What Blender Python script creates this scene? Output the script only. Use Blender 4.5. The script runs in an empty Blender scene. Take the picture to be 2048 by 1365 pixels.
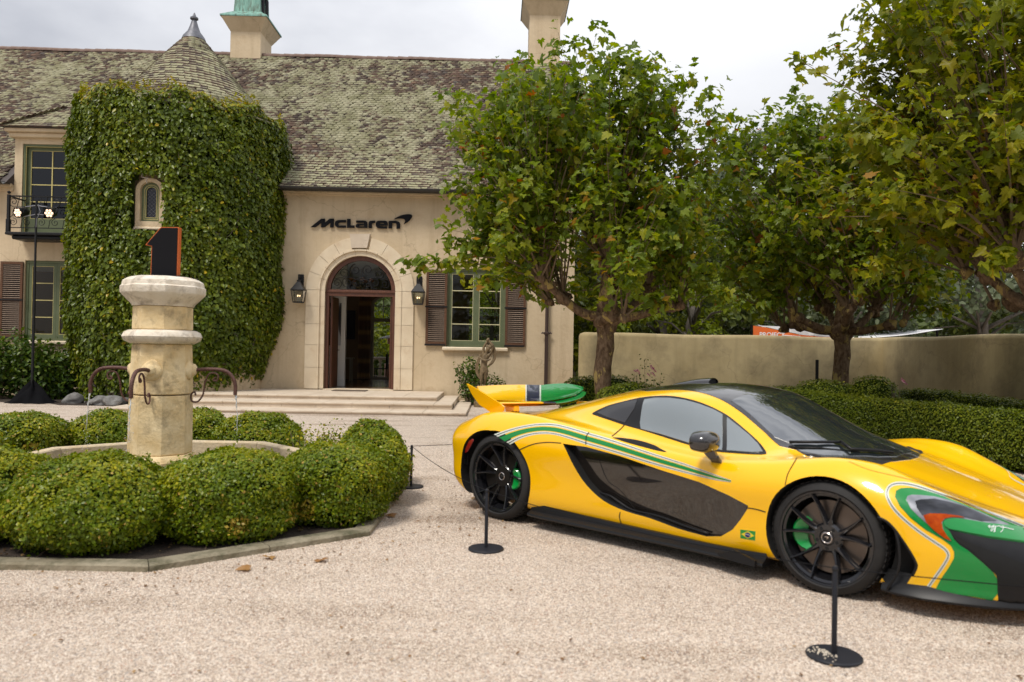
import bpy, bmesh, math, random
import numpy as np
from math import sin, cos, pi, radians, sqrt, atan, atan2
from mathutils import Vector, Matrix
from mathutils.bvhtree import BVHTree
from mathutils.geometry import delaunay_2d_cdt

SC = bpy.context.scene
COL = SC.collection
random.seed(7)
RNG = np.random.default_rng(11)

# ------------------------------------------------------------------ camera
FPX = 1550.0                      # focal length in pixels of the 2048 wide photograph
ROLL = atan(0.0178); PITCH = atan(17.5 / FPX)
EYE = np.array([0.0, 0.0, 1.39])
_F = np.array([0, cos(PITCH), sin(PITCH)]); _U0 = np.array([0, -sin(PITCH), cos(PITCH)]); _R0 = np.array([1.0, 0, 0])
_R = _R0 * cos(ROLL) + _U0 * sin(ROLL); _U = _U0 * cos(ROLL) - _R0 * sin(ROLL)
cam = bpy.data.cameras.new('camera'); camo = bpy.data.objects.new('camera', cam); COL.objects.link(camo)
cam.sensor_width = 36.0; cam.lens = FPX / 2048 * 36.0
cam.clip_start = 0.05; cam.clip_end = 900
camo.matrix_world = Matrix(((_R[0], _U[0], -_F[0], EYE[0]), (_R[1], _U[1], -_F[1], EYE[1]), (_R[2], _U[2], -_F[2], EYE[2]), (0, 0, 0, 1)))
cam.dof.use_dof = True; cam.dof.focus_distance = 14.0; cam.dof.aperture_fstop = 2.4
SC.camera = camo

# ------------------------------------------------------------------ sky, sun, exposure
SUN_EL, SUN_AZ = radians(58), radians(215)      # azimuth of the sun, clockwise from +Y
w = bpy.data.worlds.new('World'); SC.world = w; w.use_nodes = True
nt = w.node_tree; nt.nodes.clear()
def N(nt, t, **k):
    n = nt.nodes.new(t)
    for a, b in k.items():
        if a.startswith('i_'): n.inputs[a[2:].replace('_', ' ')].default_value = b
        else: setattr(n, a, b)
    return n
def ramp(nt, fac, stops, interp='LINEAR'):
    r = nt.nodes.new('ShaderNodeValToRGB'); r.color_ramp.interpolation = interp
    e = r.color_ramp.elements
    while len(e) > 1: e.remove(e[0])
    e[0].position = stops[0][0]; e[0].color = (*stops[0][1], 1)
    for p, c in stops[1:]:
        x = e.new(p); x.color = (*c, 1)
    if fac is not None: nt.links.new(fac, r.inputs['Fac'])
    return r
out = N(nt, 'ShaderNodeOutputWorld'); bg = N(nt, 'ShaderNodeBackground'); bg.inputs['Strength'].default_value = 1.0
sky = N(nt, 'ShaderNodeTexSky', sky_type='NISHITA', sun_disc=False, sun_elevation=SUN_EL, sun_rotation=SUN_AZ)
skb = N(nt, 'ShaderNodeBackground'); skb.inputs['Strength'].default_value = 0.10
nt.links.new(sky.outputs[0], skb.inputs[0])
tc = N(nt, 'ShaderNodeTexCoord'); mp = N(nt, 'ShaderNodeMapping'); mp.inputs['Scale'].default_value = (1, 1, 2.2); mp.inputs['Location'].default_value = (.3, .1, .35)
nz = N(nt, 'ShaderNodeTexNoise'); nz.inputs['Scale'].default_value = 2.2; nz.inputs['Detail'].default_value = 6; nz.inputs['Roughness'].default_value = .5
nt.links.new(tc.outputs['Generated'], mp.inputs[0]); nt.links.new(mp.outputs[0], nz.inputs['Vector'])
gd = N(nt, 'ShaderNodeVectorMath', operation='DOT_PRODUCT'); gd.inputs[1].default_value = (.62, .25, -.50); nt.links.new(tc.outputs['Generated'], gd.inputs[0])
gm = N(nt, 'ShaderNodeMath', operation='MULTIPLY_ADD'); gm.inputs[1].default_value = .58; cm = N(nt, 'ShaderNodeMath', operation='MULTIPLY_ADD'); cm.inputs[1].default_value = 1.35; cm.inputs[2].default_value = -.175; nt.links.new(nz.outputs[0], cm.inputs[0])
nt.links.new(gd.outputs['Value'], gm.inputs[0]); nt.links.new(cm.outputs[0], gm.inputs[2])
cr = ramp(nt, gm.outputs[0], [(.26, (.32, .33, .365)), (.45, (.46, .468, .495)), (.60, (.56, .565, .585)), (.85, (.625, .63, .645))])
clb = N(nt, 'ShaderNodeBackground'); clb.inputs['Strength'].default_value = 0.98
# an overcast sky is brighter overhead than near the horizon
sxyz = N(nt, 'ShaderNodeSeparateXYZ'); nt.links.new(tc.outputs['Generated'], sxyz.inputs[0])
zen = N(nt, 'ShaderNodeMath', operation='MULTIPLY_ADD', use_clamp=False); zen.inputs[1].default_value = 1.05; zen.inputs[2].default_value = .56
zc0 = N(nt, 'ShaderNodeMath', operation='MAXIMUM'); zc0.inputs[1].default_value = 0; nt.links.new(sxyz.outputs[2], zc0.inputs[0]); nt.links.new(zc0.outputs[0], zen.inputs[0])
nt.links.new(zen.outputs[0], clb.inputs['Strength'])
nt.links.new(cr.outputs[0], clb.inputs[0])
mx = N(nt, 'ShaderNodeMixShader'); mx.inputs[0].default_value = .96
nt.links.new(skb.outputs[0], mx.inputs[1]); nt.links.new(clb.outputs[0], mx.inputs[2]); nt.links.new(mx.outputs[0], out.inputs[0])
sl = bpy.data.lights.new('sun', 'SUN'); sl.energy = 1.5; sl.angle = radians(14); sl.color = (1, .94, .85)
so = bpy.data.objects.new('sun', sl); COL.objects.link(so)
sd = Vector((sin(SUN_AZ) * cos(SUN_EL), cos(SUN_AZ) * cos(SUN_EL), sin(SUN_EL)))
so.rotation_euler = sd.to_track_quat('Z', 'Y').to_euler()
SC.view_settings.view_transform = 'Standard'; SC.view_settings.look = 'None'
SC.view_settings.gamma = 1; SC.view_settings.exposure = 0.90
try: SC.view_settings.use_curve_mapping = False
except Exception: pass
SC.cycles.max_bounces = 8; SC.cycles.transparent_max_bounces = 12

# ------------------------------------------------------------------ measuring helpers (photo pixel -> point at a depth)
def ray(px, py): return _F + _R * (px - 1024) / FPX - _U * (py - 682.5) / FPX
def at(px, py, Y):
    d = ray(px, py); return EYE + d * (Y / d[1])
def gnd(px, py, z=0.0):
    d = ray(px, py); return EYE + d * ((z - EYE[2]) / d[2])

# ------------------------------------------------------------------ object helpers
def link(o, parent=None):
    COL.objects.link(o)
    if parent is not None: o.parent = parent
    return o
def tag(o, label=None, cat=None, group=None, kind=None):
    if label: o['label'] = label
    if cat: o['category'] = cat
    if group: o['group'] = group
    if kind: o['kind'] = kind
    return o
def empty(name, loc=(0, 0, 0), rz=0.0, label=None, cat=None, group=None):
    o = bpy.data.objects.new(name, None); o.location = loc; o.rotation_euler = (0, 0, rz); o.empty_display_size = .2
    link(o); tag(o, label, cat, group); return o
def copy_tree(o, parent=None):
    c = o.copy(); COL.objects.link(c)
    if parent is not None: c.parent = parent
    for ch in list(o.children): copy_tree(ch, c)
    return c

class MB:
    """collects vertices and faces of ONE mesh object"""
    def __init__(s): s.v = []; s.f = []; s.m = []; s.mi = 0
    def add(s, vs, fs, M=None):
        b = len(s.v)
        for p in vs:
            p = Vector(p)
            if M is not None: p = M @ p
            s.v.append(tuple(p))
        for f in fs: s.f.append(tuple(i + b for i in f)); s.m.append(s.mi)
        return s
    def box(s, x0, x1, y0, y1, z0, z1, M=None, bev=0.0):
        if bev <= 0:
            vs = [(x0, y0, z0), (x1, y0, z0), (x1, y1, z0), (x0, y1, z0), (x0, y0, z1), (x1, y0, z1), (x1, y1, z1), (x0, y1, z1)]
            fs = [(0, 3, 2, 1), (4, 5, 6, 7), (0, 1, 5, 4), (1, 2, 6, 5), (2, 3, 7, 6), (3, 0, 4, 7)]
            return s.add(vs, fs, M)
        b = min(bev, (x1 - x0) / 2.01, (y1 - y0) / 2.01, (z1 - z0) / 2.01)
        bm = bmesh.new(); bmesh.ops.create_cube(bm, size=1)
        for v in bm.verts: v.co = ((x0 + x1) / 2 + v.co.x * (x1 - x0), (y0 + y1) / 2 + v.co.y * (y1 - y0), (z0 + z1) / 2 + v.co.z * (z1 - z0))
        bmesh.ops.bevel(bm, geom=bm.edges[:], offset=b, segments=1, affect='EDGES', profile=.5)
        bm.verts.index_update()
        s.add([v.co[:] for v in bm.verts], [[v.index for v in f.verts] for f in bm.faces], M); bm.free(); return s
    def lathe(s, prof, n=24, M=None, cap0=True, cap1=True, rot=0.0):
        vs = []; fs = []; k = len(prof)
        for i in range(n):
            a = 2 * pi * i / n + rot
            for r, z in prof: vs.append((r * cos(a), r * sin(a), z))
        for i in range(n):
            j = (i + 1) % n
            for q in range(k - 1): fs.append((i * k + q, j * k + q, j * k + q + 1, i * k + q + 1))
        if cap0: fs.append(tuple(i * k for i in range(n))[::-1])
        if cap1: fs.append(tuple(i * k + k - 1 for i in range(n)))
        return s.add(vs, fs, M)
    def tube(s, pts, rad, n=8, caps=True, M=None):
        pts = [Vector(p) for p in pts]
        if not hasattr(rad, '__len__'): rad = [rad] * len(pts)
        vs = []; fs = []; up = None
        for i, p in enumerate(pts):
            t = (pts[min(i + 1, len(pts) - 1)] - pts[max(i - 1, 0)])
            if t.length < 1e-9: t = Vector((0, 0, 1))
            t.normalize()
            if up is None:
                up = t.orthogonal().normalized()
            else:
                up = (up - t * up.dot(t))
                up = up.normalized() if up.length > 1e-6 else t.orthogonal().normalized()
            sd_ = t.cross(up)
            for q in range(n):
                a = 2 * pi * q / n
                vs.append(tuple(p + (up * cos(a) + sd_ * sin(a)) * rad[i]))
        for i in range(len(pts) - 1):
            for q in range(n):
                r_ = (q + 1) % n
                fs.append((i * n + q, i * n + r_, (i + 1) * n + r_, (i + 1) * n + q))
        if caps:
            fs.append(tuple(range(n))[::-1]); fs.append(tuple((len(pts) - 1) * n + q for q in range(n)))
        return s.add(vs, fs, M)
    def prism(s, poly, y0, y1, M=None):
        """poly in (x, z), extruded along y"""
        n = len(poly)
        vs = [(x, y0, z) for x, z in poly] + [(x, y1, z) for x, z in poly]
        fs = [tuple(range(n)), tuple(range(n, 2 * n))[::-1]] + [(i, i + n, (i + 1) % n + n, (i + 1) % n) for i in range(n)]
        return s.add(vs, fs, M)
    def holed(s, outer, holes, y0, y1, M=None, sides=True):
        """outline with holes in (x, z), extruded along y"""
        vs = []; ed = []
        for lp in [outer] + list(holes):
            b = len(vs); vs += [Vector(p) for p in lp]; ed += [(b + i, b + (i + 1) % len(lp)) for i in range(len(lp))]
        r = delaunay_2d_cdt(vs, ed, [], 0, 1e-6)
        co = r[0]; tris = []
        for f in r[2]:
            c = sum((co[i] for i in f), Vector((0, 0))) / len(f)
            if inside(c, outer) and not any(inside(c, h) for h in holes): tris.append(f)
        n = len(co)
        V = [(p.x, y0, p.y) for p in co] + [(p.x, y1, p.y) for p in co]
        Fs = [tuple(f) for f in tris] + [tuple(i + n for i in f)[::-1] for f in tris]
        if sides:
            cnt = {}
            for f in tris:
                for i in range(len(f)):
                    a, b = f[i], f[(i + 1) % len(f)]
                    cnt[(a, b)] = 1
            for (a, b) in cnt:
                if (b, a) not in cnt: Fs.append((b, a, a + n, b + n))
        return s.add(V, Fs, M)
    def ball(s, c, r, sub=2, amp=0.0, seed=0, sc=(1, 1, 1), M=None):
        bm = bmesh.new(); bmesh.ops.create_icosphere(bm, subdivisions=sub, radius=1)
        rr = random.Random(seed); ph = [rr.uniform(0, 6.28) for _ in range(6)]; fr = [rr.uniform(1.5, 4.5) for _ in range(6)]
        vs = []
        for v in bm.verts:
            p = v.co; k = 1 + amp * (sin(p.x * fr[0] + ph[0]) * sin(p.y * fr[1] + ph[1]) + sin(p.z * fr[2] + ph[2]) * sin(p.x * fr[3] + ph[3]) + .5 * sin(p.y * 2.3 * fr[4] + ph[4]) * sin(p.z * 2.3 * fr[5] + ph[5]))
            vs.append((c[0] + p.x * r * k * sc[0], c[1] + p.y * r * k * sc[1], c[2] + p.z * r * k * sc[2]))
        bm.verts.index_update()
        s.add(vs, [[v.index for v in f.verts] for f in bm.faces], M); bm.free(); return s
    def build(s, name, mat=None, parent=None, smooth=False, ang=35, fix=False):
        me = bpy.data.meshes.new(name); me.from_pydata(s.v, [], s.f)
        for m_ in (mat if isinstance(mat, (list, tuple)) else [mat]):
            if m_ is not None: me.materials.append(m_)
        if any(s.m): me.polygons.foreach_set('material_index', s.m)
        if fix:
            bm = bmesh.new(); bm.from_mesh(me); bmesh.ops.recalc_face_normals(bm, faces=bm.faces[:]); bm.to_mesh(me); bm.free()
        if smooth:
            me.polygons.foreach_set('use_smooth', [True] * len(me.polygons))
            if ang < 180: me.set_sharp_from_angle(angle=radians(ang))
        me.update()
        return link(bpy.data.objects.new(name, me), parent)

def inside(p, poly):
    x, y = p[0], p[1]; c = False; n = len(poly); j = n - 1
    for i in range(n):
        xi, yi = poly[i][0], poly[i][1]; xj, yj = poly[j][0], poly[j][1]
        if (yi > y) != (yj > y) and x < (xj - xi) * (y - yi) / (yj - yi + 1e-15) + xi: c = not c
        j = i
    return c

def cr_spline(pts, n=8, closed=False):
    P = [np.array(p, float) for p in pts]; out_ = []; m = len(P)
    rng = range(m) if closed else range(m - 1)
    for i in rng:
        p1, p2 = P[i], P[(i + 1) % m]
        p0 = P[i - 1] if (closed or i > 0) else 2 * p1 - p2
        p3 = P[(i + 2) % m] if (closed or i < m - 2) else 2 * p2 - p1
        for k in range(n):
            t = k / n
            out_.append(.5 * ((2 * p1) + (-p0 + p2) * t + (2 * p0 - 5 * p1 + 4 * p2 - p3) * t * t + (-p0 + 3 * p1 - 3 * p2 + p3) * t ** 3))
    if not closed: out_.append(P[-1])
    return out_

def frames(nrm, spin):
    """rotation matrices whose local z is nrm, spun about it"""
    n = nrm / np.linalg.norm(nrm, axis=1, keepdims=True)
    ref = np.where(np.abs(n[:, 2:3]) < .95, np.array([[0, 0, 1.0]]), np.array([[1.0, 0, 0]]))
    a = np.cross(ref, n); a /= np.linalg.norm(a, axis=1, keepdims=True); b = np.cross(n, a)
    c, s_ = np.cos(spin)[:, None], np.sin(spin)[:, None]
    x = a * c + b * s_; y = -a * s_ + b * c
    return np.stack([x, y, n], axis=2)

def scatter(name, tv, tf, loc, rot, scale, mat, parent=None, rnd=None, kind='stuff'):
    """one mesh made of many copies of a small template (leaves, tiles)"""
    tv = np.array(tv, float); n = len(loc); k = len(tv)
    scale = np.asarray(scale, float)
    if scale.ndim == 1: scale = scale[:, None] * np.ones((1, 3))
    V = np.einsum('nij,nkj->nki', rot, tv[None] * scale[:, None, :]) + np.asarray(loc)[:, None, :]
    V = V.reshape(-1, 3)
    lt = np.array([len(f) for f in tf]); flat = np.array([i for f in tf for i in f])
    L = (flat[None] + (np.arange(n) * k)[:, None]).reshape(-1)
    tot = np.tile(lt, n); st = np.concatenate([[0], np.cumsum(tot)[:-1]])
    me = bpy.data.meshes.new(name)
    me.vertices.add(len(V)); me.vertices.foreach_set('co', V.astype(np.float32).ravel())
    me.loops.add(len(L)); me.loops.foreach_set('vertex_index', L.astype(np.int32))
    me.polygons.add(len(tot)); me.polygons.foreach_set('loop_start', st.astype(np.int32)); me.polygons.foreach_set('loop_total', tot.astype(np.int32))
    me.update(calc_edges=True)
    if rnd is None: rnd = RNG.random(n)
    at_ = me.attributes.new('rnd', 'FLOAT', 'POINT'); at_.data.foreach_set('value', np.repeat(np.asarray(rnd, np.float32), k))
    me.materials.append(mat)
    o = link(bpy.data.objects.new(name, me), parent)
    if kind: o['kind'] = kind
    return o

def leaf_meshes(name, tv, tf, mat, n=8, lo=0.0, hi=1.0):
    r = []
    for i in range(n):
        me = bpy.data.meshes.new(name); me.from_pydata([tuple(v) for v in tv], [], tf)
        a = me.attributes.new('rnd', 'FLOAT', 'POINT'); a.data.foreach_set('value', [lo + (hi - lo) * (i + .5) / n] * len(tv))
        me.materials.append(mat); r.append(me)
    return r

# ------------------------------------------------------------------ materials
def newmat(name):
    m = bpy.data.materials.new(name); m.use_nodes = True; t = m.node_tree
    b = t.nodes['Principled BSDF']; return m, t, b
def mat(name, c1, c2=None, scale=4, rough=.6, bump=0.0, bscale=60, metal=0.0, coat=0.0, spec=.5, detail=4, stretch=(1, 1, 1), dark=None, dscale=1.0, emit=None, es=1.0, dlo=.56, dhi=.72, ior=None):
    m, t, b = newmat(name)
    b.inputs['Base Color'].default_value = (*c1, 1); b.inputs['Roughness'].default_value = rough; b.inputs['Metallic'].default_value = metal
    b.inputs['Coat Weight'].default_value = coat; b.inputs['Coat Roughness'].default_value = .03; b.inputs['Specular IOR Level'].default_value = spec
    if ior: b.inputs['IOR'].default_value = ior
    if emit: b.inputs['Emission Color'].default_value = (*emit, 1); b.inputs['Emission Strength'].default_value = es
    if c2 is not None or bump or dark is not None:
        co = N(t, 'ShaderNodeTexCoord'); mp_ = N(t, 'ShaderNodeMapping'); mp_.inputs['Scale'].default_value = stretch
        t.links.new(co.outputs['Object'], mp_.inputs[0])
    last = None
    if c2 is not None:
        nz_ = N(t, 'ShaderNodeTexNoise'); nz_.inputs['Scale'].default_value = scale; nz_.inputs['Detail'].default_value = detail; nz_.inputs['Roughness'].default_value = .6
        t.links.new(mp_.outputs[0], nz_.inputs['Vector'])
        r = ramp(t, nz_.outputs[0], [(.32, c1), (.68, c2)]); last = r.outputs[0]
    if dark is not None:
        n2 = N(t, 'ShaderNodeTexNoise'); n2.inputs['Scale'].default_value = dscale; n2.inputs['Detail'].default_value = 8; n2.inputs['Roughness'].default_value = .7
        t.links.new(mp_.outputs[0], n2.inputs['Vector'])
        r2 = ramp(t, n2.outputs[0], [(dlo, (0, 0, 0)), (dhi, (1, 1, 1))])
        mm = N(t, 'ShaderNodeMix', data_type='RGBA'); t.links.new(r2.outputs[0], mm.inputs[0])
        if last is not None: t.links.new(last, mm.inputs[6])
        else: mm.inputs[6].default_value = (*c1, 1)
        mm.inputs[7].default_value = (*dark, 1); last = mm.outputs[2]
    if last is not None: t.links.new(last, b.inputs['Base Color'])
    if bump:
        n3 = N(t, 'ShaderNodeTexNoise'); n3.inputs['Scale'].default_value = bscale; n3.inputs['Detail'].default_value = 5
        t.links.new(mp_.outputs[0], n3.inputs['Vector'])
        bp = N(t, 'ShaderNodeBump'); bp.inputs['Strength'].default_value = bump; bp.inputs['Distance'].default_value = .02
        t.links.new(n3.outputs[0], bp.inputs['Height']); t.links.new(bp.outputs[0], b.inputs['Normal'])
    return m
def streaks(m, col, amt=.5, sc=(2.2, 2.2, .16), lo=.5, hi=.8, foot=None):
    # rain streaks and grime running down a wall
    t = m.node_tree; b = t.nodes['Principled BSDF']; src = b.inputs['Base Color'].links[0].from_socket
    co = N(t, 'ShaderNodeTexCoord'); mp_ = N(t, 'ShaderNodeMapping'); mp_.inputs['Scale'].default_value = sc; t.links.new(co.outputs['Object'], mp_.inputs[0])
    nz_ = N(t, 'ShaderNodeTexNoise'); nz_.inputs['Scale'].default_value = 1.6; nz_.inputs['Detail'].default_value = 9; nz_.inputs['Roughness'].default_value = .68; t.links.new(mp_.outputs[0], nz_.inputs['Vector'])
    r = ramp(t, nz_.outputs[0], [(lo, (0, 0, 0)), (hi, (amt, amt, amt))])
    mm = N(t, 'ShaderNodeMix', data_type='RGBA'); t.links.new(r.outputs[0], mm.inputs[0]); t.links.new(src, mm.inputs[6]); mm.inputs[7].default_value = (*col, 1)
    sp = N(t, 'ShaderNodeSeparateXYZ'); t.links.new(co.outputs['Object'], sp.inputs[0])
    n2 = N(t, 'ShaderNodeTexNoise'); n2.inputs['Scale'].default_value = 3.5; n2.inputs['Detail'].default_value = 8; t.links.new(co.outputs['Object'], n2.inputs['Vector'])
    ad = N(t, 'ShaderNodeMath', operation='MULTIPLY_ADD'); ad.inputs[1].default_value = 1.1; t.links.new(n2.outputs[0], ad.inputs[0]); t.links.new(sp.outputs[2], ad.inputs[2])
    r2 = ramp(t, ad.outputs[0], [(.42, (.75, .75, .75)), (.80, (0, 0, 0))])
    m2 = N(t, 'ShaderNodeMix', data_type='RGBA'); t.links.new(r2.outputs[0], m2.inputs[0]); t.links.new(mm.outputs[2], m2.inputs[6]); m2.inputs[7].default_value = (*col, 1)
    # small dark specks and hairlines
    v = N(t, 'ShaderNodeTexVoronoi', feature='DISTANCE_TO_EDGE'); v.inputs['Scale'].default_value = .8; n3 = N(t, 'ShaderNodeTexNoise'); n3.inputs['Scale'].default_value = 2.2; n3.inputs['Detail'].default_value = 6
    t.links.new(co.outputs['Object'], n3.inputs['Vector']); mxv = N(t, 'ShaderNodeMix', data_type='VECTOR'); mxv.inputs[0].default_value = .35; t.links.new(co.outputs['Object'], mxv.inputs[4]); t.links.new(n3.outputs['Color'], mxv.inputs[5]); t.links.new(mxv.outputs[1], v.inputs['Vector'])
    r3 = ramp(t, v.outputs['Distance'], [(.0, (.35, .35, .35)), (.006, (0, 0, 0))])
    m3 = N(t, 'ShaderNodeMix', data_type='RGBA'); t.links.new(r3.outputs[0], m3.inputs[0]); t.links.new(m2.outputs[2], m3.inputs[6]); m3.inputs[7].default_value = (*[c * .6 for c in col], 1)
    t.links.new(m3.outputs[2], b.inputs['Base Color'])
def leafmat(name, stops, rough=.45, trans=.45, spec=.5):
    m, t, b = newmat(name)
    a = N(t, 'ShaderNodeAttribute', attribute_name='rnd'); r = ramp(t, a.outputs['Fac'], stops)
    t.links.new(r.outputs[0], b.inputs['Base Color']); b.inputs['Roughness'].default_value = rough; b.inputs['Specular IOR Level'].default_value = spec * .55
    tr = N(t, 'ShaderNodeBsdfTranslucent'); br = N(t, 'ShaderNodeHueSaturation'); br.inputs['Value'].default_value = 1.55; br.inputs['Saturation'].default_value = 1.1
    t.links.new(r.outputs[0], br.inputs['Color']); t.links.new(br.outputs[0], tr.inputs[0])
    mx_ = N(t, 'ShaderNodeMixShader'); mx_.inputs[0].default_value = trans
    t.links.new(b.outputs[0], mx_.inputs[1]); t.links.new(tr.outputs[0], mx_.inputs[2])
    t.links.new(mx_.outputs[0], t.nodes['Material Output'].inputs[0]); return m

M = {}
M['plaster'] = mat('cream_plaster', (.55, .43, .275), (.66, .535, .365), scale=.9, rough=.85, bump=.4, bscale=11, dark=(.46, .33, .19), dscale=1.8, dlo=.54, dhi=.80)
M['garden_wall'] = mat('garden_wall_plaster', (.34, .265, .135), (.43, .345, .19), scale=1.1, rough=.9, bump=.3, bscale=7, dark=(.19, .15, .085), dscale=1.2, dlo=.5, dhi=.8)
streaks(M['plaster'], (.36, .26, .15), .55)
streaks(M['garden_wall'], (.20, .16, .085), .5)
M['limestone'] = mat('limestone', (.66, .54, .38), (.76, .65, .48), scale=2.5, rough=.75, bump=.12, bscale=30, dark=(.58, .43, .27), dscale=1.8)
M['step_stone'] = mat('step_stone', (.55, .45, .34), (.66, .56, .44), scale=2.2, rough=.8, bump=.12, bscale=30, dark=(.44, .34, .25), dscale=3)
M['fountain_stone'] = mat('fountain_stone', (.60, .43, .20), (.78, .63, .38), scale=5, rough=.85, bump=.35, bscale=34, dark=(.27, .20, .11), dscale=7, dlo=.50, dhi=.74)
M['fountain_cap'] = mat('weathered_cap_stone', (.66, .57, .44), (.80, .73, .62), scale=8, rough=.85, bump=.4, bscale=34, dark=(.30, .25, .19), dscale=9, dlo=.50, dhi=.72)
M['kerb'] = mat('kerb_stone', (.20, .17, .11), (.34, .295, .21), scale=5, rough=.95, bump=.6, bscale=30, dark=(.09, .085, .045), dscale=4, dlo=.46, dhi=.64)
M['green_paint'] = mat('sage_green_paint', (.115, .14, .075), (.145, .17, .095), scale=3, rough=.5, spec=.3)
M['yellow_trim'] = mat('ochre_muntin_paint', (.58, .50, .20), rough=.5)
M['cream_trim'] = mat('cream_muntin_paint', (.62, .58, .34), rough=.5)
M['shutter_wood'] = mat('weathered_shutter_wood', (.085, .040, .022), (.15, .080, .048), scale=8, rough=.7, spec=.2, stretch=(1, 1, 8), bump=.2, bscale=30)
M['slat_wood'] = mat('faded_slat_wood', (.16, .105, .07), (.27, .20, .15), scale=7, rough=.75, stretch=(1, 1, 1))
M['door_wood'] = mat('dark_door_wood', (.085, .030, .017), (.14, .055, .03), scale=6, rough=.4, stretch=(6, 6, .8))
M['iron'] = mat('black_iron', (.008, .008, .009), (.014, .014, .015), scale=20, rough=.5, spec=.3)
M['rust'] = mat('rusty_iron', (.075, .03, .022), (.13, .06, .045), scale=30, rough=.6, bump=.3, bscale=80, metal=.2)
M['copper'] = mat('green_copper', (.13, .29, .24), (.25, .46, .38), scale=5, rough=.65, dark=(.09, .075, .05), dscale=3, stretch=(3, 3, .6), metal=.1, dlo=.48, dhi=.66)
M['lead'] = mat('lead_finial', (.10, .105, .12), (.17, .17, .19), scale=9, rough=.5, metal=.4)
M['gutter'] = mat('dark_gutter', (.025, .022, .02), rough=.5)
M['letter'] = mat('black_sign_face', (.008, .008, .010), rough=.6, spec=.12)
M['black'] = mat('matt_black', (.008, .008, .009), rough=.8, spec=.15)
M['cloth'] = mat('black_cloth', (.007, .007, .008), rough=.95, spec=.05)
M['orange'] = mat('orange_edge', (.55, .13, .035), rough=.5, spec=.3)
M['white'] = mat('white_fabric', (.78, .78, .80), rough=.7)
M['stanchion'] = mat('black_powder_coat', (.012, .013, .018), rough=.45, spec=.35)
M['soil'] = mat('bed_soil', (.022, .015, .010), (.05, .034, .023), scale=14, rough=.95, bump=.8, bscale=40)
M['rock'] = mat('grey_rock', (.12, .115, .105), (.24, .235, .225), scale=7, rough=.85, bump=.4, bscale=20)
M['bronze'] = mat('weathered_statue', (.13, .085, .04), (.25, .18, .095), scale=12, rough=.6, bump=.3, bscale=50, dark=(.05, .035, .02), dscale=14, dlo=.5, dhi=.7)
M['floor'] = mat('floor_boards', (.10, .055, .028), (.16, .09, .05), scale=3, rough=.18, stretch=(8, .6, 1))
M['inwall'] = mat('inner_wall_brown', (.20, .135, .075), rough=.8)
M['inwhite'] = mat('inner_wall_pale', (.80, .78, .74), rough=.8)
M['inframe'] = mat('inner_door_frame', (.30, .25, .18), rough=.5)
M['inmuntin'] = mat('inner_muntin_white', (.6, .62, .64), rough=.5)
M['shade'] = mat('amber_lamp_shade', (.55, .20, .05), rough=.7)
M['terrace'] = mat('terrace_stone', (.5, .44, .36), rough=.8)
# window glass: thin reflecting pane one can see through
def glassmat(name, tint, refl=.12, rough=.02):
    m, t, b = newmat(name); t.nodes.remove(b)
    tr = N(t, 'ShaderNodeBsdfTransparent'); tr.inputs[0].default_value = (*tint, 1)
    gl = N(t, 'ShaderNodeBsdfGlossy'); gl.inputs['Roughness'].default_value = rough
    fr = N(t, 'ShaderNodeFresnel'); fr.inputs[0].default_value = 1.5
    mxs = N(t, 'ShaderNodeMixShader'); ad = N(t, 'ShaderNodeMath', operation='ADD'); ad.inputs[1].default_value = refl
    t.links.new(fr.outputs[0], ad.inputs[0]); t.links.new(ad.outputs[0], mxs.inputs[0])
    t.links.new(tr.outputs[0], mxs.inputs[1]); t.links.new(gl.outputs[0], mxs.inputs[2])
    t.links.new(mxs.outputs[0], t.nodes['Material Output'].inputs[0]); return m
M['pane'] = glassmat('window_glass', (.75, .78, .75), -.01)
M['pane_dark'] = glassmat('upper_window_glass', (.22, .22, .25), .03)
M['bulb'] = mat('lit_bulb', (1, .8, .5), emit=(1, .66, .36), es=1.6)
M['led'] = mat('lit_led_lens', (1, .9, .75), emit=(1, .62, .38), es=.62)

# leaves
M['plane_leaf'] = leafmat('plane_tree_leaf', [(0, (.065, .105, .013)), (.3, (.125, .18, .016)), (.55, (.20, .25, .018)), (.78, (.30, .30, .022)), (.92, (.32, .21, .02)), (1, (.27, .09, .015))], rough=.38)
M['plane_leaf_yellow'] = leafmat('autumn_plane_leaf', [(0, (.068, .10, .010)), (.25, (.14, .175, .012)), (.55, (.24, .255, .015)), (.80, (.36, .31, .02)), (.93, (.33, .19, .02)), (1, (.22, .08, .015))], rough=.38)
M['ivy_leaf'] = leafmat('climbing_fig_leaf', [(0, (.050, .078, .007)), (.45, (.110, .150, .009)), (.75, (.19, .22, .011)), (.90, (.30, .27, .013)), (1, (.46, .33, .02))], rough=.34, trans=.2)
M['box_leaf'] = leafmat('boxwood_leaf', [(0, (.065, .10, .005)), (.35, (.125, .185, .006)), (.64, (.27, .28, .008)), (.90, (.46, .39, .008)), (1, (.46, .31, .07))], rough=.35, trans=.25)
M['hedge_leaf'] = leafmat('hedge_leaf', [(0, (.055, .085, .006)), (.5, (.13, .165, .008)), (.85, (.21, .225, .010)), (1, (.30, .27, .02))], rough=.4, trans=.25)
M['shrub_leaf'] = leafmat('shrub_leaf', [(0, (.024, .05, .009)), (.5, (.055, .10, .013)), (1, (.15, .20, .02))], rough=.35, trans=.25)
M['far_leaf'] = leafmat('woodland_leaf', [(0, (.035, .052, .012)), (.5, (.075, .10, .02)), (.85, (.13, .15, .03)), (1, (.20, .21, .035))], rough=.5, trans=.25)
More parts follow.
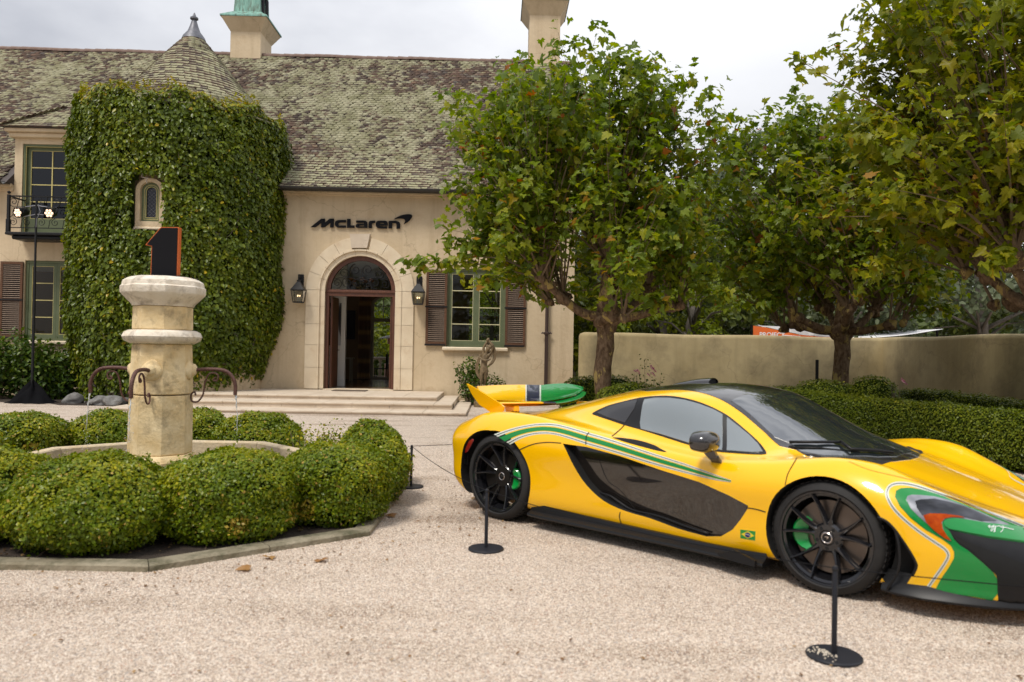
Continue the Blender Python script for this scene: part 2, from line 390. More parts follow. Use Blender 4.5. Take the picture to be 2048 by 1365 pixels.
M['lime_leaf'] = leafmat('bright_shrub_leaf', [(0, (.08, .12, .012)), (.5, (.17, .215, .016)), (1, (.32, .34, .03))], rough=.4, trans=.4)
M['olive_leaf'] = leafmat('grey_green_leaf', [(0, (.06, .085, .045)), (1, (.15, .175, .10))], rough=.5, trans=.25)
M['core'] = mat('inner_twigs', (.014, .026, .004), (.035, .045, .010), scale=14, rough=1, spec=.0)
M['twig'] = mat('dry_twig', (.16, .11, .07), (.24, .18, .12), scale=9, rough=.9)
# bark with pale and ochre patches
M['bark'] = mat('plane_bark', (.075, .045, .026), (.24, .165, .105), scale=16, rough=.95, spec=.1, bump=1.0, bscale=40, stretch=(1, 1, .45), dark=(.36, .27, .10), dscale=4.5, dlo=.55, dhi=.58)
M['shoot'] = mat('young_shoot_bark', (.13, .09, .055), (.20, .14, .085), scale=8, rough=.8)
M['bark2'] = mat('woodland_bark', (.10, .085, .07), (.17, .15, .13), scale=6, rough=.9)
# ------------------------------------------------------------------ gravel ground
def gravel_mat():
    m, t, b = newmat('pea_gravel')
    co = N(t, 'ShaderNodeTexCoord')
    v = N(t, 'ShaderNodeTexVoronoi'); v.inputs['Scale'].default_value = 80; t.links.new(co.outputs['Object'], v.inputs['Vector'])
    sep = N(t, 'ShaderNodeSeparateColor'); t.links.new(v.outputs['Color'], sep.inputs[0])
    r = ramp(t, sep.outputs[0], [(0, (.33, .255, .195)), (.2, (.51, .405, .315)), (.5, (.64, .53, .425)), (.8, (.78, .68, .57)), (.94, (.36, .315, .28)), (1, (.50, .33, .24))])
    n2 = N(t, 'ShaderNodeTexNoise'); n2.inputs['Scale'].default_value = .9; n2.inputs['Detail'].default_value = 7; t.links.new(co.outputs['Object'], n2.inputs['Vector'])
    mpt = N(t, 'ShaderNodeMapping'); mpt.inputs['Scale'].default_value = (.16, 1.5, 1); mpt.inputs['Rotation'].default_value = (0, 0, .32); t.links.new(co.outputs['Object'], mpt.inputs[0])
    n5 = N(t, 'ShaderNodeTexNoise'); n5.inputs['Scale'].default_value = 1.6; n5.inputs['Detail'].default_value = 5; n5.inputs['Distortion'].default_value = .4; t.links.new(mpt.outputs[0], n5.inputs['Vector'])
    av = N(t, 'ShaderNodeMath', operation='ADD'); t.links.new(n2.outputs[0], av.inputs[0]); t.links.new(n5.outputs[0], av.inputs[1])
    n2.inputs['Roughness'].default_value = .65
    r2 = ramp(t, av.outputs[0], [(.74, (.66, .61, .56)), (.90, (.88, .86, .83)), (1.04, (1, 1, 1))])
    mx_ = N(t, 'ShaderNodeMix', data_type='RGBA', blend_type='MULTIPLY'); mx_.inputs[0].default_value = 1
    t.links.new(r.outputs[0], mx_.inputs[6]); t.links.new(r2.outputs[0], mx_.inputs[7])
    t.links.new(mx_.outputs[2], b.inputs['Base Color'])
    b.inputs['Roughness'].default_value = .85
    d = N(t, 'ShaderNodeMath', operation='MULTIPLY'); d.inputs[1].default_value = -1; t.links.new(v.outputs['Distance'], d.inputs[0])
    bp = N(t, 'ShaderNodeBump'); bp.inputs['Strength'].default_value = .9; bp.inputs['Distance'].default_value = .012; t.links.new(d.outputs[0], bp.inputs['Height'])
    t.links.new(bp.outputs[0], b.inputs['Normal']); return m
M['gravel'] = gravel_mat()
def stone_mat():
    m, t, b = newmat('loose_gravel_stone')
    o = N(t, 'ShaderNodeObjectInfo')
    r = ramp(t, o.outputs['Random'], [(0, (.34, .26, .20)), (.25, (.52, .42, .33)), (.55, (.66, .55, .44)), (.86, (.80, .71, .60)), (.94, (.36, .32, .29)), (1, (.52, .33, .23))])
    t.links.new(r.outputs[0], b.inputs['Base Color']); b.inputs['Roughness'].default_value = .8; return m
M['stone'] = stone_mat()

def ground_z(x, y): return 0.0
g = MB(); n1 = 1
xs = [-220, -40, -12, 12, 40, 220]; ys = [-60, -8, 2, 12, 40, 320]
for i in range(5):
    for j in range(5): g.add([(xs[i], ys[j], 0), (xs[i + 1], ys[j], 0), (xs[i + 1], ys[j + 1], 0), (xs[i], ys[j + 1], 0)], [(0, 1, 2, 3)])
tag(g.build('gravel_ground', M['gravel']), kind='structure')

# loose stones on the near gravel, real geometry
def gn_stones(name, quad, density, smin, smax, seed):
    me = bpy.data.meshes.new(name); me.from_pydata(quad, [], [(0, 1, 2, 3)])
    o = link(bpy.data.objects.new(name, me)); tag(o, kind='stuff')
    bm = bmesh.new(); bmesh.ops.create_icosphere(bm, subdivisions=1, radius=1)
    rr = random.Random(seed)
    for v in bm.verts: v.co *= rr.uniform(.75, 1.15)
    ng = bpy.data.node_groups.new(name, 'GeometryNodeTree')
    ng.interface.new_socket('Geometry', in_out='INPUT', socket_type='NodeSocketGeometry'); ng.interface.new_socket('Geometry', in_out='OUTPUT', socket_type='NodeSocketGeometry')
    gi = ng.nodes.new('NodeGroupInput'); go = ng.nodes.new('NodeGroupOutput')
    dp = ng.nodes.new('GeometryNodeDistributePointsOnFaces'); dp.inputs['Density'].default_value = density; dp.inputs['Seed'].default_value = seed
    ic = ng.nodes.new('GeometryNodeMeshIcoSphere'); ic.inputs['Radius'].default_value = 1; ic.inputs['Subdivisions'].default_value = 1
    sm = ng.nodes.new('GeometryNodeSetMaterial'); sm.inputs['Material'].default_value = M['stone']
    ip = ng.nodes.new('GeometryNodeInstanceOnPoints')
    rv = ng.nodes.new('FunctionNodeRandomValue'); rv.data_type = 'FLOAT_VECTOR'; rv.inputs[0].default_value = (smin, smin * .8, smin * .55); rv.inputs[1].default_value = (smax, smax * .8, smax * .55)
    r2 = ng.nodes.new('FunctionNodeRandomValue'); r2.data_type = 'FLOAT_VECTOR'; r2.inputs[0].default_value = (-.4, -.4, 0); r2.inputs[1].default_value = (.4, .4, 6.28)
    L = ng.links.new
    L(gi.outputs[0], dp.inputs['Mesh']); L(dp.outputs['Points'], ip.inputs['Points']); L(ic.outputs['Mesh'], sm.inputs['Geometry']); L(sm.outputs[0], ip.inputs['Instance'])
    L(r2.outputs[0], ip.inputs['Rotation']); L(rv.outputs[0], ip.inputs['Scale']); L(ip.outputs[0], go.inputs[0])
    md = o.modifiers.new('stones', 'NODES'); md.node_group = ng; bm.free(); return o
gn_stones('loose_gravel', [(-2.6, 3.0, .001), (3.0, 3.0, .001), (4.6, 6.2, .001), (-3.4, 6.2, .001)], 10500, .0028, .0062, 3)
gn_stones('loose_gravel_further', [(-1.2, 6.2, .001), (7.4, 6.2, .001), (8.0, 11.0, .001), (-1.2, 11.0, .001)], 2200, .003, .0065, 5)

# bits of bark, seed and leaf lying in the gravel
def litter():
    n = 1400; x = RNG.uniform(-3.5, 5.5, n); y = 3.1 + RNG.random(n) ** 1.5 * 9
    near = RNG.random(n) < .45; a = RNG.uniform(-2.6, .4, n); rr_ = 2.75 + np.abs(RNG.normal(0, .35, n)); x = np.where(near, -3.3 + rr_ * np.cos(a), x); y = np.where(near, 7.2 + rr_ * np.sin(a), y)
    V_ = [(-.5, -.25, 0), (.1, -.4, .12), (.5, 0, .05), (.05, .35, .16), (-.4, .2, .02)]
    scatter('leaf_litter', V_, [(0, 1, 3, 4), (1, 2, 3)], np.stack([x, y, np.full(n, .009)], 1), frames(np.stack([RNG.normal(0, .25, n), RNG.normal(0, .25, n), np.ones(n)], 1), RNG.uniform(0, 6, n)), RNG.uniform(.006, .026, n), leafmat('litter_brown', [(0, (.10, .05, .02)), (.5, (.22, .12, .05)), (1, (.34, .22, .10))], trans=.05))
litter()
# ------------------------------------------------------------------ soil of the beds
def sheet(name, pts, z, m, kind='structure'):
    b = MB(); b.add([(x, y, z) for x, y in pts], [tuple(range(len(pts)))]); return tag(b.build(name, m), kind=kind)
sheet('flower_bed_soil', [(1.55, 19.0), (3.2, 14.2), (5.4, 14.6), (6.2, 9.0), (6.6, 4), (9.3, 4), (9.3, 19.6), (1.75, 19.9)], .004, M['soil'])
sheet('side_bed_soil', [(-14, 17.4), (-10.6, 17.6), (-9.9, 17.0), (-7.0, 17.0), (-6.6, 18.4), (-6.6, 19.9), (-14, 19.9)], .004, M['soil'])
# ------------------------------------------------------------------ the house (local frame: x along the front, -y towards the court)
YAW = radians(1.15); HF = 20.0
_hx = at(719, 700, HF)[0]
HO = np.array([_hx, HF, 0.0]); HX = np.array([cos(YAW), sin(YAW), 0]); HY = np.array([-sin(YAW), cos(YAW), 0])
def h2w(x, y, z): return HO + HX * x + HY * y + np.array([0, 0, z])
def fac(px, py, d=0.0):
    dr = ray(px, py); o = EYE - HO; t = (-d - o @ HY) / (dr @ HY); p = o + dr * t
    return float(p @ HX), float(p[2])
def hpt(px, py, d=0.0):
    a = fac(px, py, d); return (a[0], -d, a[1])
house = empty('villa', tuple(HO), YAW, 'cream plastered villa with a steep lichen covered tile roof behind the gravel court', 'house')
ZP = .30                                            # floor and landing height
XL = -14.0; XR = fac(1146, 720)[0]                   # ends of the front wall
ZE = fac(725, 386)[1]                                # eaves
dcx, dcz = fac(720.5, 582)                           # centre of the door arch
RI, RM, RO = 0.905, 1.075, 1.385                     # door opening, inner moulding, outer ring
def arc(cx, cz, r, a0, a1, n): return [(cx + r * cos(a0 + (a1 - a0) * i / n), cz + r * sin(a0 + (a1 - a0) * i / n)) for i in range(n + 1)]
def arch_poly(r, z0, n=24): return [(dcx - r, z0)] + arc(dcx, dcz, r, pi, 0, n) + [(dcx + r, z0)]
wx0, wz1 = fac(893.7, 537); wx1, wz0 = fac(1010, 696)             # window right of the door
lx0, lz1 = fac(50.5, 521); lx1 = lx0 + (wx1 - wx0); lz0 = fac(60, 681)[1]   # window on the far side of the turret
dx0, dz1 = fac(46, 288); dx1 = dx0 + 1.36; dz0 = fac(60, 466)[1]         # balcony door in the dormer
dwx0 = fac(29, 340)[0]; dwx1 = dx1 + (dx0 - dwx0); dwz1 = fac(70, 268)[1]
def rect(x0, x1, z0, z1): return [(x0, z0), (x1, z0), (x1, z1), (x0, z1)]
b = MB()
outer = [(XL, -.05), (dcx - RI, -.05)] + arch_poly(RI, -.05)[1:-1] + [(dcx + RI, -.05), (XR, -.05), (XR, ZE), (dwx1, ZE), (dwx1, dwz1), (dwx0, dwz1), (dwx0, ZE), (XL, ZE)]
b.holed(outer, [rect(wx0, wx1, wz0, wz1), rect(lx0, lx1, lz0, lz1), rect(dx0, dx1, dz0, dz1)], 0, .34)
b.box(XR - .34, XR, .34, 9.2, -.05, ZE)                          # end wall
b.build('wall', M['plaster'], house)
b = MB()                                                          # gable above the end wall
gz = ZE; RP = radians(50); RDEP = 4.75; RIDGE = ZE + RDEP * math.tan(RP) * .93
b.add([(XR - .3, 0, gz), (XR - .3, 9.4, gz), (XR - .3, RDEP, RIDGE - .15), (XR, 0, gz), (XR, 9.4, gz), (XR, RDEP, RIDGE - .15)], [(0, 2, 1), (3, 4, 5), (0, 3, 5, 2), (1, 2, 5, 4), (0, 1, 4, 3)])
b.build('gable', M['plaster'], house)
# base line soiling strip and moulded cornice under the eaves
b = MB(); b.box(dwx1 + .002, XR + .05, -.05, -.001, ZE - .10, ZE - .001, bev=.01); b.box(dwx1 + .002, XR + .10, -.11, -.052, ZE - .055, ZE + .02, bev=.01)
b.box(XL, dwx0 - .002, -.05, -.001, ZE - .16, ZE - .001, bev=.01); b.box(XL, dwx0 - .002, -.12, -.052, ZE - .07, ZE + .02, bev=.01)
b.build('cornice', M['plaster'], house)

# inner rooms
b = MB()
IY = 6.4
b.box(XL, XR - .342, .345, IY, ZP - .02, ZP)                      # floor
b.build('floor', M['floor'], house)
# rear wall with arched garden doors
def garden_door(cx, w_, z0, zs, rise, name='garden_door', open_=False):
    """arched double door in the rear wall, seen from inside"""
    fr = MB(); seg = [(cx + w_ / 2 * cos(a), zs + rise * sin(a)) for a in np.linspace(0, pi, 15)]
    inner = [(cx + (w_ / 2 - .09) * cos(a), zs + (rise - .09) * sin(a)) for a in np.linspace(0, pi, 15)]
    ztr = zs - .52
    fr.holed([(cx - w_ / 2, z0)] + seg[::-1] + [(cx + w_ / 2, z0)], [[(cx - w_ / 2 + .09, ztr + .06)] + inner[::-1] + [(cx + w_ / 2 - .09, ztr + .06)],
        [(cx - w_ / 2 + .09, z0 + .08), (cx - w_ / 2 + .09, ztr - .06), (cx + w_ / 2 - .09, ztr - .06), (cx + w_ / 2 - .09, z0 + .08)]], IY - .02, IY + .10)
    f = fr.build(name, M['inframe'], house)
    mu = MB()
    for k in (-1, 0, 1):
        mu.box(cx + k * w_ / 4 - .014, cx + k * w_ / 4 + .014, IY + .02, IY + .05, ztr + .06, zs + rise * sqrt(max(0, 1 - (k / 2) ** 2)) - .1)
    mu.box(cx - w_ / 2 + .09, cx + w_ / 2 - .09, IY + .021, IY + .049, zs - .06, zs - .03)
    if not open_:
        for k in (-1, 0, 1): mu.box(cx + k * w_ / 4 - (.014 if k else .06), cx + k * w_ / 4 + (.014 if k else .06), IY + .02, IY + .05, z0 + .08, ztr - .06)
        for k in range(1, 4):
            z_ = z0 + .08 + (ztr - z0 - .14) * k / 4; mu.box(cx - w_ / 2 + .09, cx + w_ / 2 - .09, IY + .021, IY + .049, z_ - .014, z_ + .014)
    mu.build('muntin', M['inmuntin'], f); return [(cx - w_ / 2, z0)] + seg[::-1] + [(cx + w_ / 2, z0)]
def rear(px, py): return fac(px, py, -IY)
gx0 = rear(741, 700)[0]; gW = 1.62; gz0 = ZP; gzs = rear(760, 610)[1]
h1 = garden_door(gx0 + gW / 2, gW, gz0 + .001, gzs, .40, open_=True)
wcx = rear(984, 640)[0]; h2 = garden_door(wcx, 1.75, gz0 + .001, rear(984, 606)[1], .50)
h3 = garden_door(wcx - 2.6, 1.3, gz0 + .001, rear(984, 606)[1], .45)
rb = MB(); CE = 3.75
rb.holed([(XL, ZP), (h1[0][0], ZP)] + h1[1:-1] + [(h1[-1][0], ZP), (h3[0][0], ZP)] + h3[1:-1] + [(h3[-1][0], ZP), (h2[0][0], ZP)] + h2[1:-1] + [(h2[-1][0], ZP), (XR - .35, ZP), (XR - .35, CE), (XL, CE)], [], IY, IY + .25)
rb.build('rear_wall', M['inwall'], house)
b = MB(); b.box(XL, XR - .345, .345, IY + .25, CE, CE + .1); b.build('ceiling', M['inwhite'], house)
b = MB(); b.box(XR - .36, XR - .345, .36, IY, ZP, CE); b.build('inner_side_wall', M['inwall'], house)
px_, _ = fac(690, 700, -1.6)
b = MB(); b.box(px_ - 2.6, px_, 1.6, 1.74, ZP, CE); b.build('partition', M['inwhite'], house)
b = MB(); b.box(px_ - 2.6, px_ + .015, 1.57, 1.598, ZP, ZP + .19, bev=.008); b.build('skirting', M['inwhite'], house)
b = MB(); b.box(XL, XR, 9.2 - .3, 9.2, ZP + 3.6, ZE); b.build('rear_upper_wall', M['plaster'], house)

# door: timber frame, transom, fanlight with iron scrollwork, opened leaves
b = MB(); fr = .085
ztr = fac(720, 588)[1]
b.holed([(dcx - RI + .002, ZP)] + arc(dcx, dcz, RI - .002, pi, 0, 24) + [(dcx + RI - .002, ZP), (dcx + RI - fr, ZP)] + [(dcx + RI - fr, ztr - .06), (dcx - RI + fr, ztr - .06)] + [(dcx - RI + fr, ZP)],
        [[(dcx - RI + fr + .03, ztr + .11)] + arc(dcx, dcz + .0, RI - fr - .03, pi - .06, .06, 20) + [(dcx + RI - fr - .03, ztr + .11)]], .10, .22)
b.box(dcx - RI + .01, dcx + RI - .01, .07, .099, ztr + .03, ztr + .09, bev=.01)
df = b.build('door_frame', M['door_wood'], house)
b = MB(); b.holed([(dcx - RI + fr + .03, ztr + .11)] + arc(dcx, dcz, RI - fr - .03, pi - .06, .06, 20) + [(dcx + RI - fr - .03, ztr + .11)], [], .16, .168)
b.build('fanlight_glass', M['pane'], df)
def spiral(cx, cz, r0, turns, a0, sgn=1, n=26, y=.12, shrink=.15):
    return [(cx + r0 * (1 - (1 - shrink) * i / n) * cos(a0 + sgn * turns * 2 * pi * i / n), y, cz + r0 * (1 - (1 - shrink) * i / n) * sin(a0 + sgn * turns * 2 * pi * i / n)) for i in range(n + 1)]
b = MB(); zb_ = ztr + .13
for k, (ox, oz, r_) in enumerate([(-.62, .14, .13), (-.36, .16, .15), (-.18, .12, .07), (.18, .12, .07), (.36, .16, .15), (.62, .14, .13), (-.45, .40, .15), (-.16, .50, .15), (.16, .50, .15), (.45, .40, .15)]):
    sg = 1 if ox < 0 else -1
    b.tube(spiral(dcx + ox, zb_ + oz, r_, 1.6, pi / 2 * (1 if k % 2 else 3), sg), .009, 6)
b.tube([(dcx - .68, .12, zb_ + .25), (dcx - .4, .12, zb_ + .32), (dcx, .12, zb_ + .22), (dcx + .4, .12, zb_ + .32), (dcx + .68, .12, zb_ + .25)], .009, 6)
b.tube([(dcx + .30 * cos(a), .12, zb_ + .02 + .26 * sin(a)) for a in np.linspace(0, pi, 14)], .009, 6)
b.build('iron_scrollwork', M['iron'], df)
for sg in (-1, 1):                                                # leaves folded inwards
    lf = MB(); x_ = dcx + sg * (RI - fr - .02)
    lf.box(min(x_, x_ + sg * -.05), max(x_, x_ + sg * -.05), .23, 1.02, ZP + .01, ztr - .07, bev=.006)
    o = lf.build('door_leaf', M['door_wood'], house)
    hd = MB(); hd.tube([(x_ - sg * .05, .95, ZP + 1.0), (x_ - sg * .10, .95, ZP + 1.0), (x_ - sg * .10, .86, ZP + 1.0)], .01, 6); hd.build('handle', M['iron'], o)

# stone surround: every voussoir and jamb block its own stone
sr = empty('door_surround', (0, 0, 0)); sr.parent = house
def wedge(cx, cz, r0, r1, a0, a1, y0, y1, n=5):
    A = arc(cx, cz, r1, a0, a1, n); B = arc(cx, cz, r0, a0, a1, n); return A + B[::-1]
gap = .004
ang = [pi - pi * i / 9 for i in range(10)]
for i in range(9):
    if i == 4: continue
    a0, a1 = ang[i] - gap, ang[i + 1] + gap
    if i == 3: a1 = ang[i + 1] + .02
    if i == 5: a0 = ang[i] - .02
    b = MB(); b.prism(wedge(dcx, dcz, RM, RO, a0, a1, 0, 0), -.045, .02)
    b.build('surround_stone', M['limestone'], sr, fix=True)
for i in range(11):
    a0, a1 = pi - pi * i / 11 - gap, pi - pi * (i + 1) / 11 + gap
    b = MB(); b.prism(wedge(dcx, dcz, RM - .045, RM, a0, a1, 0, 0), -.065, .06); b.prism(wedge(dcx, dcz, RI, RM - .046, a0, a1, 0, 0), -.015, .12)
    b.build('moulding_stone', M['limestone'], sr, fix=True)
zj = [fac(630, y)[1] for y in (578, 613, 648, 690, 735)]; zj = [dcz] + zj[1:] + [ZP]
for sg in (-1, 1):
    for i in range(len(zj) - 1):
        z1, z0 = zj[i] - gap, zj[i + 1] + gap
        xa, xb = sorted((dcx + sg * RM, dcx + sg * RO)); b = MB(); b.box(xa, xb, -.045, .02, z0, z1)
        b.build('surround_stone', M['limestone'], sr)
        b = MB(); xa, xb = sorted((dcx + sg * (RM - .045), dcx + sg * (RM - .001))); b.box(xa, xb, -.065, .06, z0, z1)
        xa, xb = sorted((dcx + sg * RI, dcx + sg * (RM - .046))); b.box(xa, xb, -.015, .12, z0, z1); b.build('moulding_stone', M['limestone'], sr)
k0, k1, kb, kc = fac(700.5, 469), fac(741, 469), fac(735, 497), fac(704, 497)
b = MB(); b.prism([k0, k1, kb, kc], -.085, .02); b.build('keystone', M['step_stone'], sr, fix=True)

# landing and steps, laid from single stones
XE = [fac(871, 790, 2.9)[0], fac(904, 804, 3.3)[0], fac(933, 820, 4.0)[0]]
fronts = [2.40, 3.30, 4.10]; tops = [ZP - .02, .185, .07]; lefts = [-3.5, -3.9, -4.4]
st = empty('entrance_steps', (0, 0, 0)); st.parent = house
rs = random.Random(4)
for k in range(3):
    z1 = tops[k]; z0 = tops[k + 1] - .04 if k < 2 else -.06; yf = -fronts[k]; yb = -fronts[k - 1] + .06 if k else -.048
    x = lefts[k]
    while x < XE[k] - .05:
        wd = min(rs.uniform(.55, .85), XE[k] - x)
        if XE[k] - x - wd < .25: wd = XE[k] - x
        b = MB(); b.box(x + .003, x + wd - .003, yf, yf + .30, z0, z1 - .036); b.build('riser_stone', M['step_stone'], st)
        x += wd
    x = lefts[k]
    while x < XE[k] - .05:
        wd = min(rs.uniform(.6, .9), XE[k] - x)
        if XE[k] - x - wd < .25: wd = XE[k] - x
        y = yf - .03; rows = 3 if k == 0 else 1
        for q in range(rows):
            ya = y + (yb - y) * q / rows; yc = y + (yb - y) * (q + 1) / rows
            b = MB(); b.box(x + .003, x + wd - .003, ya + .002, yc - .002, z1 - .035, z1, bev=.006); b.build('tread_stone', M['step_stone'], st)
        x += wd
    if k:                                                         # side return of the step
        b = MB(); b.box(XE[k - 1] + .002, XE[k] - .003, yb + .002, -.10 if k else 0, z0, z1, bev=.006); b.build('tread_stone', M['step_stone'], st)
b = MB(); b.box(lefts[0] + .01, XE[0] - .01, -fronts[0] + .302, -.05, -.05, tops[0] - .04); b.box(lefts[0] + .01, XE[0] - .004, -fronts[0] + .302, -.05, -.05, tops[0] - .037)
b.build('step_core', M['step_stone'], st)
b = MB(); b.box(dcx - RI, dcx + RI, -.047, .40, ZP - .06, ZP + .002, bev=.006); b.build('threshold', M['limestone'], house)

# windows and shutters
def casement(name, x0, x1, z0, z1, rows, trim, leaves=2, yf=.10, glass='pane', cols=1, bottom=.10):
    w_ = MB(); t_ = .062
    inn = rect(x0 + t_, x1 - t_, z0 + t_, z1 - t_)
    w_.holed(rect(x0 + .002, x1 - .002, z0 + .002, z1 - .002), [inn], yf - .05, yf + .06)
    root = w_.build(name, M['green_paint'], house)
    lw = (x1 - x0 - 2 * t_) / leaves
    for i in range(leaves):
        a = x0 + t_ + i * lw + .002; c = a + lw - .004; s_ = .075
        f = MB(); g0, g1, gz0_, gz1 = a + s_, c - s_, z0 + t_ + bottom, z1 - t_ - s_
        f.holed(rect(a, c, z0 + t_ + .002, z1 - t_ - .002), [rect(g0, g1, gz0_, gz1)], yf - .03, yf + .03)
        sash = f.build('sash', M['green_paint'], root)
        e = MB(); e.holed(rect(g0, g1, gz0_, gz1), [rect(g0 + .012, g1 - .012, gz0_ + .012, gz1 - .012)], yf - .024, yf + .01)
        for r in range(1, rows):
            zz = gz0_ + (gz1 - gz0_) * r / rows; e.box(g0 + .012, g1 - .012, yf - .02, yf + .008, zz - .011, zz + .011)
        for q in range(1, cols):
            xx = g0 + (g1 - g0) * q / cols; e.box(xx - .013, xx + .013, yf - .0205, yf + .0085, gz0_ + .012, gz1 - .012)
        e.build('muntin', M[trim], root)
        p = MB(); p.box(g0 + .001, g1 - .001, yf + .0, yf + .006, gz0_ + .001, gz1 - .001); p.build('pane', M[glass], root)
    return root
win = casement('window', wx0, wx1, wz0, wz1, 4, 'cream_trim')
b = MB(); b.box(wx0 - .08, wx1 + .08, -.10, -.001, wz0 - .10, wz0 - .001, bev=.025); b.build('sill', M['limestone'], win)
win2 = casement('window', lx0, lx1, lz0, lz1, 4, 'yellow_trim')
b = MB(); b.box(lx0 - .08, lx1 + .08, -.10, -.001, lz0 - .10, lz0 - .001, bev=.025); b.build('sill', M['limestone'], win2)
dd = casement('balcony_door', dx0, dx1, dz0, dz1, 4, 'yellow_trim', leaves=1, yf=.16, glass='pane_dark', cols=2, bottom=.32)
b = MB(); b.holed(rect(dx0 - .01, dx1 + .01, dz0, dz1 + .01), [rect(dx0 + .05, dx1 - .05, dz0 + .01, dz1 - .05)], .03, .10); b.build('outer_frame', M['green_paint'], dd)
b = MB(); b.holed(rect(dx0 + .05, dx1 - .05, dz0 + .01, dz1 - .05), [rect(dx0 + .065, dx1 - .065, dz0 + .011, dz1 - .065)], .05, .07); b.build('trim', M['yellow_trim'], dd)
b = MB(); b.box(dx0 - .5, dx1 + .5, .8, .9, dz0 - .3, dz1 + .3); b.build('inner_blind', mat('grey_inner_blind', (.06, .06, .075)), dd)
# dark rooms behind the far windows
def shutter(x0, x1, z0, z1, nslat, midz):
    f = MB(); s_ = .062
    hs = [rect(x0 + s_, x1 - s_, z0 + s_ + .03, midz - .03), rect(x0 + s_, x1 - s_, midz + .03, z1 - s_)]
    f.holed(rect(x0, x1, z0, z1), hs, -.055, -.012)
    root = f.build('shutter', M['shutter_wood'], house)
    bk = MB(); bk.box(x0 + .05, x1 - .05, -.0105, -.006, z0 + .05, z1 - .05); bk.build('gap_shade_sheet', M['black'], root)  # added black sheet stands in for the shade between the slats
    tot = sum(h[2][1] - h[0][1] for h in hs); me = None
    for h in hs:
        k = max(2, round(nslat * (h[2][1] - h[0][1]) / tot))
        for i in range(k):
            zc = h[0][1] + (h[2][1] - h[0][1]) * (i + .5) / k
            if me is None:
                sm = MB(); hw = (x1 - x0) / 2 - s_; sm.add([(-hw, -.018, -.014), (hw, -.018, -.014), (hw, .014, .012), (-hw, .014, .012), (-hw, -.022, -.010), (hw, -.022, -.010), (hw, .010, .016), (-hw, .010, .016)],
                    [(0, 3, 2, 1), (4, 5, 6, 7), (0, 1, 5, 4), (1, 2, 6, 5), (2, 3, 7, 6), (3, 0, 4, 7)])
                o = sm.build('slat', M['slat_wood'], root); me = o.data
            else: o = link(bpy.data.objects.new('slat', me), root)
            o.location = ((x0 + x1) / 2, -.034, zc)
    hb = MB(); hb.box(x0 - .02, x1 + .02, -.068, -.0555, midz - .02, midz + .02); hb.box(x0 - .015, x1 - .03, -.075, -.0555, z0 - .01, z0 + .035)
    hb.build('iron_strap', M['iron'], root); return root
s1 = fac(853.5, 541), fac(892.5, 691.5); s2 = fac(1012, 541), fac(1050, 694)
shutter(s1[0][0], s1[1][0], s1[1][1], s1[0][1], 34, fac(870, 614)[1]); shutter(s2[0][0], s2[1][0], s2[1][1], s2[0][1], 34, fac(1030, 617)[1])
s3 = fac(3.5, 523.5), fac(44.5, 677.5); shutter(s3[0][0], s3[1][0], s3[1][1], s3[0][1], 34, fac(20, 600)[1])

# ---- roofs
def tilemat():
    m, t, b = newmat('clay_roof_tile')
    a = N(t, 'ShaderNodeAttribute', attribute_name='rnd')
    r = ramp(t, a.outputs['Fac'], [(0, (.07, .05, .042)), (.25, (.11, .072, .052)), (.5, (.15, .092, .065)), (.72, (.11, .095, .085)), (.9, (.21, .115, .075)), (1, (.19, .17, .15))])
    co = N(t, 'ShaderNodeTexCoord'); n1 = N(t, 'ShaderNodeTexNoise'); n1.inputs['Scale'].default_value = .55; n1.inputs['Detail'].default_value = 3
    t.links.new(co.outputs['Object'], n1.inputs['Vector'])
    n2 = N(t, 'ShaderNodeTexNoise'); n2.inputs['Scale'].default_value = 11; n2.inputs['Detail'].default_value = 6; n2.inputs['Roughness'].default_value = .62
    mpl = N(t, 'ShaderNodeMapping'); mpl.inputs['Scale'].default_value = (.5, 1.1, 1.25); t.links.new(co.outputs['Object'], mpl.inputs[0]); t.links.new(mpl.outputs[0], n2.inputs['Vector'])
    ad = N(t, 'ShaderNodeMath', operation='MULTIPLY_ADD'); ad.inputs[1].default_value = .95; t.links.new(n1.outputs[0], ad.inputs[0]); t.links.new(n2.outputs[0], ad.inputs[2])
    rm = N(t, 'ShaderNodeMath', operation='MULTIPLY_ADD'); rm.inputs[1].default_value = .20; t.links.new(a.outputs['Fac'], rm.inputs[0]); t.links.new(ad.outputs[0], rm.inputs[2])
    r2 = ramp(t, rm.outputs[0], [(.985, (0, 0, 0)), (1.0, (.9, .9, .9))])
    mr = N(t, 'ShaderNodeMapRange'); mr.inputs[1].default_value = 1.02; mr.inputs[2].default_value = 1.11; mr.inputs[4].default_value = .92; t.links.new(rm.outputs[0], mr.inputs[0])
    n3 = N(t, 'ShaderNodeTexNoise'); n3.inputs['Scale'].default_value = 3; t.links.new(co.outputs['Object'], n3.inputs['Vector'])
    lc = ramp(t, n3.outputs[0], [(.35, (.28, .27, .15)), (.65, (.46, .44, .29))])
    mx_ = N(t, 'ShaderNodeMix', data_type='RGBA'); t.links.new(mr.outputs[0], mx_.inputs[0]); t.links.new(r.outputs[0], mx_.inputs[6]); t.links.new(lc.outputs[0], mx_.inputs[7])
    t.links.new(mx_.outputs[2], b.inputs['Base Color']); b.inputs['Roughness'].default_value = .85
    n4 = N(t, 'ShaderNodeTexNoise'); n4.inputs['Scale'].default_value = 35; t.links.new(co.outputs['Object'], n4.inputs['Vector'])
    bp = N(t, 'ShaderNodeBump'); bp.inputs['Strength'].default_value = .5; bp.inputs['Distance'].default_value = .01; t.links.new(n4.outputs[0], bp.inputs['Height']); t.links.new(bp.outputs[0], b.inputs['Normal'])
    return m
M['tile'] = tilemat()
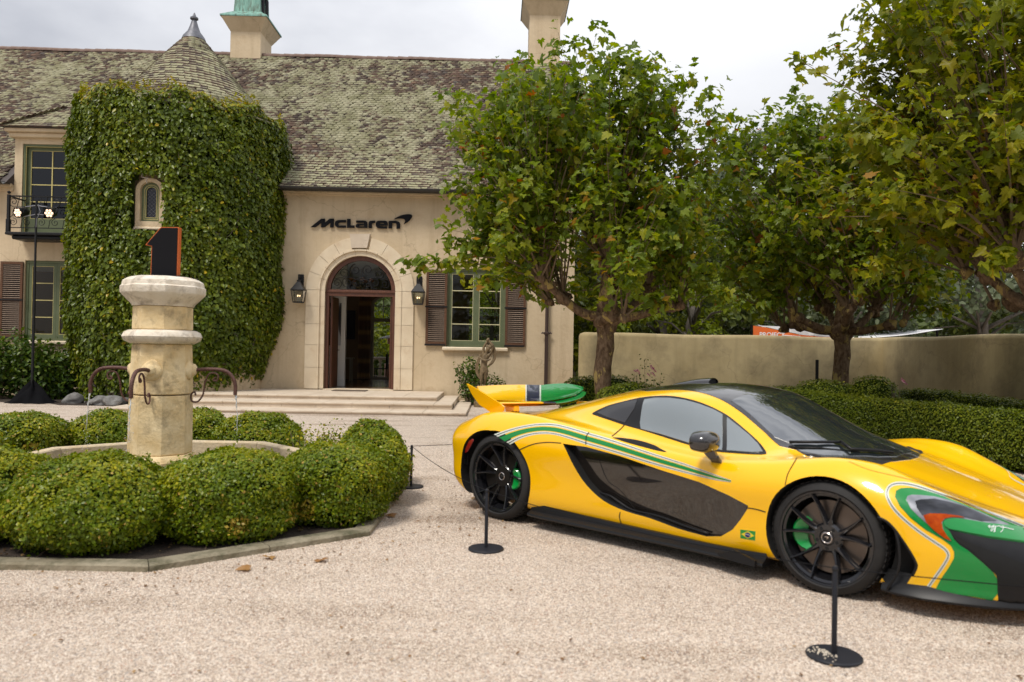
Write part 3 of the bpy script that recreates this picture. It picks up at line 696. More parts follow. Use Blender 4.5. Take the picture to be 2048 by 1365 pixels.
TV = [(-.5, 0, 0), (.5, 0, 0), (.5, 1, 0), (-.5, 1, 0), (-.5, 0, .17), (.5, 0, .17), (.5, 1, .02), (-.5, 1, .02)]
TF = [(4, 5, 6, 7), (0, 1, 5, 4), (1, 2, 6, 5), (3, 0, 4, 7)]
def tile_frame(xd, ud):
    xd = np.array(xd, float); ud = np.array(ud, float); xd /= np.linalg.norm(xd); ud /= np.linalg.norm(ud); nd = np.cross(xd, ud); return np.stack([xd, ud, nd], axis=1)
tmesh = []
for i in range(10):
    me = bpy.data.meshes.new('roof_tile'); me.from_pydata([(x * .148, y * .20, z * .20) for x, y, z in TV], [], TF); a = me.attributes.new('rnd', 'FLOAT', 'POINT'); a.data.foreach_set('value', [(i + .5) / 10] * 8); me.materials.append(M['tile']); tmesh.append(me)
def lay(root, pos, rots, big=300, key=None, scl=None, name='roof_tile'):
    """the tiles that show largest are objects, the rest one mesh"""
    pos = np.array(pos); rots = np.array(rots); n = len(pos)
    if key is None: key = np.zeros(n)
    o_ = np.argsort(key, kind='stable'); one = o_[:big]; rest = o_[big:]
    for i in one:
        t = link(bpy.data.objects.new(name, tmesh[int(RNG.integers(10))]), root)
        m4 = Matrix.Identity(4)
        for r in range(3):
            for c in range(3): m4[r][c] = rots[i][r][c]
            m4[r][3] = pos[i][r]
        t.matrix_local = m4
    sc = np.ones((len(rest), 3)) * np.array([.148, .20, .20])
    sc[:, 0] *= RNG.uniform(.95, 1.01, len(rest))
    scatter(name, TV, TF, pos[rest], rots[rest], sc, M['tile'], root)
def roof_curve(t):
    """distance up the slope t (0..1) -> (y, z); slightly bell-cast at the eaves"""
    y = -.32 + (RDEP + .32) * t; z = ZE + .03 + (RIDGE - ZE) * (t ** 1.06)
    return y, z
rt = MB(); K = 16
prof = [roof_curve(i / K) for i in range(K + 1)]
x0r, x1r = XL - 8, XR + .12
for xa, xb, kk in ((x0r, dwx0 - .02, 0), (dwx1 + .02, x1r, 0), (dwx0 - .02, dwx1 + .02, 7)):
    prof = [roof_curve(i / 16) for i in range(kk, 17)]; K = len(prof) - 1
    vs = [(xa, y, z - .03) for y, z in prof] + [(xb, y, z - .03) for y, z in prof]; n_ = K + 1
    rt.add(vs, [(i, i + n_, i + n_ + 1, i + 1) for i in range(K)])
    rt.add([(xa, RDEP, RIDGE - .0), (xb, RDEP, RIDGE), (xb, 9.6, ZE), (xa, 9.6, ZE)], [(0, 1, 2, 3)])
    if xb == x1r: rt.add([(xb, -.32, ZE - .1)] + [(xb, y, z - .03) for y, z in prof] + [(xb, RDEP, RIDGE - .45)], [tuple(range(n_ + 2))])
roof = rt.build('roof', mat('roof_boards', (.06, .045, .04)), house)
L_ = 0; tab = [0]
for i in range(200):
    a = roof_curve(i / 200); c = roof_curve((i + 1) / 200); tab.append(tab[-1] + sqrt((a[0] - c[0]) ** 2 + (a[1] - c[1]) ** 2))
tab = np.array(tab); GA = .118; rows = int(tab[-1] / GA)
pos = []; rots = []; key = []
rr = random.Random(9)
dgx0, dgx1 = dwx0 - .22, dwx1 + .22
wob = lambda x, z: .012 * sin(x * 1.7 + z * 2.1) + .01 * sin(x * .63 - z * 1.3)
for r in range(rows):
    t = np.interp(r * GA, tab, np.linspace(0, 1, 201)); t2 = min(1, t + .01); y, z = roof_curve(t); y2, z2 = roof_curve(t2)
    ud = (0, y2 - y, z2 - z)
    x = -14.2 - (r % 2) * .076
    while x < x1r:
        hidden_by_dormer = dgx0 < x < dgx1 and z < dwz1 + .2
        if not hidden_by_dormer:
            pos.append((x + rr.uniform(-.006, .006), y, z + wob(x, z) + rr.uniform(0, .008)))
            f0 = tile_frame((1, rr.uniform(-.03, .03), rr.uniform(-.02, .02)), (rr.uniform(-.03, .03), ud[1], ud[2])); rots.append(f0)
            key.append(r * 10 + (0 if -2.0 < x < 1.8 else 500))
        x += .152
lay(roof, pos, rots, 300, key)
b = MB(); x = -14.3                                                # ridge tiles
rid = []
while x < x1r:
    rid.append(x); x += .33
rme = None
for x in rid:
    if rme is None:
        q = MB(); q.add([(0, .16 * cos(a), .16 * sin(a) * .75) for a in np.linspace(-.15, pi + .15, 8)] + [(.34, .145 * cos(a), .145 * sin(a) * .75) for a in np.linspace(-.15, pi + .15, 8)], [(i, i + 8, i + 9, i + 1) for i in range(7)] + [tuple(range(8))])
        o = q.build('ridge_tile', mat('ridge_clay', (.15, .08, .06), (.22, .16, .13), scale=6, rough=.9), roof); rme = o.data
    else: o = link(bpy.data.objects.new('ridge_tile', rme), roof)
    o.location = (x, RDEP + .02, RIDGE - .03 + .01 * sin(x * 2)); o.rotation_euler = (0, rr.uniform(-.02, .02), rr.uniform(-.02, .02))
# gutter and downpipe
b = MB()
for xa, xb in ((dwx1 + .2, XR + .14), (XL, dwx0 - .02)):
    b.add([(xa, -.42 + .085 * cos(a), ZE + .035 + .085 * sin(a)) for a in np.linspace(pi, 2 * pi, 9)] + [(xb, -.42 + .085 * cos(a), ZE + .035 + .085 * sin(a)) for a in np.linspace(pi, 2 * pi, 9)], [(i, i + 1, i + 10, i + 9) for i in range(8)])
    b.box(xa, xb, -.30, -.10, ZE - .01, ZE + .012)
b.build('gutter', M['gutter'], roof)
dpx = fac(1092, 740, .1)[0]
b = MB(); zt_ = fac(1092, 668, .1)[1]; b.box(dpx - .045, dpx + .045, -.14, -.05, -.02, zt_ - .03, bev=.012); b.box(dpx - .06, dpx + .06, -.155, -.02, zt_ - .03, zt_ + .05, bev=.012)
b.tube([(dpx - .13, -.10, zt_), (dpx - .10, -.1, zt_ + .03), (dpx - .05, -.1, zt_)], .022, 6); b.tube([(dpx + .13, -.10, zt_), (dpx + .10, -.1, zt_ + .03), (dpx + .05, -.1, zt_)], .022, 6)
b.tube([(dpx, -.10, zt_), (dpx, -.1, ZE - .05), (dpx, -.30, ZE)], .045, 8); b.build('downpipe', mat('brown_downpipe', (.05, .028, .022), rough=.5), house)

# dormer: cornice, hipped roof
b = MB(); dcz0 = dwz1
b.box(dwx0 - .10, dwx1 + .10, -.12, .33, dcz0 - .12, dcz0 - .001, bev=.02); b.box(dwx0 - .17, dwx1 + .17, -.20, .33, dcz0, dcz0 + .10, bev=.02)
b.box(dwx0, dwx0 + .3, .341, 2.6, ZE - .6, dcz0 - .125); b.box(dwx1 - .3, dwx1, .341, 2.6, ZE - .6, dcz0 - .125)
b.build('dormer_cornice', M['plaster'], house)
a0, a1 = dwx0 - .22, dwx1 + .22; zc = dcz0 + .10; wd_ = (a1 - a0) / 2; hp = .62 * wd_ * 1.15
b = MB(); mid = (a0 + a1) / 2
apx = (mid, -.26 + wd_ * .9, zc + hp); bpx = (mid, 4.2, zc + hp)
b.add([(a0, -.26, zc), (a1, -.26, zc), (a1, 3.2, zc), (a0, 3.2, zc), apx, bpx], [(0, 1, 4), (1, 2, 5, 4), (3, 0, 4, 5), (0, 3, 2, 1)])
dr = b.build('dormer_roof', mat('dormer_boards', (.06, .045, .04)), house)
pos = []; rots = []; key = []
A0, A1, AP = Vector((a0, -.26, zc)), Vector((a1, -.26, zc)), Vector(apx)
sl_ = sqrt((AP.y - A0.y) ** 2 + hp ** 2)
for r in range(int(sl_ / GA)):
    t = r * GA / sl_; y = A0.y + (AP.y - A0.y) * t; z = zc + hp * t; xa = a0 + (mid - a0) * t; xb = a1 + (mid - a1) * t
    x = xa + (r % 2) * .07
    while x < xb: pos.append((x, y, z + .012)); rots.append(tile_frame((1, 0, 0), (rr.uniform(-.04, .04), AP.y - A0.y, hp))); key.append(r); x += .152
sl2 = sqrt(wd_ ** 2 + hp ** 2)
for r in range(int(sl2 / GA)):
    t = r * GA / sl2; x = a0 + (mid - a0) * t; z = zc + hp * t; y = A0.y + (AP.y - A0.y) * t
    while y < 3.2: pos.append((x, y, z + .012)); rots.append(tile_frame((0, -1, 0), (mid - a0, 0, hp))); key.append(r); y += .152
lay(dr, pos, rots, 60, key)

# balcony
bl = empty('balcony', (0, 0, 0)); bl.parent = house
zr = fac(60, 392, .62)[1]; zs = fac(60, 465, .62)[1]; bx0 = fac(17, 430, .62)[0]; bx1 = bx0 + 2.3; zs2 = fac(60, 474, .62)[1]
b = MB(); b.box(bx0 - .05, bx1 + .05, -.68, -.002, zs2 + .04, zs, bev=.015); b.box(bx0 + .06, bx1 - .06, -.60, -.002, zs2 - .06, zs2 + .039, bev=.03); b.build('slab', M['iron'], bl)
b = MB(); b.box(bx0 - .02, bx1 + .02, -.64, -.60, zr - .03, zr); b.box(bx0 - .02, bx0 + .02, -.599, -.0, zr - .03, zr); b.box(bx0, bx1, -.63, -.61, zs + .10, zs + .12)
b.build('handrail', M['iron'], bl)
for xx in (bx0, bx1):
    b = MB(); b.box(xx - .03, xx + .03, -.65, -.59, zs, zr + .02); b.box(xx - .045, xx + .045, -.665, -.575, zs, zs + .32, bev=.01); b.ball((xx, -.62, zr + .075), .045, 1); b.build('post', M['iron'], bl)
for k in range(7):
    xx = bx0 + .12 + k * (bx1 - bx0 - .24) / 6; hh = zr - zs; b = MB(); y_ = -.62
    b.tube([(p[0], y_, p[2]) for p in spiral(xx, zr - .16, .12, 1.4, -pi / 2, 1 if k % 2 else -1)], .008, 5)
    b.tube([(p[0], y_, p[2]) for p in spiral(xx, zs + .25, .10, 1.4, pi / 2, 1 if k % 2 else -1)], .008, 5)
    b.tube([(xx - .16, y_, zs + .12), (xx - .13, y_, zs + .3), (xx + .05, y_, zs + .5), (xx + .15, y_, zr - .03)], .008, 5)
    b.build('scroll', M['iron'], bl)

# chimneys
def chimney(px, hw, dep, zcap, mcap, name='chimney'):
    x_ = px; b = MB(); y0, y1 = RDEP - .25, RDEP - .25 + dep; z0 = RIDGE - 1.6
    b.box(x_ - hw, x_ + hw, y0, y1, z0, zcap - .42)
    sh = b.build(name, M['plaster'], roof)
    b = MB(); f_ = .24
    def fr(z, e): return [(x_ - hw - e, y0 - e, z), (x_ + hw + e, y0 - e, z), (x_ + hw + e, y1 + e, z), (x_ - hw - e, y1 + e, z)]
    def sk(b, a, c): b.add(a + c, [(0, 1, 5, 4), (1, 2, 6, 5), (2, 3, 7, 6), (3, 0, 4, 7)])
    sk(b, fr(zcap - .42, .0), fr(zcap - .02, f_)); b.add(fr(zcap - .02, f_), [(0, 1, 2, 3)]); b.build('flared_cap', M['plaster'], sh)
    b = MB(); sk(b, fr(zcap - .019, f_ + .02), fr(zcap + .03, f_ + .02)); sk(b, fr(zcap + .03, f_ + .02), fr(zcap + .26, -.06)); sk(b, fr(zcap + .26, -.06), fr(zcap + 1.1, -.10)); b.add(fr(zcap + 1.1, -.10), [(0, 1, 2, 3)])
    b.build('copper_hood', M['copper'], sh)
    b = MB()
    for s_ in (0, 1):
        yy = y0 + dep * (.32 + .36 * s_); b.box(x_ + hw - .13, x_ + hw - .045, yy - .13, yy + .13, zcap + .36, zcap + .95)
    b.build('hood_opening', M['black'], sh)
def fb(px, py, d): return fac(px, py, d)
ch0 = fb(461, 75, -(RDEP - .25))[0]; ch1 = fb(521.5, 75, -(RDEP - .25))[0]
chimney((ch0 + ch1) / 2, (ch1 - ch0) / 2, 1.15, fb(490, 31, -(RDEP - .5))[1], 'copper')
ch0 = fb(1059, 60, -(RDEP - .25))[0]; ch1 = fb(1120.5, 60, -(RDEP - .25))[0]
chimney((ch0 + ch1) / 2, (ch1 - ch0) / 2, 1.15, fb(1080, -2, -(RDEP - .5))[1], 'copper')

# turret
tx, tzz = fac(366, 690, .0); TC = (tx, -.05); TR = 2.12
ZT = 6.92
tw = MB(); nn = 40
tw.lathe([(TR - .15, -.05), (TR - .05, 1.5), (TR, 2.4), (TR, ZT)], 48, Matrix.Translation((TC[0], TC[1], 0)), cap0=False, cap1=True)
turret = tw.build('turret_wall', M['plaster'], house, smooth=True)
CA = 9.32; CR = 2.30
def cone(t): # t 0 eaves .. 1 top
    r = CR * (1 - t) ** 1.0 * (1 + .10 * sin(pi * t) * -1) + .16 * t + .22 * max(0, .12 - t); z = ZT - .04 + (CA - ZT) * t ** .93; return r, z
tcx = TC[0] + .12
b = MB(); pr = [cone(i / 14) for i in range(15)]; b.lathe([(r - .02, z - .02) for r, z in pr], 48, Matrix.Translation((tcx, TC[1], 0)), cap0=True, cap1=True)
cr_ = b.build('turret_roof', mat('turret_boards', (.06, .045, .04)), house, smooth=True)
pos = []; rots = []; key = []
cl = sqrt(CR ** 2 + (CA - ZT) ** 2); rws = int(cl / GA)
for r in range(rws + 1):
    t = r / rws * .985; R_, z = cone(t); R2, z2 = cone(min(1, t + .02)); nt_ = max(6, int(2 * pi * R_ / .150))
    for k in range(nt_):
        a = 2 * pi * (k + .5 * (r % 2)) / nt_ + rr.uniform(-.01, .01)
        if sin(a) > .45: continue
        rad = np.array([cos(a), sin(a), 0]); tan_ = np.array([-sin(a), cos(a), 0]); up = rad * (R2 - R_) + np.array([0, 0, z2 - z])
        pos.append((tcx + R_ * cos(a), TC[1] + R_ * sin(a), z + rr.uniform(0, .008))); rots.append(tile_frame(tan_, up)); key.append((0 if sin(a) < -.35 else 1000) + abs(r - 14))
lay(cr_, pos, rots, 300, key)
b = MB(); b.lathe([(.30, CA - .12), (.27, CA - .04), (.16, CA + .10), (.10, CA + .26), (.065, CA + .38), (.06, CA + .40), (.10, CA + .43), (.10, CA + .47), (.05, CA + .50), (.035, CA + .54), (.01, CA + .60)], 18, Matrix.Translation((tcx, TC[1], 0)))
b.build('finial', M['lead'], cr_, smooth=True, ang=50)
# turret window
twx, twz = fac(308, 405, 2.1); ta = atan2(-2.12, twx - TC[0])
ti = (TC[0] + (TR + .05) * cos(ta), TC[1] + (TR + .02) * sin(ta))
TM = Matrix.Translation((ti[0], ti[1], 0)) @ Matrix.Rotation(ta + pi / 2, 4, 'Z')
zw0 = fac(305, 441, 2.5)[1]; zw1 = fac(309, 361, 2.5)[1]; ww = .215
def archp(w_, z0, z1): return [(-w_, z0)] + [(w_ * cos(a), z1 - w_ * .9 + w_ * .9 * sin(a)) for a in np.linspace(pi, 0, 13)] + [(w_, z0)]
b = MB(); b.holed(archp(ww + .10, zw0 - .16, zw1 + .08), [archp(ww, zw0, zw1)], -.16, .05, TM); tws = b.build('turret_window', M['plaster'], house)
b = MB(); b.holed(archp(ww - .001, zw0 + .001, zw1 - .001), [archp(ww - .105, zw0 + .10, zw1 - .11)], -.06, .03, TM); b.build('frame', M['green_paint'], tws)
b = MB(); b.holed(archp(ww - .055, zw0 + .05, zw1 - .055), [archp(ww - .065, zw0 + .06, zw1 - .065)], -.066, -.061, TM); b.holed(archp(ww - .095, zw0 + .09, zw1 - .10), [archp(ww - .105, zw0 + .10, zw1 - .11)], -.066, -.061, TM); b.build('painted_line', M['yellow_trim'], tws)
b = MB(); b.holed(archp(ww - .106, zw0 + .10, zw1 - .11), [], -.02, -.01, TM); b.build('pane', mat('dark_leaded_glass', (.02, .02, .028), rough=.15), tws)
b = MB(); hh = zw1 - zw0
for k in range(-4, 12):
    z_ = zw0 + .1 + k * .085
    for sg in (-1, 1):
        p0 = (-sg * .10, -.024, z_); p1 = (sg * .10, -.024, z_ + .2)
        pts = [(p0[0] + (p1[0] - p0[0]) * q / 8, -.024, p0[2] + (p1[2] - p0[2]) * q / 8) for q in range(9)]
        pts = [p for p in pts if zw0 + .10 < p[2] < zw1 - .14]
        if len(pts) > 1: b.tube(pts, .005, 4, M=TM)
b.build('lead_lattice', M['lead'], tws)
b = MB(); b.box(-.34, .34, -.20, .03, zw0 - .20, zw0 - .13, TM, bev=.02); b.build('sill', M['limestone'], tws)

# ------------------------------------------------------------------ things on and around the house front
# lettering
sg_ = empty('wall_lettering', tuple(h2w(*hpt(720, 445, 0.02))), YAW, 'black wall lettering with a curved swoosh above the arched door keystone', 'sign')
def Z8(p): return fac(570 + p[0] / 5.687, 400 + p[1] / 5.687, .05)
sx, _, sz = hpt(720, 445, .02)
LET = [([(290, 312), (412, 215), (455, 215), (453, 262), (508, 215), (556, 215), (552, 314), (512, 314), (515, 262), (450, 313), (410, 313), (412, 262), (345, 312)], []),
 ([(695, 230), (695, 258), (622, 258), (608, 264), (604, 275), (606, 284), (614, 291), (625, 292), (692, 292), (692, 318), (612, 317), (588, 311), (572, 296), (567, 276), (572, 250), (586, 236), (610, 230)], []),
 ([(705, 218), (745, 218), (745, 290), (792, 291), (790, 320), (705, 318)], []),
 ([(808, 236), (900, 236), (922, 241), (934, 254), (937, 270), (937, 320), (835, 320), (812, 316), (802, 304), (803, 288), (814, 276), (835, 272), (898, 272), (898, 266), (890, 260), (808, 259)], [[(842, 288), (898, 288), (898, 302), (842, 302)]]),
 ([(950, 322), (950, 268), (955, 250), (970, 240), (990, 238), (1025, 238), (1025, 263), (1002, 263), (991, 268), (988, 278), (988, 322)], []),
 ([(1070, 238), (1135, 238), (1158, 245), (1168, 262), (1168, 292), (1075, 292), (1078, 300), (1090, 303), (1160, 303), (1160, 327), (1080, 326), (1052, 320), (1036, 304), (1032, 280), (1036, 256), (1050, 242)], [[(1076, 273), (1078, 264), (1088, 260), (1115, 260), (1126, 264), (1128, 273)]]),
 ([(1178, 325), (1180, 240), (1262, 240), (1290, 246), (1305, 260), (1309, 280), (1308, 328), (1268, 328), (1268, 280), (1264, 269), (1252, 265), (1219, 265), (1218, 325)], []),
 ([(1240, 220), (1270, 200), (1310, 182), (1350, 170), (1390, 164), (1420, 164), (1440, 170), (1448, 183), (1440, 204), (1420, 230), (1390, 255), (1350, 278), (1362, 257), (1366, 238), (1360, 224), (1345, 215), (1318, 212), (1280, 214)], [])]
for i, (po, ho) in enumerate(LET):
    b = MB(); b.holed([(Z8(p)[0] - sx, Z8(p)[1] - sz) for p in po], [[(Z8(p)[0] - sx, Z8(p)[1] - sz) for p in h] for h in ho], -.035, -.001)
    b.build('letter' if i < 7 else 'swoosh', M['letter'], sg_)

# lanterns
def lantern(px, ptop, pbot, lab):
    x_, zt = fac(px, ptop, .25); zb = fac(px, pbot, .25)[1]; k = (zt - zb) / .72
    r = empty('wall_lantern', tuple(h2w(x_, -.06, zb)), YAW, lab, 'lantern', 'lanterns flanking the arched door')
    b = MB(); b.box(-.075, .075, .03, .055, .42 * k, .74 * k, bev=.008); b.build('back_plate', M['iron'], r)
    b = MB(); b.tube([(0, .03, .66 * k), (0, -.10, .69 * k), (0, -.17, .64 * k), (0, -.17, .55 * k)], .013, 8); b.tube([(0, .03, .50 * k), (0, -.06, .55 * k), (0, -.13, .62 * k)], .010, 8); b.build('bracket', M['iron'], r)
    T = Matrix.Translation((0, -.17, 0)); b = MB()
    b.lathe([(.235, .31 * k), (.235, .33 * k), (.08, .50 * k), (.055, .53 * k), (.055, .575 * k)], 4, T, rot=pi / 4); b.build('hood', M['iron'], r)
    b = MB()
    for sx_, sy_ in ((-1, -1), (1, -1), (1, 1), (-1, 1)): b.tube([(.155 * sx_, -.17 + .155 * sy_, .31 * k), (.115 * sx_, -.17 + .115 * sy_, .03 * k)], .010, 4)
    b.lathe([(.170, 0), (.165, .03 * k)], 4, T, rot=pi / 4); b.build('cage', M['iron'], r)
    b = MB()
    for q in range(4):
        R4 = T @ Matrix.Rotation(q * pi / 2, 4, 'Z'); b.add([(-.150, -.153, .305 * k), (.150, -.153, .305 * k), (.112, -.113, .035 * k), (-.112, -.113, .035 * k)], [(0, 1, 2, 3)], R4)
    b.build('glass', M['pane'], r)
    b = MB()
    for q in range(3):
        a = q * 2.1 + .4; b.tube([(.035 * cos(a), -.17 + .035 * sin(a), .03 * k), (.035 * cos(a), -.17 + .035 * sin(a), .15 * k)], .011, 6)
    b.build('candle_tube', mat('candle_tube', (.35, .33, .28)), r)
    b = MB()
    for q in range(3):
        a = q * 2.1 + .4; b.ball((.035 * cos(a), -.17 + .035 * sin(a), .178 * k), .014, 1, sc=(1, 1, 2.0))
    b.build('bulb', M['bulb'], r)
lantern(597.5, 549, 606, 'black lantern on the wall between the ivy and the arched door')
lantern(837, 553, 610, 'black lantern on the wall between the arched door and the shuttered window')

# doormat
b = MB(); mx0, mx1 = fac(668, 779, .3)[0], fac(735, 779, .3)[0]; b.box(0, mx1 - mx0, 0, .42, 0, .018, bev=.005)
o = b.build('doormat', mat('brown_doormat', (.10, .07, .05), (.16, .12, .09), scale=60, rough=1)); o.location = tuple(h2w(mx0, -.62, tops[0] + .001)); o.rotation_euler = (0, 0, YAW)
tag(o, 'thin brown doormat lying on the landing before the open door', 'doormat')

# inside: poster, picture, curtain, console, table
def indoors(name, bfun, m, lab, cat, x_, y_, z_):
    b = MB(); bfun(b); o = b.build(name, m, None, smooth=False); o.location = tuple(h2w(x_, y_, z_)); o.rotation_euler = (0, 0, YAW); tag(o, lab, cat); return o
def postermat():
    m, t, b = newmat('grey_print'); co = N(t, 'ShaderNodeTexCoord'); wv = N(t, 'ShaderNodeTexWave'); wv.inputs['Scale'].default_value = .9; wv.inputs['Distortion'].default_value = 7; wv.inputs['Detail'].default_value = 1.5
    t.links.new(co.outputs['Object'], wv.inputs['Vector']); r = ramp(t, wv.outputs[0], [(.2, (.03, .03, .035)), (.5, (.13, .13, .14)), (.62, (.40, .40, .42)), (.9, (.5, .5, .52))]); t.links.new(r.outputs[0], b.inputs['Base Color']); b.inputs['Roughness'].default_value = .4; return m
pa = fac(660, 606, -1.57); pb = fac(681.5, 691.5, -1.57)
indoors('poster', lambda b: b.box(0, pb[0] - pa[0], -.02, 0, pb[1] - pa[1], 0), postermat(), 'grey toned poster with swirling light and dark shapes on the pale partition', 'poster', pa[0], 1.568, pa[1])
pa = fac(690.5, 621, -6.3); pb = fac(709, 679, -6.3)
indoors('picture', lambda b: b.box(-.05, pb[0] - pa[0], -.04, 0, pb[1] - pa[1], 0, bev=.01), mat('dark_painting', (.015, .013, .02), (.035, .03, .035), scale=3), 'very dark painting on the brown wall next to the plaid curtain', 'picture', pa[0], 6.38, pa[1])
def plaid():
    m, t, b = newmat('plaid_curtain'); co = N(t, 'ShaderNodeTexCoord'); sp = N(t, 'ShaderNodeSeparateXYZ'); t.links.new(co.outputs['Object'], sp.inputs[0])
    m1 = N(t, 'ShaderNodeMath', operation='MULTIPLY'); m1.inputs[1].default_value = 13; t.links.new(sp.outputs[2], m1.inputs[0]); s1_ = N(t, 'ShaderNodeMath', operation='SINE'); t.links.new(m1.outputs[0], s1_.inputs[0])
    r = ramp(t, s1_.outputs[0], [(.0, (.30, .20, .12)), (.35, (.34, .22, .12)), (.65, (.48, .31, .15)), (1, (.56, .38, .18))]); t.links.new(r.outputs[0], b.inputs['Base Color']); b.inputs['Roughness'].default_value = .7; return m
ca = fac(716, 700, -6.1)[0]; cb = fac(741, 700, -6.1)[0]
def curt(b):
    n_ = 40; vs = []
    for z in (0, 1.2, 2.4, 3.3):
        for i in range(n_ + 1): vs.append(((cb - ca) * i / n_ * (1 if z < 3 else .95), .05 * sin(i * 1.25) + .02 * sin(i * .5 + z), z))
    b.add(vs, [(r_ * (n_ + 1) + i, r_ * (n_ + 1) + i + 1, (r_ + 1) * (n_ + 1) + i + 1, (r_ + 1) * (n_ + 1) + i) for r_ in range(3) for i in range(n_)])
o = indoors('curtain', curt, plaid(), 'long plaid curtain in brown and gold beside the garden doorway', 'curtain', ca, 6.1, ZP + .02)
o.modifiers.new('thick', 'SOLIDIFY').thickness = .012
ct = fac(700, 713, -5.2)
indoors('console_table', lambda b: (b.box(-.9, .12, -.2, .2, .70, .74), b.box(.02, .07, -.18, -.13, 0, .70), b.box(.02, .07, .13, .18, 0, .70), b.box(-.88, -.83, -.18, -.13, 0, .70)), mat('pale_console_top', (.3, .27, .2), rough=.3), 'narrow console table against the brown inner wall', 'table', ct[0], 5.2, ZP)
# chandelier in the fanlight
ch = empty('chandelier', tuple(h2w(fac(722, 560, -3.5)[0], 3.5, fac(722, 565, -3.5)[1])), YAW, 'small brass chandelier with amber shades seen through the fanlight', 'chandelier')
b = MB()
for q in range(5):
    a = q * 2 * pi / 5; b.tube([(0, 0, -.12), (.16 * cos(a), .16 * sin(a), -.16), (.32 * cos(a), .32 * sin(a), -.03)], .012, 5)
b.tube([(0, 0, -.2), (0, 0, .9)], .014, 6); b.ball((0, 0, -.12), .06, 1); b.build('arm', mat('brass', (.35, .22, .07), rough=.3, metal=.8), ch)
sm_ = None
for q in range(5):
    a = q * 2 * pi / 5; b = MB(); b.lathe([(.09, 0), (.045, .10)], 12, Matrix.Translation((.32 * cos(a), .32 * sin(a), .02))); b.build('lamp_shade', M['shade'], ch)

# terrace behind: balustrade, heater, chair
tb = IY + 3.6
bt = empty('balustrade', tuple(h2w(-2, tb, ZP - .1)), YAW, 'pale stone balustrade on the terrace seen through the open door', 'balustrade')
b = MB(); b.box(0, 9, -.12, .12, .72, .82, bev=.02); b.build('rail', M['terrace'], bt); b = MB(); b.box(0, 9, -.12, .12, 0, .10, bev=.02); b.build('plinth', M['terrace'], bt)
q0 = None
for i in range(30):
    if q0 is None: b = MB(); b.lathe([(.07, .10), (.05, .14), (.085, .28), (.04, .50), (.035, .60), (.07, .68), (.07, .72)], 10); q0 = b.build('baluster', M['terrace'], bt, smooth=True, ang=60); o = q0
    else: o = link(bpy.data.objects.new('baluster', q0.data), bt)
    o.location = (.15 + i * .3, 0, 0)
b = MB(); b.box(XL, XR + 3, IY + .26, tb + .3, ZP - .25, ZP - .1); o = b.build('terrace_floor', M['terrace']); o.location = tuple(HO); o.rotation_euler = (0, 0, YAW); tag(o, kind='structure')
hp_ = fac(781, 672, -(IY + 1.6))
hh_ = empty('patio_heater', tuple(h2w(hp_[0], IY + 1.6, ZP - .1)), YAW, 'patio heater with a white mushroom hood out on the terrace', 'heater')
zt = hp_[1] - ZP + .1
b = MB(); b.lathe([(.42, zt - .10), (.40, zt - .085), (.15, zt), (.02, zt + .02)], 20); b.build('hood', M['white'], hh_, smooth=True)
b = MB(); b.lathe([(.10, zt - .30), (.12, zt - .10)], 14); b.lathe([(.03, .6), (.03, zt - .30)], 10); b.lathe([(.2, 0), (.2, .6), (.06, .64)], 14); b.build('burner', mat('heater_steel', (.35, .2, .15), rough=.3, metal=.6), hh_)
cp = fac(764, 735, -(IY + 1.3))
c_ = empty('terrace_chair', tuple(h2w(cp[0], IY + 1.3, ZP - .1)), YAW, 'black chair and arm on the terrace beyond the open door', 'chair')
b = MB(); b.box(-.25, .2, -.22, .22, .42, .45); b.build('seat', M['black'], c_); b = MB(); b.box(.16, .2, -.22, .22, .46, .95); b.build('backrest', M['black'], c_)
for sx_, sy_ in ((-.23, -.2), (.17, -.2), (.17, .2), (-.23, .2)):
    b = MB(); b.box(sx_ - .015, sx_ + .015, sy_ - .015, sy_ + .015, 0, .42); b.build('leg', M['black'], c_)
# ------------------------------------------------------------------ leaf templates
def plane_leaf():
    # five pointed lobed leaf, folded along the middle, stalk end at the origin, about 1 across
    o = [(0, .02), (.14, -.05), (.36, -.08), (.33, .06), (.56, .20), (.38, .30), (.40, .58), (.20, .52), (.15, .74), (0, .98)]
    o2 = o + [(-x, y) for x, y in o[-2:0:-1]]
    v = [(x, y, .30 * abs(x) - .34 * x * x - .30 * y * y + .06 * math.sin(x * 9)) for x, y in o2] + [(0, .30, -.02)]
    n = len(o2); c = n
    return v, [(c, i, (i + 1) % n) for i in range(n)]
PLV, PLF = plane_leaf()
PLV2 = [(0, 0, 0), (.34, -.02, .07), (.46, .32, .08), (.20, .55, 0), (0, 1, -.1), (-.20, .55, 0), (-.46, .32, .08), (-.34, -.02, .07)]
PLF2 = [(0, 1, 2, 3), (0, 3, 4, 5), (0, 5, 6, 7)]
OV = [(0, 0, 0), (.30, .30, .07), (.24, .68, .04), (0, 1, -.05), (-.24, .68, .04), (-.30, .30, .07)]
OF = [(0, 1, 2, 3), (0, 3, 4, 5)]
DV = [(0, 0, 0), (.32, .5, .06), (0, 1, 0), (-.32, .5, .06)]
DF = [(0, 1, 2), (0, 2, 3)]

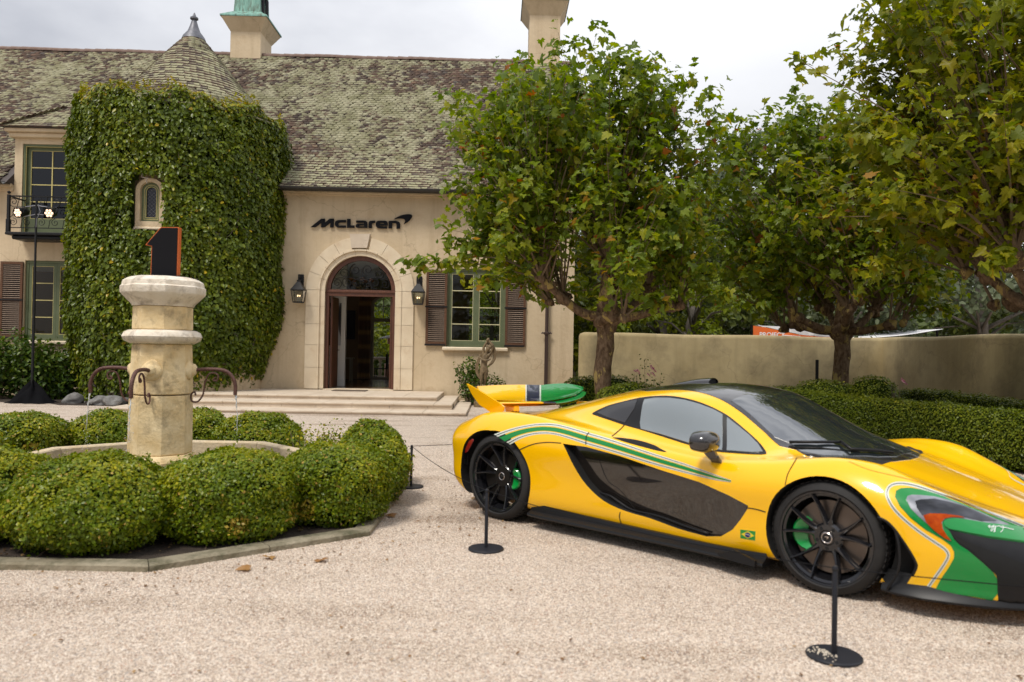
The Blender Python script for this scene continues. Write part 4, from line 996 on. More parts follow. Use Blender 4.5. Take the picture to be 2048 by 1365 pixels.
# ------------------------------------------------------------------ climbing fig on the turret
def ivy():
    root = empty('climbing_ivy', tuple(h2w(TC[0], TC[1], 0)), YAW, 'thick dark green creeper covering the whole round turret up to its cone roof', 'climbing plant')
    def R_(a, z):
        side = np.cos(a)
        base = 2.47 + .10 * (side < 0) * -side + .025 * np.sin(a * 7 + z * 1.1) + .025 * np.sin(z * 3.1 + a * 4) + .025 * np.sin(a * 13 - z * 2.3) + .02 * np.sin(a * 21 + z * 5.5) * np.sin(z * 6.3 - a * 9)
        low = np.clip((2.2 - z) / 2.2, 0, 1)
        base = base - low ** 1.3 * (.42 + .38 * np.clip(side, 0, 1))
        top = np.clip((z - 6.3) / .7, 0, 1)
        return base - top ** 2 * .10
    def ztop(a): return 7.16 - .08 * np.cos(a) * (np.cos(a) > 0) + .10 * np.sin(a * 9) + .05 * np.sin(a * 23) + .10 * (np.cos(a) < 0) * -np.cos(a)
    def hole(a, z):
        da = (a - ta + pi) % (2 * pi) - pi
        w_ = .36 + .02 * np.sin(z * 9); 
        return (np.abs(da) * 2.45 < w_) & (z > zw0 - .22) & (z < zw1 + .16 - .5 * np.clip(np.abs(da) * 2.45 - .12, 0, 1) ** 1.2)
    nb = MB(); na, nz_ = 96, 44; vs = []; fs = []
    for j in range(nz_ + 1):
        for i in range(na):
            a = -pi - .25 + (pi + .5) * i / (na - 1); z = (ztop(a) - .10) * j / nz_; r = R_(a, z) - .14
            vs.append((r * cos(a), r * sin(a), z))
    for j in range(nz_):
        for i in range(na - 1):
            a = -pi - .25 + (pi + .5) * (i + .5) / (na - 1); z = (ztop(a) - .1) * (j + .5) / nz_
            if not hole(a, z): fs.append((j * na + i, j * na + i + 1, (j + 1) * na + i + 1, (j + 1) * na + i))
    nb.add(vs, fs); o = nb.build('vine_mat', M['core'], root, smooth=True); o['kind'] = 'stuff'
    n = 60000
    a = RNG.uniform(-pi - .2, .2, n); z = RNG.random(n) ** .97 * (ztop(a) + .03); k = ~hole(a, z)
    k &= ~((z < .9) & (RNG.random(n) < .55 - .5 * z))
    a, z = a[k], z[k]; n = len(a)
    r = R_(a, z) + RNG.normal(0, .035, n) + .02
    P = np.stack([r * np.cos(a), r * np.sin(a), z], 1)
    nr = np.stack([np.cos(a), np.sin(a), np.full(n, .35)], 1) + RNG.normal(0, .42, (n, 3))
    nr[:, 2] += np.clip((z - ztop(a) + .25) / .3, 0, 1) * .8
    # leaf tips hang down
    fr_ = frames(nr, RNG.normal(pi, .75, n))
    # frames(): y axis is up the wall for spin 0
    s = RNG.uniform(.06, .135, n); thin = np.sin(a * 17 + z * 3.7) * np.sin(z * 5.1 - a * 8); s *= np.where(thin > .72, .55, 1)
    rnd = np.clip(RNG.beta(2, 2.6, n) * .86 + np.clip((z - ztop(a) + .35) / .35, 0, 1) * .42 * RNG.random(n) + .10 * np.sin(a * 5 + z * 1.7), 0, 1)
    m_ = RNG.random(n) < .006; rnd[m_] = 1
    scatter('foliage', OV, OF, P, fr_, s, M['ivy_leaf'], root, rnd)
    # runners reaching out over the wall and the sill of the little window
    b = MB(); rP = []; rr4 = random.Random(12)
    for q in range(40):
        if q < 10: a0_ = rr4.choice([rr4.uniform(-.32, -.02), rr4.uniform(-pi, -pi + .3)]); z0_ = rr4.uniform(.3, 6.6); da_, dz_ = (.045 if a0_ > -1 else -.045), rr4.uniform(-.05, .06)
        else: a0_ = rr4.uniform(-pi, -.1); z0_ = rr4.uniform(.6, 6.8); da_, dz_ = rr4.uniform(-.02, .02), -.05
        pts = []
        for i in range(7):
            R0_ = float(R_(np.array(a0_), z0_)) + .03 + i * .016; p_ = (R0_ * cos(a0_), R0_ * sin(a0_), z0_); pts.append(p_)
            for _q in range(4): rP.append(np.array(p_) + np.array([rr4.uniform(-.04, .04) for _ in range(3)]))
            a0_ += da_ * .35; z0_ += dz_
        b.tube(pts, .004, 3, caps=False)
    b.build('runner', M['twig'], root)['kind'] = 'stuff'
    rP = np.array(rP); scatter('runner_leaf', OV, OF, rP, frames(RNG.normal(0, 1, (len(rP), 3)) + [0, -.5, .2], RNG.uniform(0, 6, len(rP))), RNG.uniform(.05, .10, len(rP)), M['ivy_leaf'], root, RNG.uniform(.3, .95, len(rP)))
    # sprigs standing above the rim
    n = 1500; a = RNG.uniform(-pi, 0.1, n); cl_ = np.round(a * 22) / 22 + RNG.normal(0, .012, n); zz = ztop(a) + RNG.random(n) ** 2 * .28 * (np.sin(np.round(a * 22) * 12.9) * .5 + .6)
    P = np.stack([(R_(a, zz) - .05) * np.cos(cl_), (R_(a, zz) - .05) * np.sin(cl_), zz], 1)
    scatter('rim_sprig', OV, OF, P, frames(RNG.normal(0, 1, (n, 3)) + .01, RNG.uniform(0, 6, n)), RNG.uniform(.05, .09, n), M['ivy_leaf'], root, RNG.uniform(.75, 1, n))
    # bare vine stems
    b = MB(); rr_ = random.Random(5)
    for q in range(90):
        a0_ = rr_.uniform(-pi, -.1); z0_ = rr_.uniform(.1, 6.2); pts = []
        if q < 34: z0_ = rr_.uniform(0, .5)
        for i in range(7):
            pts.append(((float(R_(np.array(a0_), z0_)) + .015) * cos(a0_), (float(R_(np.array(a0_), z0_)) + .015) * sin(a0_), z0_)); a0_ += rr_.uniform(-.05, .05); z0_ += rr_.uniform(-.02, .13)
        b.tube(pts, rr_.uniform(.006, .014) if q >= 34 else rr_.uniform(.01, .03), 4)
    o = b.build('vine_stem', mat('grey_vine', (.15, .12, .09), (.26, .22, .18), scale=9, rough=.9), root); o['kind'] = 'stuff'
ivy()

# ------------------------------------------------------------------ clipped bushes
def bush(X, Y, rx, ry, h, n, lab, group, leaf=.022, m='box_leaf', name='box_bush', seed=0, zc=None, twigs=True, bare=.12):
    root = empty(name, (X, Y, 0), 0, lab, 'bush', group)
    rs_ = np.random.default_rng(100 + seed); ph = rs_.uniform(0, 6.28, 8)
    def rad(d):
        return 1 + .05 * np.sin(d[:, 0] * 4 + ph[0]) * np.sin(d[:, 1] * 4 + ph[1]) + .04 * np.sin(d[:, 2] * 6 + ph[2]) + .035 * np.sin(d[:, 0] * 9 + ph[3]) * np.sin(d[:, 2] * 8 + ph[4]) + .02 * np.sin(d[:, 1] * 17 + ph[5]) * np.sin(d[:, 0] * 15 + ph[6])
    def shape(d):
        # superellipsoid: round shoulders, sides tucked in near the ground
        p = np.abs(d) ** (1 / .80) * np.sign(d); p = d / (np.abs(d[:, 0:1]) ** 2.3 + np.abs(d[:, 1:2]) ** 2.3 + np.abs(d[:, 2:3]) ** 2.3) ** (1 / 2.3)
        r = rad(d)[:, None]; q = p * r * np.array([[rx, ry, h * .56]]); q[:, 2] += h * .50
        lo = np.clip((.22 * h - q[:, 2]) / (.3 * h), 0, 1); q[:, :2] *= (1 - .09 * lo)[:, None]; return q
    bm = bmesh.new(); bmesh.ops.create_icosphere(bm, subdivisions=4, radius=1)
    d = np.array([v.co[:] for v in bm.verts]); q = shape(d) ; c = np.array([0, 0, h * .5]); q = c + (q - c) * .90; q[:, 2] = np.maximum(q[:, 2], .01)
    for v, p in zip(bm.verts, q): v.co = p
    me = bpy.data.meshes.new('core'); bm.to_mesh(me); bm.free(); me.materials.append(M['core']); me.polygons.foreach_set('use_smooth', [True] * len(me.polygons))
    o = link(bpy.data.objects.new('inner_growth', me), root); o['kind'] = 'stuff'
    d = rs_.normal(0, 1, (n, 3)); d /= np.linalg.norm(d, axis=1, keepdims=True); d = d[d[:, 2] > -.85]; n = len(d)
    q = shape(d); nr = d + rs_.normal(0, .55, (n, 3)); nr[:, 2] += .35
    jit = rs_.normal(0, 1, n); q = c + (q - c) * (1 + .022 * jit)[:, None]
    keep = (q[:, 2] > .02) & ~((q[:, 2] < h * .16) & (rs_.random(n) < .5)); 
    cell = np.sin(q[:, 0] * 23 + ph[0]) * np.sin(q[:, 1] * 19 + ph[1]) * np.sin(q[:, 2] * 21 + ph[2]); keep &= ~((cell > .45) & (rs_.random(n) < bare * 5))
    q, nr, jit, d = q[keep], nr[keep], jit[keep], d[keep]; n = len(q)
    spin = rs_.uniform(0, 6.28, n); R_ = frames(nr, spin)
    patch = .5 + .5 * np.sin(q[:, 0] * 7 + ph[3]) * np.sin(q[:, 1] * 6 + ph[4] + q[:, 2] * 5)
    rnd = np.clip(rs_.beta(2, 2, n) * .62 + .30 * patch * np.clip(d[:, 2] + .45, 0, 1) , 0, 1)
    rnd[rs_.random(n) < .02] = 1
    brown = (np.sin(q[:, 0] * 11 + ph[5]) * np.sin(q[:, 2] * 13 + ph[6]) * np.sin(q[:, 1] * 9 + ph[2]) > .62) & (q[:, 2] < h * .55); rnd[brown & (rs_.random(n) < .6)] = rs_.uniform(.93, 1)
    # stray shoots standing out of the clipped face
    sc_ = np.sin(q[:, 0] * 31 + ph[1]) * np.sin(q[:, 1] * 29 + ph[2]) * np.sin(q[:, 2] * 33 + ph[0]); out_ = (sc_ > .55) & (rs_.random(n) < .5)
    q = q + np.where(out_[:, None], d * rs_.uniform(.005, .05, n)[:, None], 0)
    s = rs_.uniform(.6, 1.45, n) * leaf
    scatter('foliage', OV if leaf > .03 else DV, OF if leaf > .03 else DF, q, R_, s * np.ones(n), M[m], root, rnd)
    if twigs:
        b = MB(); r2 = random.Random(seed)
        for k in range(46):
            a = r2.uniform(0, 6.28); z = r2.uniform(.01, .18 * h + .05); p0 = Vector((rx * .55 * cos(a), ry * .55 * sin(a), z)); p1 = Vector((rx * r2.uniform(.78, .98) * cos(a + .2), ry * r2.uniform(.78, .98) * sin(a + .2), z + r2.uniform(-.02, .14)))
            b.tube([p0, (p0 + p1) / 2 + Vector((0, 0, .03)), p1], .0035, 3)
        o = b.build('twig', M['twig'], root); o['kind'] = 'stuff'
    return root
G = 'clipped box bushes ringing the fountain basin'
FB = [(-2.80, 5.27, .50, .50, .57, 17000, 'widest box bush, before the fountain pillar and close to the kerb'),
      (-2.02, 5.64, .47, .50, .575, 16000, 'box bush between the widest one and the bush by the kerb corner'),
      (-1.38, 6.18, .42, .45, .60, 14000, 'clipped box bush right behind the kerb corner that points to the car'),
      (-1.24, 6.98, .33, .42, .57, 9000, 'small clipped box bush hiding the foot of a barrier post'),
      (-1.38, 7.75, .33, .40, .58, 7000, 'low round box bush peeping out behind the small one at the barrier post'),
      (-3.66, 5.45, .47, .52, .60, 13000, 'clipped box bush cut by the picture edge beside the wide bush before the pillar'),
      (-2.92, 9.0, .49, .42, .56, 8000, 'yellowish box bush behind the basin in front of the entrance steps'),
      (-3.72, 9.15, .40, .40, .56, 6000, 'yellowish box bush half hidden behind the fountain pillar'),
      (-4.72, 9.1, .44, .42, .56, 7000, 'yellow topped box bush behind the basin just beside the pillar under the spout'),
      (-5.42, 8.6, .48, .42, .56, 7500, 'flat topped box bush behind the basin near the black light stand'),
      (-5.55, 7.7, .42, .42, .55, 5500, 'box bush at the picture edge behind the basin rim')]
for i, (X, Y, rx, ry, h, n, lab) in enumerate(FB): bush(X, Y, rx * .99, ry * 1.0, h * (1 + .03 * sin(i * 2.1)), int(n * 2.1), lab, G, leaf=.0245 if Y < 7 else .03, seed=i)

def shrub(X, Y, rx, ry, h, n, lab, leaf=.09, m='shrub_leaf', name='shrub', seed=0, cat='shrub', z0=.05, group=None, stems=14):
    """loose shrub: stems with leaf sprays"""
    root = empty(name, (X, Y, 0), 0, lab, cat, group); rs_ = np.random.default_rng(300 + seed)
    b = MB(); P = []; Nn = []
    for k in range(stems):
        a = rs_.uniform(0, 6.28); u = sqrt(rs_.random()); e = Vector((rx * u * cos(a), ry * u * sin(a), h * (rs_.uniform(.55, 1.0) if u < .8 else rs_.uniform(.35, .85))))
        s_ = Vector((e.x * .25, e.y * .25, 0)); mid = s_.lerp(e, .5) + Vector((e.x * .12, e.y * .12, .04))
        pts = [s_.lerp(mid, t / 4) if t < 5 else mid.lerp(e, (t - 4) / 4) for t in range(9)]
        b.tube([tuple(p) for p in pts], [max(.003, .012 * (1 - t / 10)) for t in range(9)], 4)
        m_ = n // stems; t = rs_.uniform(.10, 1, m_) ** .8 * 8
        for ti in t:
            i = int(min(7, ti)); p = pts[i].lerp(pts[i + 1], ti - i); off = rs_.normal(0, 1, 3); off *= (.13 + .10 * rs_.random()) * min(1, rx / .6) / np.linalg.norm(off)
            P.append(np.array(p) + off); Nn.append(off * np.array([1, 1, .3]) * 3 + np.array([0, 0, .4]))
    o = b.build('stem', M['twig'], root); o['kind'] = 'stuff'
    P = np.array(P); P[:, 2] = np.maximum(P[:, 2], z0); Nn = np.array(Nn) + rs_.normal(0, .35, (len(P), 3))
    scatter('foliage', OV, OF, P, frames(Nn, rs_.uniform(0, 6.28, len(P))), rs_.uniform(.6, 1.25, len(P)) * leaf, M[m], root, np.clip(rs_.beta(2, 2, len(P)) + .15 * (P[:, 2] / h - .5), 0, 1))
    return root
shrub(-2.18, 8.35, .42, .35, .52, 1500, 'straggly loose shrub with upright shoots between the box bushes and the gravel', leaf=.035, m='box_leaf', name='straggly_shrub', seed=3, stems=22)
def wpt(px, py, Y): p = at(px, py, Y); return p
for i, (px, Y, r, h, lab) in enumerate([(-15, 18.6, .75, 1.62, 'dark leafy shrub under the louvred shutter at the picture edge'), (60, 18.7, .72, 1.66, 'dark leafy shrub under the window behind the black light stand'), (112, 18.9, .55, 1.15, 'lower leafy shrub between the light stand and the creeper')]):
    shrub(at(px, 700, Y)[0], Y, r, .55, h, 3000, lab, leaf=.12, seed=10 + i, stems=30)
shrub(at(945, 700, 19.35)[0], 19.35, .42, .28, 1.25, 1300, 'leafy green shrub growing behind the statue against the wall', leaf=.085, seed=20, stems=20)
shrub(at(990, 700, 19.5)[0], 19.5, .32, .22, .85, 700, 'low leafy shrub beside the statue pedestal', leaf=.08, seed=21, stems=12)
shrub(at(1037, 700, 19.3)[0], 19.3, .32, .25, .42, 500, 'small dark green plant under the car wing beside a grey rock', leaf=.08, seed=22, stems=10)
def rock(px, Y, r, lab, seed, sc=(1, .8, .62)):
    b = MB(); b.ball((0, 0, r * .30), r, 3, .26, seed, sc); p = at(px, 700, Y); o = b.build('rock', M['rock'], None, smooth=True, ang=180); o.location = (p[0], Y, 0); tag(o, lab, 'rock')
rock(152, 17.6, .22, 'smooth grey rock at the foot of the creeper near the light stand', 3)
rock(197, 17.2, .20, 'brownish rock among the vine stems behind the fountain spout', 5)
rock(232, 17.1, .24, 'larger rock among the vine stems next to the fountain pillar', 6)
rock(1062, 19.5, .28, 'grey rock against the house wall behind the car wing', 7)

# ------------------------------------------------------------------ fountain
FC = (-3.20, 7.10)
ft = empty('fountain', (FC[0], FC[1], 0), 0, 'octagonal stone fountain with a pillar, iron spouts and a low basin', 'fountain')
def octo(r, rot=pi / 8, n=8): return [(r * cos(rot + 2 * pi * i / n), r * sin(rot + 2 * pi * i / n)) for i in range(n)]
b = MB(); RB = 1.42; TK = .13; gapa = .006
for i in range(8):                                                # basin rim of eight slabs
    a0_, a1_ = pi / 8 + i * pi / 4, pi / 8 + (i + 1) * pi / 4
    o0, o1 = Vector((RB * cos(a0_), RB * sin(a0_), 0)), Vector((RB * cos(a1_), RB * sin(a1_), 0)); i0, i1 = o0 * (1 - TK / RB), o1 * (1 - TK / RB)
    t = (o1 - o0).normalized() * .003; b = MB()
    V_ = []
    for z in (0, .34):
        for p in (o0 + t, o1 - t, i1 - t, i0 + t): V_.append((p.x, p.y, z))
    zt_ = .352
    for p, q in ((o0, i0), (o1, i1), (i1, o1), (i0, o0)):
        e = p + (q - p).normalized() * .012 + (t if p in (o0, i0) else -t); V_.append((e.x, e.y, zt_))
    b.add(V_, [(0, 3, 2, 1), (0, 1, 5, 4), (1, 2, 6, 5), (2, 3, 7, 6), (3, 0, 4, 7), (4, 5, 9, 8), (5, 6, 10, 9), (6, 7, 11, 10), (7, 4, 8, 11), (8, 9, 10, 11)])
    b.build('basin_slab', mat('basin_stone', (.50, .38, .22), (.66, .56, .40), scale=4, rough=.9, bump=.4, bscale=30, dark=(.30, .22, .13), dscale=4, dlo=.5, dhi=.72) if i == 0 else bpy.data.materials['basin_stone'], ft)
b = MB(); b.lathe([(RB * .9 / cos(pi / 8) * .92, .20), (.01, .20)], 8, rot=pi / 8, cap0=False, cap1=False)
wm, wt, wb = newmat('basin_water'); wb.inputs['Base Color'].default_value = (.10, .09, .06, 1); wb.inputs['Roughness'].default_value = .06; wb.inputs['Specular IOR Level'].default_value = .6
b.build('water', wm, ft)
PR = .268; rot8 = pi / 8 + .06
b = MB(); b.lathe([(PR + .06, .05), (PR + .075, .28), (PR + .075, .335), (PR + .03, .385), (PR, .39)], 8, rot=rot8); b.build('plinth', M['fountain_stone'], ft)
zt0 = at(325, 610, 7.1 - .3)[2]; z_r0, z_r1 = at(325, 684, 6.75)[2], at(325, 662, 6.75)[2]; zj_ = at(325, 793, 6.8)[2]; zct = at(325, 556, 7.1)[2]
def rough_oct(name, r0, r1, z0, z1, m):
    bb = MB(); K_ = 14; pr_ = [(r0 + (r1 - r0) * i / K_, z0 + (z1 - z0) * i / K_) for i in range(K_ + 1)]
    bb.lathe([(pr_[0][0] - .010, z0)] + [(p[0], p[1]) for p in pr_[0:1]] [0:0] + [(p[0], p[1] + (.008 if i == 0 else (-.008 if i == K_ else 0))) for i, p in enumerate(pr_)] + [(pr_[-1][0] - .010, z1)], 8, rot=rot8)
    return bb.build(name, m, ft)
rough_oct('lower_block', PR + .005, PR, .391, zj_ - .004, M['fountain_stone']); rough_oct('middle_block', PR + .002, PR - .015, zj_ + .004, z_r0 - .02, M['fountain_stone'])
b = MB(); rr0 = PR + .01; hz = (z_r1 - z_r0)
b.lathe([(rr0 - .01, z_r0 - .018), (rr0 + .005, z_r0 - .01), (rr0 + .045, z_r0 + .1 * hz), (rr0 + .062, z_r0 + .5 * hz), (rr0 + .045, z_r0 + .9 * hz), (rr0 + .01, z_r1 + .008), (rr0 - .02, z_r1 + .012)], 8, rot=rot8); b.build('ring_moulding', M['fountain_cap'], ft, smooth=True, ang=40)
rough_oct('upper_block', PR - .012, PR - .015, z_r1 + .013, zt0 - .002, M['fountain_stone'])
b = MB(); H_ = zct - zt0
b.lathe([(PR - .008, zt0 - .001), (PR, zt0 + .06 * H_), (PR + .04, zt0 + .22 * H_), (PR + .085, zt0 + .40 * H_), (PR + .094, zt0 + .46 * H_), (PR + .094, zt0 + .66 * H_), (PR + .080, zt0 + .70 * H_), (PR + .080, zt0 + .74 * H_), (PR + .072, zt0 + .86 * H_), (PR + .03, zt0 + .96 * H_), (PR + .0, zt0 + H_)], 8, rot=rot8)
b.build('cap', M['fountain_cap'], ft, smooth=True, ang=38)
def spout(az, lab=None):
    """iron spout leaving the pillar in direction az"""
    sp = empty('spout', (0, 0, 0), az); sp.parent = ft
    zs_ = at(300, 742, 6.8)[2]; b = MB()
    b.ball((PR - .03, 0, zs_), .095, 3, .05, 4, (.55, 1, 1)); b.ball((PR + .01, 0, zs_ + .005), .055, 2, .05, 5, (.7, 1, 1)); b.build('boss', M['fountain_stone'], sp, smooth=True, ang=180)
    b = MB(); pts = [(PR + .02, 0, zs_), (PR + .12, 0, zs_ + .012), (PR + .24, 0, zs_ + .01), (PR + .315, 0, zs_ - .008), (PR + .37, 0, zs_ - .06), (PR + .395, 0, zs_ - .13), (PR + .395, 0, zs_ - .22)]
    b.tube(cr_spline(pts, 5), .017, 10); b.build('pipe', M['rust'], sp, smooth=True, ang=60)
    b = MB(); c1 = [(PR + .235, 0, zs_ - .03)]
    pts = [(PR + .20 + .035 * cos(a), 0, zs_ - .055 - .035 * sin(a)) for a in np.linspace(2.4 * pi, .9 * pi, 12)]
    pts = [(PR + .20 + .018, 0, zs_ - .06), (PR + .195, 0, zs_ - .085), (PR + .228, 0, zs_ - .09), (PR + .238, 0, zs_ - .045), (PR + .20, 0, zs_ - .02), (PR + .15, 0, zs_ - .04), (PR + .12, 0, zs_ - .12), (PR + .105, 0, zs_ - .22), (PR + .06, 0, zs_ - .285), (PR + .005, 0, zs_ - .28), (PR - .0, 0, zs_ - .22), (PR + .03, 0, zs_ - .20), (PR + .04, 0, zs_ - .23)]
    b.tube(cr_spline(pts, 5), .0085, 6); b.build('scroll_brace', M['rust'], sp, smooth=True, ang=60)
    # falling water
    b = MB(); z = zs_ - .22; xw = PR + .395; r2 = random.Random(int(az * 100)); pts = []; rad = []
    while z > zs_ - .58: t = (zs_ - .22 - z); pts.append((xw + .05 * sqrt(t) + r2.uniform(-.004, .004), r2.uniform(-.004, .004), z)); rad.append(max(.0012, .008 * (1 - t * 2.2) * r2.uniform(.35, 1.4))); z -= .018
    b.tube(pts, rad, 5)
    for k in range(60): t = r2.random(); b.ball((xw + .05 * sqrt(t * .8) + r2.uniform(-.035, .035), r2.uniform(-.03, .03), zs_ - .25 - t * .72), r2.uniform(.002, .0045), 1)
    wmat = bpy.data.materials.get('falling_water') or mat('falling_water', (.60, .62, .62), rough=.08, spec=.8)
    b.build('water_stream', wmat, sp, smooth=True, ang=180)
for az in (radians(178), radians(-86), radians(3), radians(92)): spout(az)
# numeral on the pillar
def P1(p): q = at(p[0], p[1], FC[1]); return q
nx, nz0 = P1((328, 553))[0], zct
def nn_(p): q = P1(p); return (q[0] - nx, q[2] - nz0)
one = [(303, 552), (303, 495), (294, 490), (320, 457), (327, 455), (357, 455), (359, 552)]
Z8b = lambda x, y: (140 + x / 2.624, 420 + y / 2.624)
one = [Z8b(425, 335), Z8b(430, 194), Z8b(398, 185), Z8b(474, 97), Z8b(484, 91), Z8b(574, 92), Z8b(566, 342)]
nm = empty('number_sign', (nx, FC[1] + .0, nz0), 0, 'black numeral sign with an orange edge standing on top of the fountain pillar', 'sign')
bp = [nn_(p) for p in one]; bp[0] = (bp[0][0], .016); bp[-1] = (bp[-1][0], .016); b = MB(); b.holed(bp, [], -.010, .05)
cx_ = sum(p[0] for p in bp) / 7; cz_ = sum(p[1] for p in bp) / 7
b.build('orange_body', M['orange'], nm)
def inset(poly, d):
    n = len(poly); r = []
    ar = sum(poly[i][0] * poly[(i + 1) % n][1] - poly[(i + 1) % n][0] * poly[i][1] for i in range(n)); s_ = 1 if ar > 0 else -1
    for i in range(n):
        p0, p1, p2 = Vector(poly[i - 1]), Vector(poly[i]), Vector(poly[(i + 1) % n]); e1 = (p1 - p0).normalized(); e2 = (p2 - p1).normalized()
        n1 = Vector((-e1.y, e1.x)) * s_; n2 = Vector((-e2.y, e2.x)) * s_; k = (n1 + n2); k = k / max(.3, k.length_squared) * 2; r.append(tuple(p1 + k * d))
    return r
ip = inset(bp, .0085); ip[0] = (ip[0][0], .0165); ip[-1] = (ip[-1][0], .0165); b = MB(); b.holed(ip, [], -.016, -.0105); b.build('black_face', M['letter'], nm)
b = MB(); b.box(-.125, .175, -.085, .085, .001, .0155, bev=.003); b.build('base', M['letter'], nm)

# kerb round the bed, laid in lengths
KP = [(-1.02, 5.72), (-1.03, 8.2), (-2.05, 9.65), (-4.4, 9.72), (-6.0, 8.4), (-6.05, 5.9), (-4.45, 4.70), (-2.18, 4.72)]
kb = empty('kerb', (0, 0, 0), 0, 'low stone kerb around the bed of box bushes', 'kerb')
for i in range(8):
    p, q = Vector(KP[i]), Vector(KP[(i + 1) % 8]); ctr = Vector((-3.5, 7.2)); Ln = (q - p).length; ns = 2 if Ln > 2.3 else (2 if i in (7,) else 1)
    for k in range(ns):
        a, c = p.lerp(q, k / ns), p.lerp(q, (k + 1) / ns); d = (c - a).normalized() * .003; a2, c2 = a + d, c - d
        ia, ic = a2 + (ctr - a2) * .05, c2 + (ctr - c2) * .05; e = .012; b = MB(); ea, ec = a2 + (ctr - a2) * .006, c2 + (ctr - c2) * .006
        V_ = [(a2.x, a2.y, -.02), (c2.x, c2.y, -.02), (ic.x, ic.y, -.02), (ia.x, ia.y, -.02), (a2.x, a2.y, .034), (c2.x, c2.y, .034), (ec.x, ec.y, .045), (ea.x, ea.y, .045), (ic.x, ic.y, .045), (ia.x, ia.y, .045)]
        b.add(V_, [(0, 1, 5, 4), (4, 5, 6, 7), (7, 6, 8, 9), (2, 3, 9, 8), (1, 2, 8, 6, 5), (3, 0, 4, 7, 9)]); b.build('kerb_stone', M['kerb'], kb, fix=True)
sheet('fountain_bed_soil', [tuple(Vector(p).lerp(Vector((-3.5, 7.2)), .045)) for p in KP], .03, M['soil'])

n = 2600; a = RNG.uniform(-pi, pi, n); rr_ = RNG.uniform(1.7, 2.52, n); px_l = -3.5 + rr_ * np.cos(a) * 1.0; py_l = 7.2 + rr_ * np.sin(a) * .98
scatter('bed_litter', [(-.5, -.25, 0), (.1, -.4, .12), (.5, 0, .05), (.05, .35, .16), (-.4, .2, .02)], [(0, 1, 3, 4), (1, 2, 3)], np.stack([px_l, py_l, RNG.uniform(.033, .045, n)], 1), frames(np.stack([RNG.normal(0, .3, n), RNG.normal(0, .3, n), np.ones(n)], 1), RNG.uniform(0, 6, n)), RNG.uniform(.012, .04, n), leafmat('bed_litter_brown', [(0, (.05, .028, .014)), (.6, (.14, .08, .035)), (.9, (.28, .19, .09)), (1, (.12, .16, .02))], trans=.05))
# ------------------------------------------------------------------ barrier posts and ropes
def stanchion(x, y, lab, top=.42, stones=False):
    r = empty('barrier_post', (x, y, 0), 0, lab, 'barrier post', 'low black rope barrier posts')
    b = MB(); b.lathe([(.118, .0), (.124, .003), (.124, .011), (.118, .016), (.02, .019)], 40); b.build('base', M['stanchion'], r, smooth=True, ang=30)
    b = MB(); b.lathe([(.0125, .018), (.0125, top - .004), (.010, top)], 14); b.build('post', M['stanchion'], r, smooth=True, ang=40)
    b = MB(); b.lathe([(.0145, top - .022), (.0145, top - .012)], 14); b.build('collar', M['iron'], r, smooth=True, ang=40)
    return r
S1 = gnd(972, 1100); S2 = gnd(1668, 1315); S3 = gnd(822, 975); S4 = np.array([4.3, 3.0, 0])
stanchion(S1[0], S1[1], 'black barrier post on the gravel in front of the rear wheel')
stanchion(S2[0], S2[1], 'black barrier post in front of the front wheel with gravel on its foot')
stanchion(S3[0], S3[1], 'black barrier post mostly hidden behind the box bushes')
def rope(a, c, sag, lab, za=.41, zc=.41):
    pts = []
    for i in range(25): t = i / 24; pts.append((a[0] + (c[0] - a[0]) * t, a[1] + (c[1] - a[1]) * t, za + (zc - za) * t - sag * 4 * t * (1 - t)))
    b = MB(); b.tube(pts, .0028, 6); o = b.build('barrier_rope', M['black'], None, smooth=True, ang=180); tag(o, lab, 'rope', 'thin black barrier ropes')
rope(S3, S1, .035, 'thin black rope from the hidden barrier post to the one by the rear wheel')
rope(S1, S2, .045, 'thin black rope strung past the sill of the car between two barrier posts')
rope(S2, S4, .03, 'thin black rope running from the near barrier post past the nose of the car')
rope(S3, np.array([1.2, 9.4, 0]), .02, 'thin black rope passing behind the tail of the car')
# gravel kicked onto the near foot
n = 46; rs_ = np.random.default_rng(8); a = rs_.uniform(2.2, 4.6, n); r_ = rs_.uniform(.02, .12, n)
iv = MB(); iv.ball((0, 0, 0), 1, 1); 
scatter('gravel_on_base', iv.v, iv.f, np.stack([S2[0] + r_ * np.cos(a), S2[1] + r_ * np.sin(a), np.full(n, .021)], 1), frames(rs_.normal(0, 1, (n, 3)), a), rs_.uniform(.003, .006, n), mat('pale_pebble', (.55, .47, .36), (.7, .62, .5), scale=50, rough=.9), None)

# fallen leaves
fl = leafmat('dry_leaf', [(0, (.25, .12, .04)), (1, (.42, .24, .08))], trans=.1)
lme = leaf_meshes('fallen_leaf', [(x * .09, y * .09, z * .07) for x, y, z in PLV], PLF, fl, 4)
for i, (px, py, lab) in enumerate([(640, 1127, 'dry orange leaf on the gravel out from the kerb stones'), (500, 1141, 'dry brown leaf on the gravel close to the kerb below the bushes'), (535, 1117, 'curled brown leaf against the kerb'), (948, 1000, 'small dry leaf on the gravel beside the rear tyre'), (790, 1035, 'brown leaf litter by the corner of the kerb')]):
    g_ = gnd(px, py); o = link(bpy.data.objects.new('fallen_leaf', lme[i % 4])); o.location = (g_[0], g_[1], .014); o.rotation_euler = (.15, -.2, i * 1.9); tag(o, lab, 'leaf', 'dry leaves fallen on the gravel')

